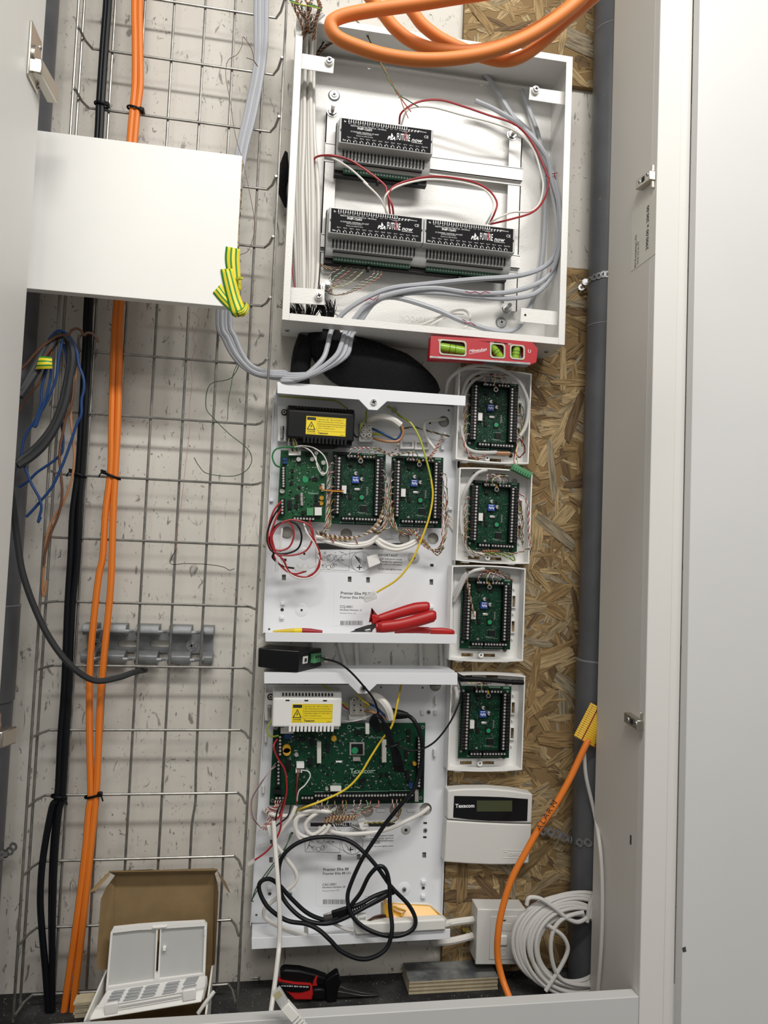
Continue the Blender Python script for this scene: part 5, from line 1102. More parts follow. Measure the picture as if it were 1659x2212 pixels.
tblock(526, 900, 704, 948, 8, False); tblock(706, 900, 884, 948, 8, False); tblock(886, 900, 1060, 946, 8, False); tblock(1062, 896, 1238, 942, 8, False); tblock(1256, 500, 1300, 866, 16, True)
scatter(mbd, E3, 330, 440, 1230, 880, 330, Yb_, 'solder', 4, 9, 41, 'small_components'); scatter(mbd, E3, 330, 440, 1230, 880, 200, Yb_, 'chip_black', 5, 13, 42, 'black_components')
for x, y in ((250, 437), (1303, 433), (1288, 940), (228, 960)): screw(mbd, E3.p(x, y, Yb_), .0038, .002, m='steel')
m = MB(); textmesh(m, 'Texecom', .0125, E3.p(782, 765, Yb_-.0004), bold=.02); textmesh(m, '©', .009, E3.p(802, 788, Yb_-.0004)); textmesh(m, 'Expansion', .0042, E3.p(655, 846, Yb_-.0004)); textmesh(m, 'Programming', .0035, E3.p(818, 440, Yb_-.0004)); textmesh(m, 'Port', .0035, E3.p(832, 449, Yb_-.0004)); textmesh(m, '83-92-HE60', .005, E3.p(915, 515, Yb_-.0004))
for x0, x1, y in ((526, 882, 896), (886, 1060, 892), (1064, 1236, 888)): m.slab(E3([(x0, y), (x1, y-2), (x1, y+.5), (x0, y+2.5)], Yb_-.0003), Yb_-.0004, Yb_-.0003)
m.build('board_print', 'pcb_print', mbd, smooth=False, kind='stuff')
ring = MB()
for x, y in ((777, 433), (555, 460), (760, 857)): a = xz(E3, x, y, Yb_); ring.plate(ell(*a, .0035), [ell(*a, .0028)], Yb_-.0004, Yb_)
ring.build('board_rings', 'pcb_print', mbd, smooth=False)

# ================================================================== wiring in the upper cabinet
rw2 = random.Random(77)
def w_(name, label, c, pts, m, r=.0010, Y=-.05, group=None, cat='wire'): return cable(name, label, cat, c(pts, Y), r, m, group)
w_('mains_cable', 'thick white mains cable arching into the upper terminal block', E1, [(838, 415, -.012), (860, 385, -.04), (930, 362, -.055), (1030, 378, -.06), (1102, 428, -.06)], 'cable_white', .0066, cat='cable')
w_('blue_wire', 'blue mains wire looping into the upper terminal block', E1, [(1098, 425), (1110, 480), (1060, 535), (960, 490), (885, 455, -.035)], 'wire_blue', .0022, -.06)
w_('brown_wire', 'brown mains wire looping widest into the upper terminal block', E1, [(1105, 425), (1122, 490), (1080, 550), (980, 552), (890, 530, -.035)], 'wire_copper', .0026, -.062)
w_('earth_wire', 'green and yellow mains wire into the upper terminal block', E1, [(1100, 430), (1105, 500), (1050, 530), (960, 500), (885, 495, -.035)], 'wire_earth', .0022, -.058)
w_('earth_wire', 'green and yellow wire behind the upper terminal block', E1, [(835, 315, -.03), (830, 370, -.04), (795, 430, -.05), (780, 475, -.04)], 'wire_earth', .0017)
w_('black_wire', 'black lead from the black power supply to its terminal block', E1, [(725, 380, -.03), (730, 470, -.05), (750, 515, -.045), (772, 520, -.035)], 'wire_black', .0017)
w_('earth_wire', 'green yellow wire along the top of the black power supply', E1, [(150, 200, -.03), (300, 212, -.03), (500, 228, -.03), (600, 240, -.03), (690, 300, -.03)], 'wire_earth', .0014)
yl = thing('yellow_wire', 'long yellow and green earth lead with clear plastic connector', 'wire', E1.p(1000, 285, -.03))
cable('upper_length', '', '', E1([(1000, 280, -.02), (1050, 310, -.03), (1090, 352, -.045), (1180, 410, -.06), (1250, 530, -.065), (1300, 690, -.066), (1340, 850, -.066)]), .0019, 'wire_earth', parent=yl)
cable('lower_length', '', '', E1([(1340, 850, -.066), (1352, 980, -.066), (1322, 1150, -.066), (1250, 1350, -.066)])+E2([(1200, 225, -.064), (1100, 350, -.06), (945, 448, -.05)]), .0019, 'wire_yellow', parent=yl)
MB().slab(E2([(935, 437), (948, 492), (860, 525), (842, 482)], -.05), -.056, -.044).build('connector', 'clear_plastic', yl, bevel=.002)
MB().cyl(E1.p(1052, 308, -.022), E1.p(1052, 308, -.016), .006, 14).build('ring_lug', 'galv', yl)
w_('white_cable', 'thin white cable from the round hole at the right of the upper cabinet', E1, [(1450, 380, -.005), (1400, 385, -.02), (1310, 395), (1285, 430), (1300, 510), (1350, 590), (1385, 625, -.03)], 'cable_white', .0030, -.03, cat='cable')
tw2 = [('wire_brown', 'wire_white'), ('wire_red', 'wire_white'), ('wire_green', 'wire_cream'), ('wire_brown', 'wire_cream'), ('wire_red', 'wire_cream'), ('wire_earth', 'wire_brown')]
twist('twisted_wires', 'brown and cream wires crossing to the white clip at right', E1([(1110, 460), (1200, 440), (1310, 470), (1420, 500), (1495, 515)], -.03), ('wire_brown', 'wire_cream', 'wire_green_dark'), r=.0008, amp=.0012, pitch=.02)
twist('twisted_wires', 'red twisted wires dropping below the white clip at right', E1([(1430, 520), (1400, 560), (1370, 620), (1330, 665), (1300, 690)], -.035), ('wire_red', 'wire_cream'), r=.0007)
comp(E1, cab1, 'wire_clip', 'plastic_white', 1420, 490, 1448, 545, YP-.0012, .012, .002)
# tops of the expander boards
for k, (x0, y0) in enumerate(((700, 690), (765, 690), (850, 690), (895, 690))):
    twist('twisted_wires', 'thin wires above the middle expander board', E1([(x0, y0, -.048), (x0+8, y0-50, -.06), (x0+40, y0-85, -.058), (930, 610+k*6, -.05), (1010, 650, -.045), (1075, 600, -.04), (1110, 480, -.03)]), tw2[k], r=.0007, group='wires above the middle expander board')
for k, (x0, y0) in enumerate(((1160, 705), (1190, 705), (1225, 708), (1300, 712), (1345, 715))):
    twist('twisted_wires', 'thin wires above the right expander board', E1([(x0, y0, -.048), (x0+6, y0-55, -.06), (1190-k*8, 640-k*4, -.06), (1080, 650+k*5, -.05), (1020, 665, -.045), (950, 620, -.045)]) if k < 3 else E1([(x0, y0, -.048), (x0-5, y0-30, -.058), (1350, 660, -.05), (1385, 610, -.04), (1415, 540, -.035)]), tw2[k], r=.0007, group='wires above the right expander board')
def side_wires(c, n, xs, y0, y1, xc, ye, xe, lab, grp, Y=-.052, spread=14):
    for i in range(n):
        y = y0+(y1-y0)*(i+.5)/n+rw2.uniform(-10, 10); xk = xc+rw2.uniform(-spread, spread)
        pts = [(xs, y, -.044), (xs*.5+xk*.5, y+rw2.uniform(-15, 5), Y-.008), (xk, y+40+rw2.uniform(0, 30), Y), (xk+rw2.uniform(-8, 8), (y+ye)/2+40, Y), (xk*.6+xe*.4+rw2.uniform(-10, 10), ye-25, Y), (xe+rw2.uniform(-25, 25), ye+rw2.uniform(-12, 12), Y+.012)]
        twist('twisted_wires', lab, c(pts), tw2[i % 6], r=.0006, amp=.0007, pitch=rw2.uniform(.012, .022), group=grp, phase=i)
side_wires(E1, 7, 592, 700, 1120, 540, 1270, 470, 'thin coloured wires left of the middle expander board', 'wires left of the middle expander board')
side_wires(E1, 7, 955, 740, 1130, 1000, 1270, 900, 'thin coloured wires right of the middle expander board', 'wires right of the middle expander board')
side_wires(E1, 6, 1052, 760, 1120, 1022, 1280, 1180, 'thin coloured wires left of the right expander board', 'wires left of the right expander board')
side_wires(E1, 8, 1412, 780, 1150, 1455, 1400, 1380, 'thin coloured wires right of the right expander board', 'wires right of the right expander board', spread=18)
for i in range(7):
    twist('twisted_wires', 'twisted wires running along under the expander boards', E1([(430+i*6, 1250+i*6, -.04), (520, 1275+i*5, -.045), (700, 1300+i*4, -.048), (850, 1270-i*3, -.05), (930, 1210-i*8, -.05), (968, 1130-i*12, -.052)]), tw2[i % 6], r=.0006, group='twisted wires under the expander boards', phase=i)
for i in range(5): twist('twisted_wires', 'tangle of brown wires at the lower right of the upper cabinet', E1([(1120+i*30, 1235, -.05), (1230, 1280+i*6, -.05), (1300, 1340+i*10, -.045), (1345+i*6, 1400, -.04), (1390+i*8, 1440-i*25, -.04), (1440-i*4, 1380-i*30, -.045)]), tw2[(i+3) % 6], r=.0008, group='brown tangle in the upper cabinet', phase=i)
for k, (pts, lab) in enumerate((([(440, 1298, -.04), (560, 1312), (700, 1352), (850, 1340), (935, 1270), (960, 1220, -.045)], 'white cable curving left of centre under the expander boards'), ([(450, 1310, -.035), (580, 1345), (720, 1372), (860, 1350), (920, 1290, -.04)], 'second white cable curving left of centre under the boards'), ([(900, 1320, -.04), (960, 1370), (1060, 1398), (1160, 1375), (1250, 1325, -.04)], 'white cable curving right of centre under the expander boards'), ([(905, 1300, -.038), (990, 1350), (1080, 1375), (1170, 1350), (1245, 1305, -.04)], 'second white cable curving right of centre under the boards'))):
    w_('white_cable', lab, E1, pts, 'cable_white', .0040, -.042, cat='cable')
for k, x in enumerate((560, 745)): tag(MB().tube(E1([(x, 1318-14*(1-k), -.0475), (x+12, 1330, -.0480), (x+22, 1342+8*k, -.0478)]), .0010, 5).build('marker_ring', 'print_red'), ['red marker band at the left of the white cables', 'red marker band at the middle of the white cables'][k], 'marking')
# leads of the left board
w_('green_wire', 'green wire looping left of the leftmost circuit board', E1, [(165, 755, -.046), (125, 735), (102, 670), (130, 615), (200, 598), (270, 600), (300, 625, -.046)], 'wire_green', .0016, -.052)
w_('white_wire', 'white wire arching over the leftmost circuit board', E1, [(270, 600, -.05), (330, 588), (420, 602), (500, 660), (532, 740), (520, 800), (480, 800), (450, 740), (440, 665, -.045)], 'wire_white', .0012, -.06)
w_('white_wire', 'second white wire arching over the leftmost circuit board', E1, [(280, 595, -.05), (350, 600), (410, 640), (450, 720), (480, 780, -.05)], 'wire_white', .0012, -.058)
for k in range(3): w_('flying_lead', ['red lead linking the leftmost board to the middle one', 'yellow lead linking the leftmost board to the middle one', 'black lead linking the leftmost board to the middle one'][k], E1, [(490, 895+k*14, -.042), (470, 910+k*6), (500, 930+k*4), (570, 935+k*6), (655, 935+k*10, -.046)], ['wire_red', 'wire_yellow', 'wire_black'][k], .0009, -.056)
comp(E1, exps[0], 'plug', 'plastic_cream', 0, 0, 1, 1, 0, .001) if False else None
loops = [('red_wire', 'red lead looping widest at the left of the upper cabinet', 'wire_red', [(168, 1025, -.044), (110, 1100), (72, 1230), (75, 1360), (140, 1430), (260, 1440), (370, 1400), (420, 1290), (390, 1210), (300, 1170), (200, 1175), (110, 1250), (90, 1350), (130, 1420), (190, 1480)], [(300, 300), (420, 335), (500, 280), (525, 200), (500, 100), (440, 10)]),
         ('black_wire', 'black lead looping at the left of the upper cabinet', 'wire_black', [(175, 1050, -.044), (110, 1140), (62, 1280), (90, 1400), (190, 1430), (300, 1390), (330, 1290), (290, 1200), (210, 1180), (120, 1220), (80, 1320), (110, 1420)], [(170, 190), (240, 250), (330, 268)]),
         ('red_wire', 'red lead curling inside the black loop', 'wire_red', [(170, 1075, -.044), (120, 1180), (85, 1310), (130, 1400), (230, 1380), (270, 1280), (240, 1190), (160, 1200), (100, 1290), (120, 1400)], [(180, 180), (250, 270), (330, 310), (420, 290)]),
         ('white_wire', 'white lead hanging in a wide bow below the leftmost board', 'wire_white', [(345, 1180, -.044), (370, 1260), (430, 1350), (460, 1420)], [(500, 150), (530, 230), (500, 310), (400, 345), (300, 310), (235, 200), (230, 80), (240, -30)]),
         ('red_wire', 'thick red lead hanging straight below the leftmost board', 'wire_red', [(392, 1165, -.044), (400, 1230), (430, 1320), (470, 1420)], [(515, 150), (522, 210), (490, 290), (430, 330)])]
for nm, lab, m, pa, pb_ in loops: cable(nm, lab, 'wire', E1(pa, -.060)+E2(pb_, -.058), .0017, m)
for k, (q, lab) in enumerate(((([(330, 262), (425, 245), (430, 290), (338, 292)]), 'clear plastic crimp connector, left of the pair, in the upper cabinet'), ([(345, 240), (395, 215), (402, 255), (360, 270)], 'clear plastic crimp connector, upper of the pair'), ([(430, 248), (495, 222), (503, 250), (440, 275)], 'clear plastic crimp connector beside the instruction drawing'), ([(190, 200), (212, 200), (210, 290), (186, 290)], 'clear plastic connector sleeve under the red wire loops'))):
    tag(MB().slab(E2(q, -.055), -.061, -.050).build('crimp_connector', 'clear_plastic', bevel=.0015), lab, 'connector')
# small plastic bag with white tile
bg = thing('parts_bag', 'clear bag with a small white square pad, upper cabinet', 'bag', E2.p(900, 260, -.02))
MB().slab(E2([(835, 80), (1000, 110), (985, 250), (850, 215)], -.014), -.018, -.010).build('bag_film', 'bag_clear', bg, bevel=.003)
MB().slab(E2([(868, 180), (945, 160), (972, 230), (885, 265)], -.020), -.026, -.018).build('pad', 'plastic_white', bg, bevel=.001)
a, b = E2.p(965, 208, -.022), E2.p(992, 240, -.022); MB().cyl(a, b, .003, 8).build('fixing_screw', 'galv', bg)

tr = thing('transformer', 'black transformer block under the black power supply', 'transformer', E1.p(460, 608, -.03))
comp(E1, tr, 'core', 'psu_black', 320, 545, 612, 608, -.010, .040, .002)
comp(E1, tr, 'coil_flange', 'psu_black', 340, 556, 590, 614, -.050, .004, .001)
sl_ = thing('lead_plug', 'small black plug with thin leads left of the black power supply', 'plug', E1.p(255, 480, -.05))
comp(E1, sl_, 'plug_body', 'chip_black', 218, 440, 268, 478, -.040, .014, .001)
comp(E1, sl_, 'plug_face', 'plastic_smoke', 240, 446, 292, 482, -.044, .012, .0006)
for k in range(4): cable('lead', '', '', E1([(246+k*12, 480, -.050), (238+k*10, 520, -.056), (228+k*20, 560, -.054), (240+k*22, 632, -.046)]), .0009, ['wire_white', 'wire_black', 'wire_yellow', 'wire_cream'][k], parent=sl_)
# ---- red cutters resting on the lip, and the screwdriver lying behind it
Yg = -.070
pl = thing('cable_cutters', 'red handled cable cutters standing in the upper cabinet', 'pliers', E2.p(1100, 740, Yg))
def capsule(c, pts, rs, Y, flat): P = smoothpath(c(pts, Y), 4); n = len(P); R = [rs[0]+(rs[-1]-rs[0])*0 for _ in P]; return P, n
def limb(parent, name, c, pts, rads, m, flat=.7, Y=Yg):
    P = smoothpath(c(pts, Y), 4); n = len(P); R = []
    for i in range(n):
        t = i/(n-1)*(len(rads)-1); j = min(int(t), len(rads)-2); R.append(rads[j]+(rads[j+1]-rads[j])*(t-j))
    return MB().tube(P, R, 12, flat, V((0, 0, 1))).build(name, m, parent)
limb(pl, 'handle', E2, [(905, 672), (960, 650), (1100, 605), (1230, 570), (1320, 560), (1338, 560)], [.0085, .0082, .0095, .0110, .0105, .0070], 'red_grip')
limb(pl, 'handle', E2, [(940, 712), (1000, 705), (1120, 690), (1260, 655), (1360, 625), (1388, 622)], [.0085, .0105, .0108, .0112, .0112, .0070], 'red_grip', Y=Yg-.012)
MB().slab(E2([(898, 612), (918, 606), (985, 640), (905, 690), (885, 668)], Yg), Yg-.010, Yg+.008).build('finger_guard', 'red_grip', pl, bevel=.003)
MB().slab(E2([(950, 672), (972, 672), (985, 690), (965, 735), (945, 735)], Yg-.012), Yg-.020, Yg-.004).build('finger_guard', 'red_grip', pl, bevel=.003)
MB().slab(E2([(885, 690), (915, 700), (910, 742), (735, 742), (775, 722)], Yg-.002), Yg-.008, Yg+.002).build('jaw', 'tool_steel', pl, bevel=.0015)
MB().slab(E2([(850, 728), (900, 718), (905, 735), (870, 742)], Yg-.009), Yg-.011, Yg-.008).build('pivot', 'steel', pl, bevel=.001)
ss = thing('cutters_handle', 'flat red tool lying behind the lip at right, upper cabinet', 'tool', E2.p(1350, 750, -.05))
limb(ss, 'shaft', E2, [(1080, 738), (1200, 728), (1340, 732)], [.004, .006, .006], 'red_grip', .6, -.052)
limb(ss, 'grip', E2, [(1345, 735), (1430, 738), (1500, 745), (1525, 750)], [.0058, .0066, .0055, .003], 'red_grip', .6, -.052)
sd = thing('screwdriver', 'yellow and red screwdriver lying behind the lip at left', 'screwdriver', E2.p(350, 740, -.06))
limb(sd, 'shaft', E2, [(170, 741), (260, 736), (330, 734)], [.0018, .0035, .0042], 'wire_yellow', 1, -.06)
limb(sd, 'collar', E2, [(330, 734), (388, 733)], [.0045, .0045], 'label_yellow', 1, -.06)
limb(sd, 'grip', E2, [(388, 733), (450, 737), (540, 743)], [.0046, .0048, .0030], 'wire_red', 1, -.06)

# ================================================================== black box with aerial lead between the cabinets
Yx = -.095
bb = thing('black_module_box', 'glossy black plastic box with green plug on the lower cabinet', 'device', E2.p(300, 1040, Yx))
f = E2([(62, 862), (372, 885), (355, 1042), (58, 1005)], Yx); s2 = [E2.p(535, 862, -.030), E2.p(535, 998, -.030)]
t0 = [E2.p(130, 835, -.030), E2.p(535, 862, -.030)]
F = [f[0], f[1], f[2], f[3]]; bk = [V((t0[0].x, -.030, t0[0].z)), s2[0], s2[1], V((t0[0].x, -.030, s2[1].z+.004))]
MB().hexa(F+bk).build('case', 'box_black', bb, bevel=.002)
def side(u, v): return (f[1].lerp(s2[0], u)).lerp(f[2].lerp(s2[1], u), v)
nrm = (s2[0]-f[1]).cross(f[2]-f[1]).normalized(); nrm = nrm if nrm.dot(CAM-f[1]) > 0 else -nrm
def on_side(name, m, u0, v0, u1, v1, h, parent=bb, z=0): q = [side(u0, v0)+nrm*z, side(u1, v0)+nrm*z, side(u1, v1)+nrm*z, side(u0, v1)+nrm*z]; return MB().hexa(q+[p+nrm*h for p in q]).build(name, m, parent, bevel=.0004)
us = on_side('usb_socket', 'plastic_cream', .16, .30, .36, .66, .0012); on_side('socket_hole', 'hole_dark', .22, .40, .31, .58, .0004, us, .0012)
gp = on_side('green_plug', 'terminal_green', .50, .22, .85, .68, .008)
for i in range(3): on_side('plug_hole', 'hole_dark', .55+i*.09, .30, .60+i*.09, .44, .0006, gp, .008)
on_side('coax_socket', 'steel', .90, .42, .99, .66, .006)
cable('aerial_cable', 'thin black aerial cable from the black box to the coiled bundle', 'cable', E2([(530, 945, -.045), (600, 955, -.08), (680, 985, -.10), (760, 1050, -.105), (850, 1150, -.105), (920, 1240, -.10), (955, 1330, -.095)])+E3([(985, 330, -.09), (975, 400, -.085)]), .0019, 'cable_black')
a_ = E2.p(520, 945, -.042); tag(MB().cyl(a_, E2.p(570, 952, -.060), .0045, 12).build('coax_plug', 'steel'), 'shiny coax plug on the black box', 'plug')
# aerial rod lying over the lowest plastic box
ar = thing('aerial_rod', 'black rod aerial lying across the lowest plastic box', 'aerial', X7.p(180, 1150, -.075))
limb(ar, 'rod', X7, [(215, 1150), (450, 1160), (700, 1182)], [.0050, .0042, .0040], 'rubber_black', 1, -.075)
limb(ar, 'rod_tip', X7, [(700, 1182), (810, 1185)], [.0048, .0046], 'rubber_black', 1, -.075)
limb(ar, 'aerial_base', X7, [(150, 1080), (180, 1130), (225, 1152)], [.0020, .0060, .0060], 'rubber_black', 1, -.080)
cable('aerial_cable', 'thin black cable bowing from the aerial to the coiled bundle', 'cable', X7([(180, 1150, -.084), (205, 1250, -.092)])+E3([(1568, 250, -.095), (1500, 400, -.10), (1400, 530, -.10), (1300, 590, -.098), (1200, 600, -.095), (1110, 560, -.09)]), .0017, 'cable_black')
# coiled black bundle hanging over the main board
bd = thing('cable_bundle', 'coiled bundle of thin black cable hanging over the main board', 'cable', E3.p(1050, 750, -.08))
for k in range(7):
    MB().tube(smoothpath(E3([(975+k*7, 470-k*3, -.080+k*.002), (928+k*8, 400-k*4, -.088), (960+k*5, 345+k*3, -.092), (1010+k*2, 365+k*5, -.09), (1030+k*6, 450, -.086), (1060+k*6, 530+k*4, -.084), (1085+k*7, 600, -.082), (1100+k*10, 700, -.078), (1105+k*11, 745+k*2, -.070)]), 4), .0022, 6).build('turn', 'cable_black', bd)
MB().tube([E3.p(1090, 560, -.09)+V((.012*math.cos(t), .008*math.sin(t), .003*math.cos(t))) for t in (2*math.pi*i/14 for i in range(15))], .0016, 5).build('twist_tie', 'wire_black', bd)
# ================================================================== wiring in the lower cabinet
w_('mains_cable', 'thick white mains cable arching into the lower terminal block', E3, [(905, 150, -.02), (930, 195, -.05), (1000, 232, -.06), (1050, 295, -.065), (1075, 372, -.06)], 'cable_white', .0078, cat='cable')
w_('blue_wire', 'blue mains wire beside the lower terminal block', E3, [(1055, 372, -.06), (1010, 330), (960, 285), (890, 255, -.035)], 'wire_blue', .0022, -.055)
w_('brown_wire', 'brown mains wire beside the lower terminal block', E3, [(1060, 380, -.06), (1000, 350), (940, 325), (890, 318, -.035)], 'wire_copper', .0024, -.052)
w_('earth_wire', 'green and yellow wire above the lower terminal block', E3, [(835, 195, -.04), (870, 240), (920, 275), (885, 285, -.035)], 'wire_yellow', .0018, -.05)
w_('earth_wire', 'green and yellow wire from the top into the lower terminal block', E3, [(580, 130, -.04), (640, 160), (700, 215), (730, 260), (772, 280, -.035)], 'wire_earth', .0018, -.045)
w_('red_wire', 'short red lead into the lower terminal block', E3, [(712, 225, -.03), (735, 280), (770, 305, -.035)], 'wire_red', .0016, -.045)
w_('earth_wire', 'green yellow wire looping left of the white power supply', E3, [(250, 365, -.04), (205, 410), (190, 460), (215, 500), (270, 495, -.045)], 'wire_earth', .0016, -.05)
w_('grey_wire', 'pale grey lead across the top of the main board', E3, [(695, 388, -.03), (780, 392), (860, 380), (930, 350), (985, 330, -.05)], 'cable_white_old', .0012, -.045)
w_('yellow_wire', 'long yellow lead sweeping across the main board', E3, [(1150, 125, -.04), (1130, 230), (1085, 420), (1010, 525), (930, 650), (850, 780), (750, 880), (600, 955), (460, 1008), (385, 1040, -.03)], 'wire_yellow', .0019, -.066)
w_('red_wire', 'red lead bowing over the left terminals of the main board', E3, [(262, 520, -.048), (236, 570), (262, 650), (315, 740), (330, 850), (322, 940), (290, 1050), (240, 1110)], 'wire_red', .0016, -.06)
w_('black_wire', 'black lead bowing over the left terminals of the main board', E3, [(265, 545, -.048), (262, 610), (290, 680), (325, 760), (320, 900), (300, 1000), (265, 1090)], 'wire_black', .0015, -.058)
w_('white_wire', 'white lead curling from the small connector on the main board', E3, [(440, 742, -.048), (485, 752), (497, 790), (460, 850), (415, 895), (400, 985, -.05)], 'wire_white', .0012, -.06)
for k in range(3): w_('flying_lead', ['red lead dropping from the small connector on the main board', 'brown lead dropping from the small connector on the main board', 'black lead dropping from the small connector on the main board'][k], E3, [(408+k*10, 735, -.048), (405+k*8, 790), (402+k*3, 860), (398+k*2, 985, -.052)], ['wire_red', 'wire_brown', 'wire_black'][k], .0008, -.058)
for k in range(3): w_('thin_wire', ['thin pink wire bowing left of the main board', 'thin blue wire bowing left of the main board', 'thin cream wire bowing left of the main board'][k], E3, [(252, 690+k*12, -.046), (200, 760), (130, 850+k*12), (72+k*8, 960), (78+k*10, 1080), (150, 1160, -.05)], ['wire_pink', 'wire_blue', 'wire_cream'][k], .0006, -.055)
rl7 = random.Random(15)
for i in range(11):
    x0 = 545+i*44+rl7.uniform(-12, 12)
    twist('twisted_wires', 'thin coloured wires dropping under the main board', E3([(x0, 958, -.045), (x0+rl7.uniform(-15, 15), 1000, -.055), (x0*.55+330, 1050+rl7.uniform(-15, 15), -.05), (640+i*16, 1085+rl7.uniform(-15, 15), -.045), (600+i*10, 1110+rl7.uniform(-10, 20), -.04)]), tw2[i % 6], r=.0006, amp=.0008, group='thin wires under the main board', phase=i)
for i in range(4): twist('twisted_wires', 'copper coloured twisted wires bundled above the instruction label', E3([(600, 1090+i*8, -.045), (680, 1075+i*7, -.05), (760, 1078+i*6, -.05), (830, 1070+i*5, -.045)]), ('wire_copper', 'wire_cream', 'wire_brown'), r=.0009, amp=.0017, pitch=.006, group='bundled copper wires', phase=i)
for i in range(3): twist('twisted_wires', 'thin wires at the lower right of the main board', E3([(1085+i*32, 950, -.045), (1100+i*25, 1010, -.055), (1120+i*10, 1060, -.05), (1100-i*5, 1110, -.045), (1000-i*60, 1110+i*6, -.04)]), tw2[(i*2+1) % 6], r=.0006, group='thin wires at the lower right')
for i in range(4): twist('twisted_wires', 'tangled red and brown wires below the left terminals', E3([(250+i*18, 960, -.045), (240+i*12, 1010, -.055), (180+i*15, 1020+i*20, -.05), (200+i*20, 1090, -.05), (165+i*8, 1140+i*8, -.05), (130+i*30, 1175, -.05)]), tw2[(i*3+1) % 6], r=.0007, group='tangle at the left terminals')
WC = [('white cable looping outermost under the main board', [(560, 110, -.03), (470, 125), (400, 160), (390, 220), (430, 280), (520, 300), (600, 260), (640, 205)]), ('white cable looping innermost under the main board', [(620, 95, -.03), (530, 130), (470, 190), (470, 240), (510, 275), (560, 255), (610, 210)]),
      ('white cable crossing the hole under the main board', [(700, 70, -.012), (640, 110), (560, 105), (450, 120), (395, 190), (420, 300), (500, 305)]), ('white cable running from the right hole down to the left', [(1345, 82, -.010), (1290, 125, -.03), (1200, 170), (1050, 238), (900, 265), (720, 268), (560, 225, -.03)]),
      ('white cable dangling down the left of the lower cabinet', [(395, 70, -.05), (360, 150), (300, 230), (245, 330), (262, 360), (330, 450), (395, 545), (390, 620), (285, 710), (175, 800), (185, 880), (300, 945, -.075), (440, 995, -.08), (468, 985, -.07), (468, 935, -.06)]), ('white cable stub at the top left of the instruction label', [(165, 100, -.012), (220, 130), (330, 140), (470, 110, -.012)])]
for lab, pts in WC: w_('white_cable', lab, E4, pts, 'cable_white', .0037, -.052, cat='cable')
cable('white_cable', 'long white cable hanging straight down past the lower cabinet', 'cable', E4([(235, 175, -.060), (245, 330, -.07), (258, 500, -.085), (272, 700, -.098), (280, 900, -.105), (275, 1060, -.11)])+PL([(130, 500, -.12), (95, 800, -.135), (55, 1100, -.15), (30, 1280, -.165)]), .0040, 'cable_white')
w_('red_wire', 'red lead ending in a white sleeve left of the lower cabinet', E4, [(300, 40, -.05), (290, 160), (282, 240), (240, 330), (180, 400), (90, 465)], 'wire_red', .0017, -.066)
tag(MB().slab(E4([(42, 482), (98, 448), (106, 472), (50, 508)], -.066), -.071, -.060).build('wire_sleeve', 'clear_plastic', bevel=.002), 'white plastic sleeve on the red lead left of the cabinet', 'connector')
w_('black_wire', 'black lead curling down at the left of the lower cabinet', E4, [(360, 60, -.05), (340, 140), (270, 200), (245, 210), (265, 100), (300, 20, -.05)], 'wire_black', .0014, -.06)
for k in range(2): w_('green_wire', ['dark green lead slanting to the lower left edge', 'second dark green lead slanting to the lower left edge'][k], E4, [(372-k*14, 265, -.03), (300+k*10, 395), (190+k*18, 540), (120+k*20, 640), (82, 740), (92, 755)], 'wire_green_dark', .0010, -.045)
tag(MB().slab(E4([(185, 205), (215, 200), (232, 270), (205, 290)], -.05), -.056, -.046).build('crimp_connector', 'plastic_cream', bevel=.001), 'cream plug among the red and black wires', 'connector')
tag(MB().slab(E4([(128, 342), (205, 340), (206, 360), (130, 362)], -.02), -.024, -.018).build('crimp_connector', 'clear_plastic', bevel=.001), 'clear plastic tube at the left edge of the lower cabinet', 'connector')
bg = thing('parts_bag', 'clear bag with screws hanging by the wall tamper heading', 'bag', E4.p(850, 290, -.03))
MB().slab(E4([(790, 190), (910, 160), (935, 300), (770, 318)], -.022), -.026, -.018).build('bag_film', 'bag_clear', bg, bevel=.003)
MB().slab(E4([(835, 170), (885, 155), (920, 225), (860, 240)], -.030), -.035, -.027).build('pad', 'plastic_white', bg, bevel=.001)
for a, b in (((795, 210), (905, 262)), ((810, 245), (890, 285))): MB().cyl(E4.p(*a, -.034), E4.p(*b, -.034), .0028, 8).build('fixing_screw', 'steel', bg)
tag(MB().tube(E4([(660, 195, -.045), (700, 260, -.04), (790, 405, -.025)]), .0012, 6).build('tie_tail', 'plastic_white'), 'white cable tie tail over the instruction drawing', 'cable tie')
# USB cable
us = thing('usb_cable', 'black USB cable tangled over the lower cabinet', 'cable', E4.p(700, 1165, -.1))
ca = E3([(1190, 345, -.06), (1240, 385, -.07), (1285, 480, -.075), (1302, 600, -.078), (1285, 740, -.08), (1240, 880, -.082)])+E4([(1200, 0, -.082), (1050, 180, -.08), (960, 310, -.08), (870, 450, -.08), (800, 600, -.082), (765, 720, -.088), (790, 840, -.098), (870, 930, -.106), (1000, 990, -.112), (1130, 1000, -.112), (1230, 955, -.110), (1252, 880, -.105), (1200, 775, -.098), (1080, 650, -.092), (980, 510, -.086), (880, 398, -.078), (780, 322, -.07), (650, 292, -.065), (500, 302, -.062), (380, 352, -.062), (300, 432, -.064), (272, 540, -.066), (290, 700, -.07), (370, 815, -.08), (480, 892, -.088), (620, 912, -.094), (750, 870, -.096), (900, 790, -.092), (1030, 715, -.088), (1098, 688, -.085)])
MB().tube(smoothpath(ca, 5), .0037, 9).build('cable_length', 'cable_black', us)
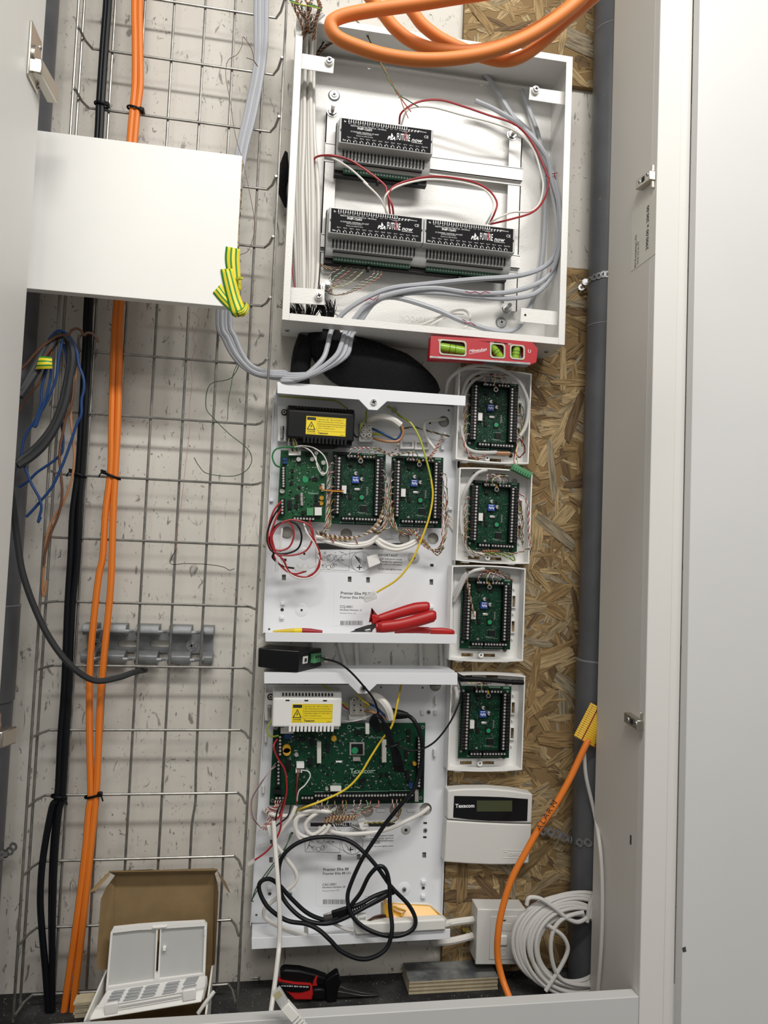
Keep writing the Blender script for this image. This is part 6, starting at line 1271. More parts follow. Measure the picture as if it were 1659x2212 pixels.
cb_ = E4([(880, 800, -.090), (980, 750, -.084), (1060, 705, -.080), (1095, 680, -.078), (1060, 680, -.075), (960, 715, -.078), (860, 770, -.086), (800, 790, -.09), (800, 770, -.09), (860, 690, -.088), (920, 570, -.088), (990, 503, -.090), (1040, 530, -.092), (1065, 630, -.096), (1070, 800, -.104), (1085, 950, -.118), (1050, 1080, -.125), (960, 1150, -.13), (850, 1165, -.13), (720, 1110, -.125), (640, 1030, -.12), (560, 958, -.112), (470, 915, -.104), (330, 890, -.096), (200, 800, -.09), (138, 690, -.082), (138, 620, -.078), (200, 592, -.074), (270, 632, -.074), (370, 740, -.078), (480, 838, -.084), (600, 885, -.088), (700, 872, -.09)])
MB().tube(smoothpath(cb_, 5), .0037, 9).build('cable_length', 'cable_black', us)
ax = (E4.p(800, 805, -.09)-E4.p(655, 850, -.09)).normalized(); upv = V((-ax.z, 0, ax.x)); c0 = E4.p(728, 830, -.088); L = (E4.p(800, 805, -.09)-E4.p(655, 850, -.09)).length/2
pg = MB().obox(c0, ax*L, upv*.0068, (0, .0042, 0)).build('usb_plug', 'rubber_black', us, bevel=.0015)
MB().obox(c0-ax*(L+.007), ax*.008, upv*.0055, (0, .0023, 0)).build('plug_shell', 'steel', pg, bevel=.0004)
for k in range(6): MB().obox(c0+ax*(L+.002+k*.0042), ax*.0013, upv*(.0055-.0003*k), (0, .0045-.0002*k, 0)).build('strain_relief', 'rubber_black', pg)
dc = MB(); limb(us, 'power_plug', E3, [(1065, 330, -.05), (1110, 340, -.055), (1160, 345, -.058), (1198, 350, -.06)], [.010, .0095, .0075, .005], 'rubber_black', .9)
# amber keypad lying in the bottom tray
kp = thing('amber_keypad', 'white keypad part with amber window in the lower cabinet tray', 'keypad', E4.p(1130, 1000, -.07))
ft_ = E4([(806, 915), (1468, 880), (1474, 962), (825, 1000)], -.098)
MB().hexa(ft_+[V((ft_[0].x, -.080, ft_[0].z)), V((ft_[1].x-.004, -.080, ft_[1].z)), V((ft_[2].x-.004, -.080, ft_[2].z)), V((ft_[3].x, -.080, ft_[3].z))]).build('base', 'plastic_cream', kp, bevel=.003)
MB().prism(E4([(1005, 762), (1330, 768), (1372, 776), (1482, 890), (1470, 905), (1005, 900)], -.058), (0, .006, 0)).build('back_shell', 'plastic_cream', kp, bevel=.002)
qa = E4([(1062, 880), (1455, 888)], -.082)+E4([(1355, 788), (1085, 770)], -.066)
MB().hexa([qa[0], qa[1], qa[2], qa[3]]+[V((qa[0].x, -.062, qa[0].z)), V((qa[1].x, -.062, qa[1].z)), V((qa[2].x, -.062, qa[2].z)), V((qa[3].x, -.062, qa[3].z))]).build('amber_window', 'amber', kp, bevel=.0006)
MB().slab(E4([(1028, 764), (1088, 770), (1098, 872), (1030, 862)], -.078), -.080, -.062).build('amber_block', 'amber', kp, bevel=.001)
MB().tube([E4.p(1095, 790, -.079), E4.p(1130, 808, -.081), E4.p(1180, 822, -.083), E4.p(1150, 855, -.085)], .0024, 6).build('amber_rib', 'amber', kp)
MB().plate([xz(E4, x, y, -.085) for x, y in ((832, 846), (898, 842), (902, 888), (838, 894))], [[xz(E4, x, y, -.085) for x, y in ((842, 853), (888, 850), (891, 880), (848, 885))]], -.092, -.080).build('side_box', 'plastic_cream', kp, bevel=.0006)
for k in range(3): cable('brown_wire', ['dark lead from the amber keypad, top of three', 'dark lead from the amber keypad, middle of three', 'dark lead from the amber keypad, lowest of three'][k], 'wire', E4([(1040, 852+k*6, -.079), (1010, 850+k*10, -.085), (960, 862+k*6, -.09), (930, 880+k*4, -.09), (902, 896+k*2, -.088)]), .0013, ['wire_brown', 'wire_black', 'wire_brown'][k])
w_('white_cable', 'pale flat lead crossing the tray floor to the amber keypad', E4, [(590, 880, -.07), (680, 920, -.085), (760, 955, -.09), (815, 965, -.095)], 'cable_white_old', .0028, -.08, cat='cable')

# ================================================================== four white plastic boxes on the strand board
YB0, YB1 = -.0148, -.043
qs = [((987, 797), (1148, 803), (1144, 999), (988, 995)), ((988, 1015), (1147, 1019), (1148, 1209), (988, 1215)), ((975.6, 1223), (1134.7, 1229), (1130, 1426), (971.6, 1425)), ((975, 1454), (1132, 1457.5), (1130, 1666), (967, 1667))]
def arch_outline(w, h, b, inset=0, r=.004, n=10):
    P = []; w -= inset; h -= inset
    for i in range(n+1): t = -1+2*i/n; P.append((-t*w, h+b*(1-t*t)))          # top, right to left
    for i in range(n+1): t = -1+2*i/n; P.append((t*w, -h-b*(1-t*t)))
    return P
W5 = sum((at(*q[1], YB1).x-at(*q[0], YB1).x)+(at(*q[2], YB1).x-at(*q[3], YB1).x) for q in qs)/8/2; H5 = sum((at(*q[0], YB1).z-at(*q[3], YB1).z)+(at(*q[1], YB1).z-at(*q[2], YB1).z) for q in qs)/8/2
def pu(x, y): return ((x-471)/356*W5, -(y-514)/456*H5)     # measured on the third box in crop X7
box5 = thing('expander_box', 'x', 'plastic box')
prect = lambda x0, y0, x1, y1: [pu(x0, y0), pu(x1, y0), pu(x1, y1), pu(x0, y1)]
hl = [prect(742, 340, 772, 450), prect(742, 592, 772, 700), prect(268, 922, 380, 954), prect(485, 924, 597, 954), prect(285, 80, 355, 104), prect(485, 80, 605, 104), ell(*pu(148, 865), .0026, .0058, 12), ell(*pu(690, 880), .0045, .0045, 12), ell(*pu(162, 128), .0022, n=10), prect(128, 572, 142, 688)]
o2 = arch_outline(W5, H5, .003)
MB().plate(o2, hl, -.0018, 0).build('back', 'plastic_white', box5)
dY = YB1-YB0
MB().plate(o2, [arch_outline(W5, H5, .003, .0024)], dY, -.0018).build('side_walls', 'plastic_white', box5, bevel=.0003)
for x0, y0, x1, y1 in ((732, 330, 780, 460), (732, 582, 780, 710)): MB().plate(prect(x0, y0, x1, y1), [prect(x0+10, y0+10, x1-8, y1-10)], -.007, -.0018).build('window_frame', 'plastic_white', box5)
a, b = pu(228, 893), pu(640, 905); MB().box(a[0], b[0], -.006, -.0018, b[1], a[1]).build('ledge', 'plastic_white', box5)
for x, y in ((443, 930), (463, 108)):
    a = pu(x, y); MB().plate(ell(*a, .0048, n=18), [ell(*a, .0022, n=18)], -.014, -.0018).build('screw_boss', 'plastic_white', box5)
for x, y in ((758, 270), (757, 520), (757, 772)): a = pu(x, y); MB().cyl((a[0], -.0018, a[1]), (a[0], -.006, a[1]), .0016, 8).build('peg', 'plastic_white', box5)
a = pu(695, 145); MB().cyl((a[0], -.0018, a[1]), (a[0], -.004, a[1]), .0055, 14).build('fixing_screw', 'galv', box5)
for x in (220, 660): a = pu(x, 985); MB().box(a[0]-.006, a[0]+.006, dY+.003, -.004, a[1]-.0015, a[1]+.003).build('snap_tab', 'plastic_white', box5)
nm5 = ['open white plastic expander box, topmost on the strand board', 'open white plastic expander box, second from the top', 'open white plastic expander box, third from the top', 'open white plastic expander box, lowest, under the aerial rod']
for i, q in enumerate(qs):
    o = box5 if i == 0 else copy_tree(box5); c_ = sum((at(*p, YB1) for p in q), V((0, 0, 0)))/4; o.location = (c_.x, YB0, c_.z); tag(o, nm5[i], 'plastic box', 'expander boxes')
    d_ = at(*q[1], YB1)-at(*q[0], YB1); o.rotation_euler = (0, math.radians((.3, .4, 0, .2)[i]), 0)
# wires inside the plastic boxes (crop positions of each box)
def fan(c, lab, grp, x0, y0, x1, y1, n, side_, seed):
    r_ = random.Random(seed)
    for i in range(n):
        t = (i+.5)/n
        if side_ == 'top': pts = [(x0+(x1-x0)*t, y0, -.040), (x0+(x1-x0)*t+r_.uniform(-15, 15), y0-55-r_.uniform(0, 30), -.050), ((x0+x1)/2+r_.uniform(-80, 80), y1+r_.uniform(0, 15), -.040), ((x0+x1)/2+r_.uniform(-140, 140), y1+r_.uniform(0, 30), -.034)]
        else:
            s = -1 if side_ == 'left' else 1; y = y0+(y1-y0)*t; pts = [(x0, y, -.038), (x0+s*35, y+r_.uniform(-15, 5), -.046), (x0+s*(60+r_.uniform(-5, 12)), y+70+r_.uniform(0, 60), -.034), (x0+s*(62+r_.uniform(-10, 10)), y+190+r_.uniform(0, 60), -.034)]
            pts[-1] = (pts[-1][0], min(pts[-1][1], y1+60), -.034); pts[-2] = (pts[-2][0], min(pts[-2][1], y1+40), -.034)
        twist('twisted_wires', lab, c(pts), tw2[(i+seed) % 6] if side_ != 'top' else [('wire_red', 'wire_white'), ('wire_black',), ('wire_earth', 'wire_white'), ('wire_brown',), ('wire_white',)][i % 5], r=.0006, amp=.0007, pitch=.014, group=grp)
fan(X6, 'thin wires above the board in the topmost plastic box', 'wires atop box one', 395, 240, 640, 130, 6, 'top', 1); fan(X6, 'thin wires right of the board in the topmost plastic box', 'wires right in box one', 715, 380, 0, 800, 5, 'right', 2); fan(X6, 'thin wires left of the board in the topmost plastic box', 'wires left in box one', 262, 300, 0, 780, 5, 'left', 3)
fan(X6, 'thin wires above the board in the second plastic box', 'wires atop box two', 395, 1245, 640, 1130, 7, 'top', 2); fan(X6, 'thin wires right of the board in the second plastic box', 'wires right in box two', 715, 1360, 0, 1800, 6, 'right', 4); fan(X6, 'thin wires left of the board in the second plastic box', 'wires left in box two', 262, 1330, 0, 1800, 6, 'left', 1)
fan(X7, 'thin wires above the board in the third plastic box', 'wires atop box three', 370, 225, 600, 110, 7, 'top', 3); fan(X7, 'thin wires above the board in the lowest plastic box', 'wires atop box four', 345, 1270, 440, 1185, 4, 'top', 5)
for k, (lab, c, pts, m) in enumerate((('twisted wires along the bottom of the topmost plastic box', X6, [(180, 760), (205, 850), (250, 930), (340, 970), (420, 930)], ('wire_red', 'wire_cream')), ('twisted wires at the lower right of the topmost plastic box', X6, [(745, 770), (790, 830), (800, 900), (740, 960), (700, 900), (715, 990)], ('wire_red', 'wire_black')), ('twisted wires along the bottom of the second plastic box', X6, [(180, 1720), (230, 1850), (330, 1920), (480, 1930), (620, 1920), (760, 1900), (850, 1860)], ('wire_brown', 'wire_cream')), ('green twisted wires along the bottom of the second plastic box', X6, [(400, 1920), (520, 1915), (640, 1960), (700, 1990), (680, 1940), (580, 1900)], ('wire_earth', 'wire_green')), ('red wires at the right edge of the second plastic box', X6, [(740, 1330), (800, 1350), (835, 1500), (840, 1700), (862, 1880)], ('wire_red', 'wire_white')), ('brown wires dropping to the plug in the third plastic box', X7, [(265, 125), (270, 250), (300, 380), (325, 500), (335, 560)], ('wire_copper', 'wire_cream', 'wire_brown')), ('brown wires crossing the top of the third plastic box', X7, [(400, 110), (520, 100), (600, 135), (710, 200)], ('wire_brown', 'wire_copper')))):
    twist('twisted_wires', lab, c(pts, -.044), m, r=.0008, amp=.0012, pitch=.014)
tag(MB().tube(X6([(515, 915), (560, 918), (650, 920)], -.034), .0042, 8).build('wire_coil', 'wire_copper'), 'short coil of copper brown wire in the topmost plastic box', 'wire'); twist('twisted_wires', 'copper wrap along the bottom of the second plastic box', X6([(380, 1895), (460, 1892), (545, 1890)], -.036), ('wire_copper', 'wire_brown', 'wire_copper'), r=.0012, amp=.002, pitch=.005)
for lab, c, pts, r in (('white cable sweeping round the topmost plastic box', X6, [(10, 320, -.02), (50, 180, -.03), (180, 80, -.045), (330, 42, -.05), (480, 55, -.05), (640, 120, -.05), (750, 220, -.05), (825, 380, -.048), (835, 520, -.046), (805, 660, -.044), (740, 765, -.042)], .0036), ('white cable arching at the top left of the topmost plastic box', X6, [(175, 340, -.03), (210, 230, -.035), (270, 150, -.036), (360, 110, -.034), (435, 108, -.030)], .0036), ('second white cable arching at the top left of the topmost box', X6, [(200, 350, -.03), (240, 260, -.034), (300, 190, -.034), (385, 155, -.030)], .0034), ('white cable lying along the bottom of the topmost plastic box', X6, [(165, 640, -.03), (180, 740, -.034), (210, 850, -.036), (290, 900, -.036), (400, 910, -.036), (518, 908, -.034)], .0036),
                       ('white cable arching at the top left of the second plastic box', X6, [(180, 1380, -.03), (210, 1290, -.036), (270, 1180, -.040), (340, 1110, -.044), (425, 1082, -.046)], .0036), ('white cable down the left of the second plastic box', X6, [(170, 1440, -.028), (165, 1600, -.032), (185, 1760, -.034), (230, 1880, -.034), (290, 1945, -.032)], .0032), ('short white cable along the bottom of the second plastic box', X6, [(240, 1880, -.034), (310, 1915, -.036), (400, 1920, -.034)], .0034), ('grey white cable entering the third plastic box at left', X7, [(140, 400, -.025), (190, 290, -.034), (235, 190, -.040), (270, 130, -.044)], .0038), ('second grey white cable entering the third plastic box', X7, [(140, 350, -.025), (185, 250, -.032), (225, 170, -.036), (260, 125, -.040)], .0036), ('white cable arching at the top of the third plastic box', X7, [(285, 130, -.040), (330, 105, -.044), (380, 92, -.044), (430, 84, -.042)], .0034), ('white cable hidden left of the lowest plastic box', X7, [(150, 1230, -.02), (165, 1300, -.03), (155, 1380, -.03), (130, 1450, -.02)], .0042)):
    cable('white_cable', lab, 'cable', c(pts), r, 'cable_white_old')
for k in range(3): cable('white_cable', 'white cable passing between the upper cabinet and the second plastic box', 'cable', X6([(40, 1520+k*45, -.010), (90, 1590+k*45, -.012), (140, 1680+k*40, -.014)]), .0034, 'cable_white', 'white cables left of the second plastic box')
for k, (x0, x1) in enumerate(((650, 715), (788, 802), (460, 480), (1272, 1278), (1425, 1432), (1455, 1460))): cable('white_cable', ['white cable behind the cabinets, slanting in the gap', 'white cable behind the cabinets, in the middle of the gap', 'white cable behind the cabinets, near the black box', 'pale cable behind the cabinets, right part of the gap', 'pale cable behind the cabinets, second from the right', 'pale cable behind the cabinets, rightmost in the gap'][k], 'cable', E2([(x0, 780), ((x0+x1)/2, 900), (x1, 1010)], -.006), .0042, 'cable_white_old')
# green pluggable terminal hanging between the upper two boxes
gt = thing('terminal_plug', 'green pluggable terminal hanging between the two upper plastic boxes', 'terminal', X6.p(760, 1100, -.05))
u_ = (X6.p(865, 1130, -.05)-X6.p(690, 1040, -.05)); n_ = V((-u_.z, 0, u_.x)).normalized(); c0 = X6.p(765, 1098, -.05)
MB().obox(c0, u_/2*1.05, n_*.0062, (0, .0065, 0)).build('body', 'terminal_green', gt, bevel=.0006)
for i in range(8): MB().obox(c0-u_*.46+u_*(i/7*.92)-n_*.003-V((0, .0066, 0)), u_.normalized()*.0009, n_*.0028, (0, .0005, 0)).build('slot', 'terminal_green_dark', gt)
for k in range(3): cable('thin_wire', ['red wire up from the green terminal plug', 'white wire up from the green terminal plug', 'yellow wire up from the green terminal plug'][k], 'wire', X6([(700+k*15, 1030, -.05), (690+k*18, 980, -.048), (705+k*8, 900, -.042), (735+k*4, 800, -.036)]), .0008, ['wire_red', 'wire_white', 'wire_earth'][k])

# ================================================================== keypad
Yk0, Yk1 = -.0148, -.042
kp = thing('wall_keypad', 'white wall keypad with black window below the plastic boxes', 'keypad', X8.p(500, 805, Yk0))
up_ = [(120, 118), (300, 104), (500, 102), (720, 120), (922, 155), (912, 432), (700, 428), (400, 415), (112, 395)]
MB().prism([V((p.x, Yk1, p.z)) for p in X8(up_, Yk1)], (0, Yk0-Yk1, 0)).build('upper_case', 'plastic_old', kp, bevel=.003, seg=3)
lo_ = [(110, 402), (400, 422), (700, 436), (913, 440), (884, 808), (720, 822), (520, 822), (300, 812), (82, 796)]
MB().prism([V((p.x, Yk1+.001, p.z)) for p in X8(lo_, Yk1+.001)], (0, Yk0-Yk1-.001, 0)).build('flap', 'plastic_old', kp, bevel=.0025, seg=3)
wi = [(180, 172), (400, 176), (640, 184), (876, 202), (868, 408), (700, 411), (520, 408), (330, 394), (170, 374)]
wn = MB().prism([V((p.x, Yk1-.0008, p.z)) for p in X8(wi, Yk1-.0008)], (0, .0015, 0)).build('window', 'keypad_black', kp)
comp(X8, wn, 'display', 'lcd', 392, 215, 726, 318, Yk1-.0008, .0003)
m = MB(); p, e = X8.p(190, 283, Yk1-.0013), X8.p(368, 288, Yk1-.0013); t = MB(); textmesh(t, 'Texecom', .01, (0, 0, 0)); textmesh(m, 'Texecom', .01*(e.x-p.x)/max(v.x for v in t.v), p, bold=.028); m.build('brand_name', 'print_white', wn, smooth=False)
m = MB(); p = X8.p(650, 742, Yk1); textmesh(m, 'Texecom', .0125, p+V((0, .0006, 0)), ext=.0004); a = [xz(X8, x, y, Yk1) for x, y in ((640, 682), (884, 690), (876, 765), (638, 760))]; b = [xz(X8, x, y, Yk1) for x, y in ((644, 686), (880, 694), (872, 761), (642, 756))]; m.plate(a, [b], Yk1+.0004, Yk1+.0012); m.build('embossed_name', 'plastic_old', kp)

# ================================================================== fused spur, its cables, nail
Ys = -.060
sp_ = thing('fused_spur', 'white fused connection unit on the strand board', 'switch', X8.p(600, 1755, YO))
fq = X8([(410, 1250), (868, 1255), (850, 1757), (388, 1757)], Ys); MB().slab(fq, Ys, -.0148).build('back_box', 'plastic_old', sp_, bevel=.001)
fq2 = X8([(402, 1240), (876, 1246), (856, 1764), (380, 1764)], Ys-.006); MB().slab(fq2, Ys-.006, Ys-.0005).build('face_plate', 'plastic_old', sp_, bevel=.0015)
Yf2 = Ys-.006
ip = MB().slab(X8([(522, 1308), (775, 1305), (762, 1712), (508, 1712)], Yf2), Yf2-.0012, Yf2).build('centre_plate', 'plastic_old', sp_, bevel=.0006)
MB().slab(X8([(630, 1372), (722, 1376), (718, 1446), (626, 1442)], Yf2-.0012), Yf2-.0020, Yf2).build('fuse_drawer', 'plastic_old', ip, bevel=.0004)
comp(X8, ip, 'drawer_slot', 'hole_dark', 632, 1340, 666, 1350, Yf2-.0012, .0005)
MB().slab(X8([(602, 1484), (678, 1484), (674, 1574), (598, 1574)], Yf2-.0012), Yf2-.005, Yf2).build('rocker_switch', 'plastic_white', ip, bevel=.0015)
c_ = xz(X8, 640, 1640, Yf2); MB().plate(ell(*c_, .0066), [ell(*c_, .0056)], Yf2-.0018, Yf2).build('flex_outlet', 'plastic_old', ip)
m = MB(); textmesh(m, 'FUSE', .0085, X8.p(612, 1428, Yf2-.0021), ext=.0003); m.build('raised_letters', 'plastic_old', ip)
cable('white_cable', 'thick white cable, upper of two, into the fused spur', 'cable', X8([(360, 1338, -.035), (250, 1352, -.038), (120, 1372, -.04)])+E4([(1480, 912, -.045), (1400, 930, -.05)]), .0064, 'cable_white')
cable('white_cable', 'thick white cable, lower of two, into the fused spur', 'cable', X8([(356, 1490, -.035), (220, 1525, -.038), (110, 1545, -.04), (0, 1550, -.04)])+E4([(1350, 1042, -.03), (1200, 1050, -.012)]), .0064, 'cable_white')
nl = thing('brass_fixing', 'small brass fixing beside the fused spur', 'screw', X8.p(300, 1435, YO)); a = X8.p(300, 1435, -.0148)
MB().cyl(a, a+V((0, -.012, 0)), .0050, 12).build('nut', 'nail_yellow', nl); MB().cyl(a+V((0, -.012, 0)), a+V((0, -.0125, 0)), .0022, 10).build('bore', 'hole_dark', nl); MB().cyl(a+V((-.007, 0, .002)), a+V((-.006, -.006, .001)), .0030, 8).build('shank', 'nail_yellow', nl)

# ================================================================== orange alarm cable with yellow ribbed collar
oa = thing('alarm_cable', 'orange cable with handwritten ALARM, lower right', 'cable', X8.p(690, 2060, -.12))
op = X7([(1440, 1740, -.112), (1390, 1840, -.114)])+X8([(1270, 10, -.114), (1130, 260, -.112), (985, 470, -.110), (860, 690, -.108), (720, 960, -.106), (630, 1250, -.106), (592, 1480, -.108), (590, 1700, -.11), (635, 1900, -.12), (700, 2075, -.14)])
MB().tube(smoothpath(op, 6), .0058, 12).build('sheath', 'cable_orange', oa)
dr = (X8.p(1150, 235, -.117)-X8.p(985, 480, -.117)).normalized(); pr = V((-dr.z, 0, dr.x)); m = MB()
for ch, x, y in (('A', 985, 500), ('L', 1018, 440), ('A', 1044, 395), ('R', 1080, 340), ('M', 1116, 282)): p = X8.p(x, y, -.1185); textmesh(m, ch, .0150, p-pr*.0012, dr, pr, bold=0)
m.build('handwriting', 'print_black', oa, smooth=False)
yc = thing('ribbed_collar', 'yellow ribbed collar with red stitching on the orange cable', 'collar', X7.p(1430, 1760, -.11))
p0, p1 = X7.p(1400, 1755, -.100), X7.p(1560, 1440, -.100); dv = (p1-p0).normalized(); sv = V((dv.z, 0, -dv.x)); nR = 17; Ltot = (p1-p0).length
for i in range(nR):
    c = p0+dv*(Ltot*(i+.5)/nR); MB().tube([c-sv*.0225, c-sv*.012+V((0, -.010, 0)), c+V((0, -.013, 0)), c+sv*.012+V((0, -.010, 0)), c+sv*.0225], .0029, 7).build('rib', 'collar_yellow', yc)
MB().obox((p0+p1)/2, dv*(Ltot/2), sv*.0200, (0, .006, 0)).build('core', 'rubber_black', yc)
for s in (-.013, .0185):
    st_ = MB()
    for i in range(nR): c = p0+dv*(Ltot*(i+.5)/nR)+sv*s+V((0, -.0138 if abs(s) < .015 else -.0085, 0)); st_.obox(c, dv*.0030, sv*.0006, (0, .0006, 0))
    st_.build('stitching', 'wire_red', yc, kind='stuff')
cable('white_cable', 'thin white cable running down along the right cupboard panel', 'cable', [atx(*X8.px(x, y), XP-.006) if xx else X8.p(x, y, -.105) for x, y, xx in ((1405, -240, 0), (1425, 0, 0), (1500, 320, 0), (1548, 600, 1), (1572, 900, 1), (1576, 1250, 1), (1565, 1600, 1), (1535, 1990, 1), (1525, 2060, 1))], .0034, 'cable_white_old')
# ================================================================== white coil
wc = thing('cable_coil', 'white cable coil hanging over the foot of the grey pipe', 'cable', X8.p(1100, 2050, -.105))
rc = random.Random(8); TW = [(730, 1090, 2010), (770, 1075, 2040), (800, 1115, 1990), (835, 1150, 2050), (880, 1185, 1960), (905, 1200, 2030), (950, 1215, 1985), (965, 1280, 1930), (820, 1100, 2045)]
for k, (xl, yt, yb) in enumerate(TW):
    cx = 1330+rc.uniform(-30, 30); cy = (yt+yb)/2; pts = []
    for j in range(17):
        t = 2*math.pi*j/16+.3*k; pts.append((cx+(cx-xl)*math.cos(t)*(1 if math.cos(t) < 0 else .85), cy+(yb-yt)/2*math.sin(t)*(1+.03*math.cos(2*t+k)), -.1018-.0013*(k % 7)))
    MB().tube(smoothpath(X8(pts), 4), .0038, 8).build('turn', 'cable_white_old', wc)
for pts in ([(862, 1200), (880, 1140), (930, 1128), (1010, 1150), (1120, 1225), (1230, 1315), (1330, 1360), (1410, 1335), (1500, 1255)], [(1400, 1270), (1300, 1290), (1190, 1340), (1115, 1440), (1090, 1590), (1115, 1770), (1180, 1890), (1300, 1945), (1480, 1960)], [(1060, 1390), (1190, 1480), (1245, 1570), (1245, 1650), (1190, 1770), (1100, 1920), (1042, 2010)], [(1470, 1150), (1448, 1250), (1432, 1360)], [(1500, 1090), (1480, 1200), (1460, 1320), (1500, 1270)]):
    MB().tube(smoothpath(X8(pts, -.1125), 5), .0038, 8).build('turn', 'cable_white_old', wc)
# ================================================================== floor: cardboard box, keypads, tools
def poly3(name, c, pts, m, parent, th=(0, .002, 0)): return MB().prism(c(pts), th).build(name, m, parent, smooth=False)
cbx = thing('cardboard_box', 'open brown cardboard box with keypads in front of the tray', 'box', CB.p(650, 1500, -.16))
Yc = -.118
poly3('lid', CB, [(300, 135, Yc), (1238, 115, Yc), (1215, 985, Yc), (280, 1010, Yc)], 'cardboard', cbx)
poly3('lid_side_flap', CB, [(300, 137, Yc-.001), (215, 250, Yc-.012), (165, 360, Yc-.018), (140, 700, Yc-.020), (122, 950, Yc-.020), (135, 1020, Yc-.018), (160, 1032, Yc-.016), (215, 1018, Yc-.010), (280, 1005, Yc-.001)], 'cardboard', cbx)
poly3('lid_side_flap', CB, [(1238, 117, Yc-.001), (1262, 200, Yc-.020), (1275, 300, Yc-.026), (1255, 700, Yc-.026), (1240, 975, Yc-.024), (1215, 985, Yc-.001)], 'cardboard', cbx)
poly3('lid_front_flap', CB, [(300, 137, Yc-.001), (242, 105, Yc-.022), (640, 92, Yc-.022), (690, 97, Yc-.022), (820, 92, Yc-.022), (1225, 80, Yc-.022), (1268, 88, Yc-.022), (1240, 117, Yc-.001)], 'cardboard', cbx, (0, 0, .0022))
poly3('flap_wing', CB, [(242, 104, Yc-.022), (60, 285, Yc-.040), (72, 294, Yc-.044), (130, 268, Yc-.042), (250, 135, Yc-.026)], 'cardboard', cbx)
poly3('flap_wing', CB, [(1260, 88, Yc-.022), (1340, 200, Yc-.036), (1384, 300, Yc-.042), (1368, 292, Yc-.044), (1290, 170, Yc-.030)], 'cardboard_edge', cbx)
def wallq(name, a, b, m, th):                # box side: top edge a-b dropped to the floor
    a, b = V(a), V(b); MB().hexa([a, b, V((b.x, b.y, ZF+.001)), V((a.x, a.y, ZF+.001))]+[p+V(th) for p in (a, b, V((b.x, b.y, ZF+.001)), V((a.x, a.y, ZF+.001)))]).build(name, m, cbx, smooth=False)
ZB = CB.p(215, 1020, -.122).z
la, lb_ = CB.p(215, 1020, -.122), CB.p(5, 1500, -.240); ra_, rb_ = CB.p(1225, 985, -.122), CB.p(1165, 1440, -.240)
wallq('box_side', la, lb_, 'plastic_cream', (.0028, 0, 0)); wallq('box_side', ra_, rb_, 'plastic_cream', (-.0028, 0, 0)); wallq('box_back', la, ra_, 'cardboard', (0, .002, 0))
wallq('box_front', lb_+V((0, 0, -.03)), rb_+V((0, 0, -.03)), 'plastic_cream', (0, .002, 0))
MB().hexa([V((la.x, la.y, ZF+.0005)), V((ra_.x, ra_.y, ZF+.0005)), V((rb_.x, rb_.y, ZF+.0005)), V((lb_.x, lb_.y, ZF+.0005)), V((la.x, la.y, ZF+.003)), V((ra_.x, ra_.y, ZF+.003)), V((rb_.x, rb_.y, ZF+.003)), V((lb_.x, lb_.y, ZF+.003))]).build('box_base', 'cardboard', cbx)
# keypad lid standing up
kl = thing('keypad_cover', 'upright white keypad cover with two panes in the cardboard box', 'keypad cover', CB.p(680, 1100, -.15))
Y1 = -.150
def cbq(pts, Y): return [xz(CB, x, y, Y) for x, y in pts]
MB().plate(cbq([(262, 660), (285, 625), (520, 600), (760, 582), (1140, 563), (1168, 595), (1150, 1070), (215, 1215)], Y1), [cbq([(282, 668), (520, 640), (690, 632), (672, 1110), (238, 1175)], Y1), cbq([(740, 628), (1145, 602), (1128, 1050), (722, 1100)], Y1), cbq([(706, 632), (728, 630), (706, 1050), (684, 1050)], Y1)], Y1-.004, Y1+.004).build('frame', 'plastic_white', kl, bevel=.0008)
MB().plate(cbq([(282, 668), (520, 640), (690, 632), (672, 1110), (238, 1175)], Y1), [], Y1, Y1+.002).build('pane', 'plastic_smoke', kl); MB().plate(cbq([(740, 628), (1145, 602), (1128, 1050), (722, 1100)], Y1), [], Y1, Y1+.002).build('pane', 'plastic_smoke', kl)
MB().slab(CB([(752, 795), (785, 790), (782, 832), (750, 835)], Y1), Y1-.006, Y1).build('catch', 'plastic_white', kl, bevel=.001); MB().slab(CB([(648, 618), (795, 606), (775, 622), (665, 632)], Y1-.004), Y1-.007, Y1).build('finger_tab', 'plastic_cream', kl, bevel=.001); MB().slab(CB([(1142, 632), (1152, 632), (1150, 695), (1140, 695)], Y1-.004), Y1-.006, Y1).build('hinge_pip', 'print_white', kl)
# keypad with buttons, tilted
kk = thing('button_keypad', 'white push button keypad lying tilted in the cardboard box', 'keypad', CB.p(600, 1450, -.19))
Ya, Yd = -.158, -.205
f4 = [CB.p(215, 1215, Ya), CB.p(1172, 1070, Ya), CB.p(1135, 1218, Yd), CB.p(110, 1395, Yd)]; dn_ = V((0, .012, -.012))
nb = (f4[1]-f4[0]).cross(f4[3]-f4[0]).normalized(); nb = nb if nb.dot(CAM-f4[0]) > 0 else -nb
MB().hexa(f4+[p-nb*.016 for p in f4]).build('case', 'plastic_white', kk, bevel=.003)
def bil(u, v): return f4[0].lerp(f4[1], u).lerp(f4[3].lerp(f4[2], u), v)
for ci, (u, w, rows_) in enumerate(((.10, .11, 4), (.26, .12, 4), (.42, .12, 4), (.62, .12, 4), (.80, .12, 2))):
    for r_ in range(rows_):
        v0 = .22+r_*.18 if rows_ == 4 else (.10 if r_ == 0 else .62); v1 = v0+.11 if rows_ == 4 else (v0+.40 if r_ == 0 else v0+.14)
        q = [bil(u, v0)+nb*.0005, bil(u+w, v0)+nb*.0005, bil(u+w-.02, v1)+nb*.0005, bil(u-.02, v1)+nb*.0005]; MB().hexa(q+[p+nb*.0022 for p in q]).build('button', 'button_grey', kk, bevel=.0008)
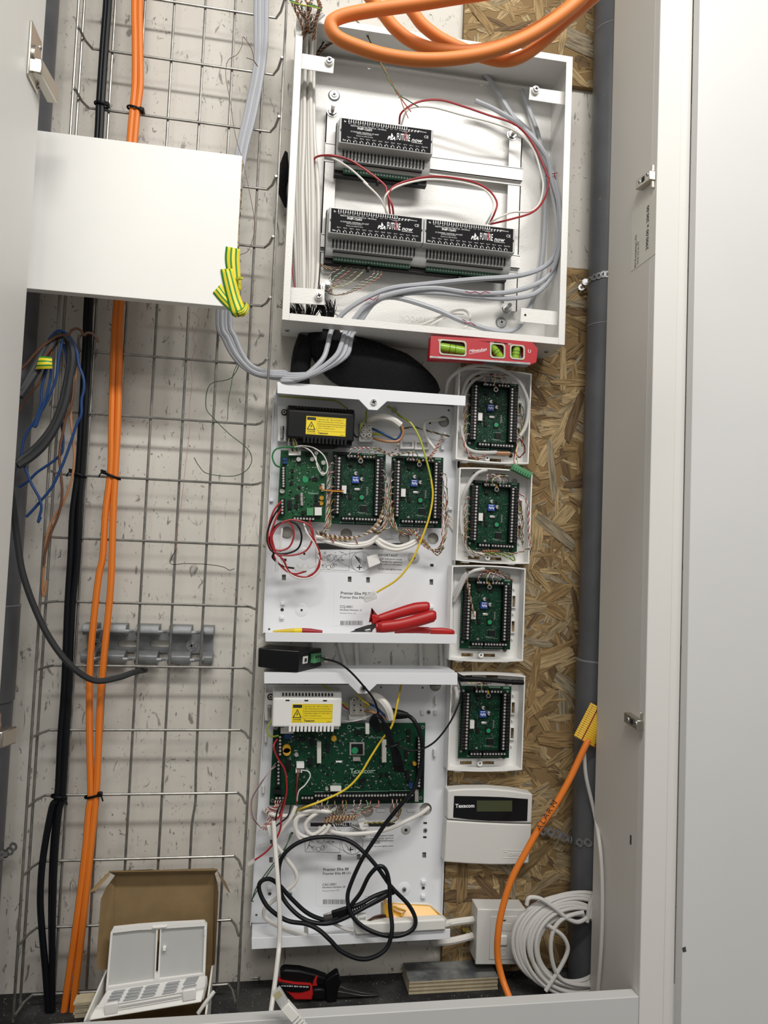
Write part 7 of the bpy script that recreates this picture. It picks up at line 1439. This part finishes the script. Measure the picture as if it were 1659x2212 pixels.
e4 = [CB.p(105, 1400, Yd-.002), CB.p(1140, 1215, Yd-.002), CB.p(1115, 1335, Yd-.012), CB.p(40, 1510, Yd-.012)]
MB().hexa(e4+[p+V((0, .02, -.004)) for p in e4]).build('front_ledge', 'plastic_cream', kk, bevel=.002)
for x0, x1, y0 in ((200, 322, 1378), (938, 1060, 1248)): q = CB([(x0, y0-20), (x1, y0-42), (x1+2, y0+60), (x0-2, y0+82)], Yd-.010); MB().hexa(q+[p+V((0, .006, 0)) for p in q]).build('hinge_block', 'plastic_white', kk, bevel=.001)
for y in (1400, 1372): a, b = CB.p(330, y-22, Yd-.011), CB.p(932, y-128, Yd-.011); MB().tube([a, b], .0007, 5).build('groove', 'print_grey', kk)
cable('grey_strip', 'pale plastic strip at the right of the cardboard box', 'strip', CB([(1080, 1440, -.225), (1150, 1340, -.22), (1235, 1230, -.21)]), .0030, 'cable_white_old')
# black and red pliers on the floor
yp = atz(*PL.px(500, 1150), ZF+.002).y
fp = thing('long_nose_pliers', 'black and red long nose pliers lying on the dusty floor', 'pliers', PL.p(600, 1150, yp))
def pls(name, pts, m, Y0, th, bev=.003): return MB().prism(PL([(x, y, Y0) for x, y in pts]), (0, th, 0)).build(name, m, fp, bevel=bev)
pls('handle', [(150, 790), (175, 750), (215, 740), (400, 752), (600, 800), (760, 858), (745, 945), (560, 948), (330, 930), (160, 915)], 'rubber_black', yp+.006, .020)
pls('grip_inlay', [(560, 945), (575, 880), (605, 822), (632, 818), (612, 880), (625, 945)], 'red_grip', yp+.005, .002, 0)
pls('handle', [(115, 900), (330, 935), (560, 950), (572, 1050), (562, 1135), (330, 1135), (280, 1080), (200, 1010)], 'red_grip', yp-.004, .020)
pls('grip_inlay', [(115, 900), (330, 938), (540, 952), (530, 1000), (420, 1030), (300, 1028), (200, 1008)], 'rubber_black', yp-.006, .004, .001)
pls('collar', [(560, 1000), (640, 985), (730, 990), (740, 1130), (640, 1135), (565, 1125)], 'rubber_black', yp-.002, .016)
pls('finger_guard', [(720, 910), (760, 860), (870, 782), (900, 790), (912, 850), (935, 900), (900, 960), (885, 1080), (860, 1180), (770, 1195), (740, 1130)], 'rubber_black', yp-.003, .018)
pls('jaw', [(870, 985), (930, 950), (1000, 985), (1180, 1028), (1420, 1062), (1415, 1076), (1150, 1066), (960, 1020), (880, 1012)], 'tool_steel', yp+.003, .007, .001); pls('jaw', [(875, 1015), (1000, 1030), (1200, 1068), (1415, 1076), (1200, 1085), (950, 1098), (880, 1095)], 'tool_steel', yp, .008, .001)
m = MB(); p, e = PL.p(170, 945, yp-.0065), PL.p(525, 962, yp-.0065); r6 = random.Random(3)
for k in range(16): q = p.lerp(e, k/16+r6.uniform(0, .03)); m.obox(q, (e-p)*.018, V((0, 0, .0008)), (0, .0002, 0))
m.build('worn_lettering', 'print_white', fp, smooth=False, kind='stuff')
# plywood block
yb = atz(*E5.px(705, 432), ZF+.001).y
pw = thing('plywood_block', 'dusty plywood offcut lying on the cupboard floor', 'wood', E5.p(900, 430, yb))
a, b = E5.p(705, 432, yb), E5.p(1125, 412, yb); zt2 = (E5.p(702, 366, yb).z+E5.p(1125, 356, yb).z)/2; nP = 7; hP = (zt2-ZF-.0005)/nP; zt2 = ZF+.0005+hP*nP
for i in range(nP): MB().box(a.x+.0006*(i % 2), b.x-.0006*(i % 3), yb+.0006*(i % 2), -.010, ZF+.0005+i*hP, ZF+.0005+(i+1)*hP-.0002).build('ply', 'ply_light' if i % 2 == 0 else 'ply_dark', pw)
MB().box(a.x, b.x, yb, -.010, zt2-.0002, zt2+.0006).build('dusty_top', 'ply_top', pw)
# notched board end and screw on the floor
sc_ = thing('wood_screw', 'grey wood screw on the floor beside the cardboard box', 'screw', CB.p(1600, 1110, -.05)); zsc = ZF+.004
a, b = atz(*CB.px(1645, 1102), zsc), atz(*CB.px(1540, 1105), zsc); MB().cyl(a, b, .0022, 10, .0008).build('shank', 'galv', sc_); MB().cyl(a, a+(a-b).normalized()*.004, .0022, 12, .0048).build('screw_head', 'galv', sc_)
for k in range(6): c = a.lerp(b, .25+k*.12); MB().cyl(c, c+(b-a).normalized()*.0008, .0032-.0003*k, 10).build('thread', 'galv', sc_)
# frayed hole edge in the floor where the cables go down
ho = thing('floor_board_edge', 'splintered pale board edge around the cable hole', 'board', CB.p(20, 1380, -.12)); r9 = random.Random(2)
for k in range(14): y = 1300+k*10; z = ZF+.002+(.0012*(k % 3)); p, e = CB.p(-60+r9.uniform(-20, 10), y, -.13), CB.p(75+r9.uniform(-15, 25), y-12, -.13); p.z = max(p.z, ZF+.002); e.z = max(e.z, ZF+.002); MB().obox((p+e)/2, (e-p)/2, (0, .012, 0), (0, 0, .0011)).build('splinter', 'ply_light', ho, smooth=False)
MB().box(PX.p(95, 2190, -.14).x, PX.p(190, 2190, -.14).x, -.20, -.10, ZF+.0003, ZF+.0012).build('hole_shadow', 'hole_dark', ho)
# network plug resting on the rail
rj = thing('network_plug', 'grey network cable with clear plug leaning over the bottom rail', 'cable', PL.p(300, 1400, YFr-.02)); Yj = YFr-.020
a, b, c = PL.p(95, 1000, Yj), PL.p(215, 1195, Yj), PL.p(380, 1385, Yj-.004); d = (b-a).normalized(); s_ = V((-d.z, 0, d.x))
plg = MB().obox((a+b)/2, (b-a)/2, s_*.0066, (0, .0048, 0)).build('plug', 'clear_plastic', rj, bevel=.0006)
for k in range(8): MB().obox(a+d*.005+s_*(-.0048+k*.00137)-V((0, .0045, 0)), d*.0045, s_*.0003, (0, .0005, 0)).build('contact', 'nail_yellow', plg)
MB().obox((a+b)/2+V((0, .003, 0)), (b-a)*.40, s_*.0052, (0, .0012, 0)).build('latch', 'plastic_smoke', plg)
d2 = (c-b).normalized(); s2_ = V((-d2.z, 0, d2.x)); bt_ = MB().obox(b+d2*.010, d2*.012, s2_*.0074, (0, .0060, 0)).build('boot', 'plastic_cream', rj, bevel=.0015)
for k in range(5): MB().obox(b+d2*(.0245+k*.0052), d2*.0016, s2_*(.0070-.0006*k), (0, .0058-.0004*k, 0)).build('boot_ring', 'plastic_cream', bt_, bevel=.0005)
cable('cord', '', '', [b+d2*.015, c, c+d2*.02+V((0, 0, -.01)), c+V((.03, 0, -.06))], .0036, 'cable_white_old', parent=rj)

# ================================================================== labels: tell look-alikes apart by their place in the row
ORD = ['first', 'second', 'third', 'fourth', 'fifth', 'sixth', 'seventh', 'eighth', 'ninth', 'tenth', 'eleventh', 'twelfth']
_by = {}
for o in list(col.objects):
    if o.parent is None and 'label' in o: _by.setdefault(o['label'], []).append(o)
for lab, os_ in _by.items():
    if len(os_) < 2: continue
    sx = max(o.location.x for o in os_)-min(o.location.x for o in os_); sz = max(o.location.z for o in os_)-min(o.location.z for o in os_)
    os_.sort(key=(lambda o: o.location.x) if sx >= sz else (lambda o: -o.location.z))
    for k, o in enumerate(os_):
        o['label'] = '%s, %s from the %s' % (lab, ORD[k], 'left' if sx >= sz else 'top')
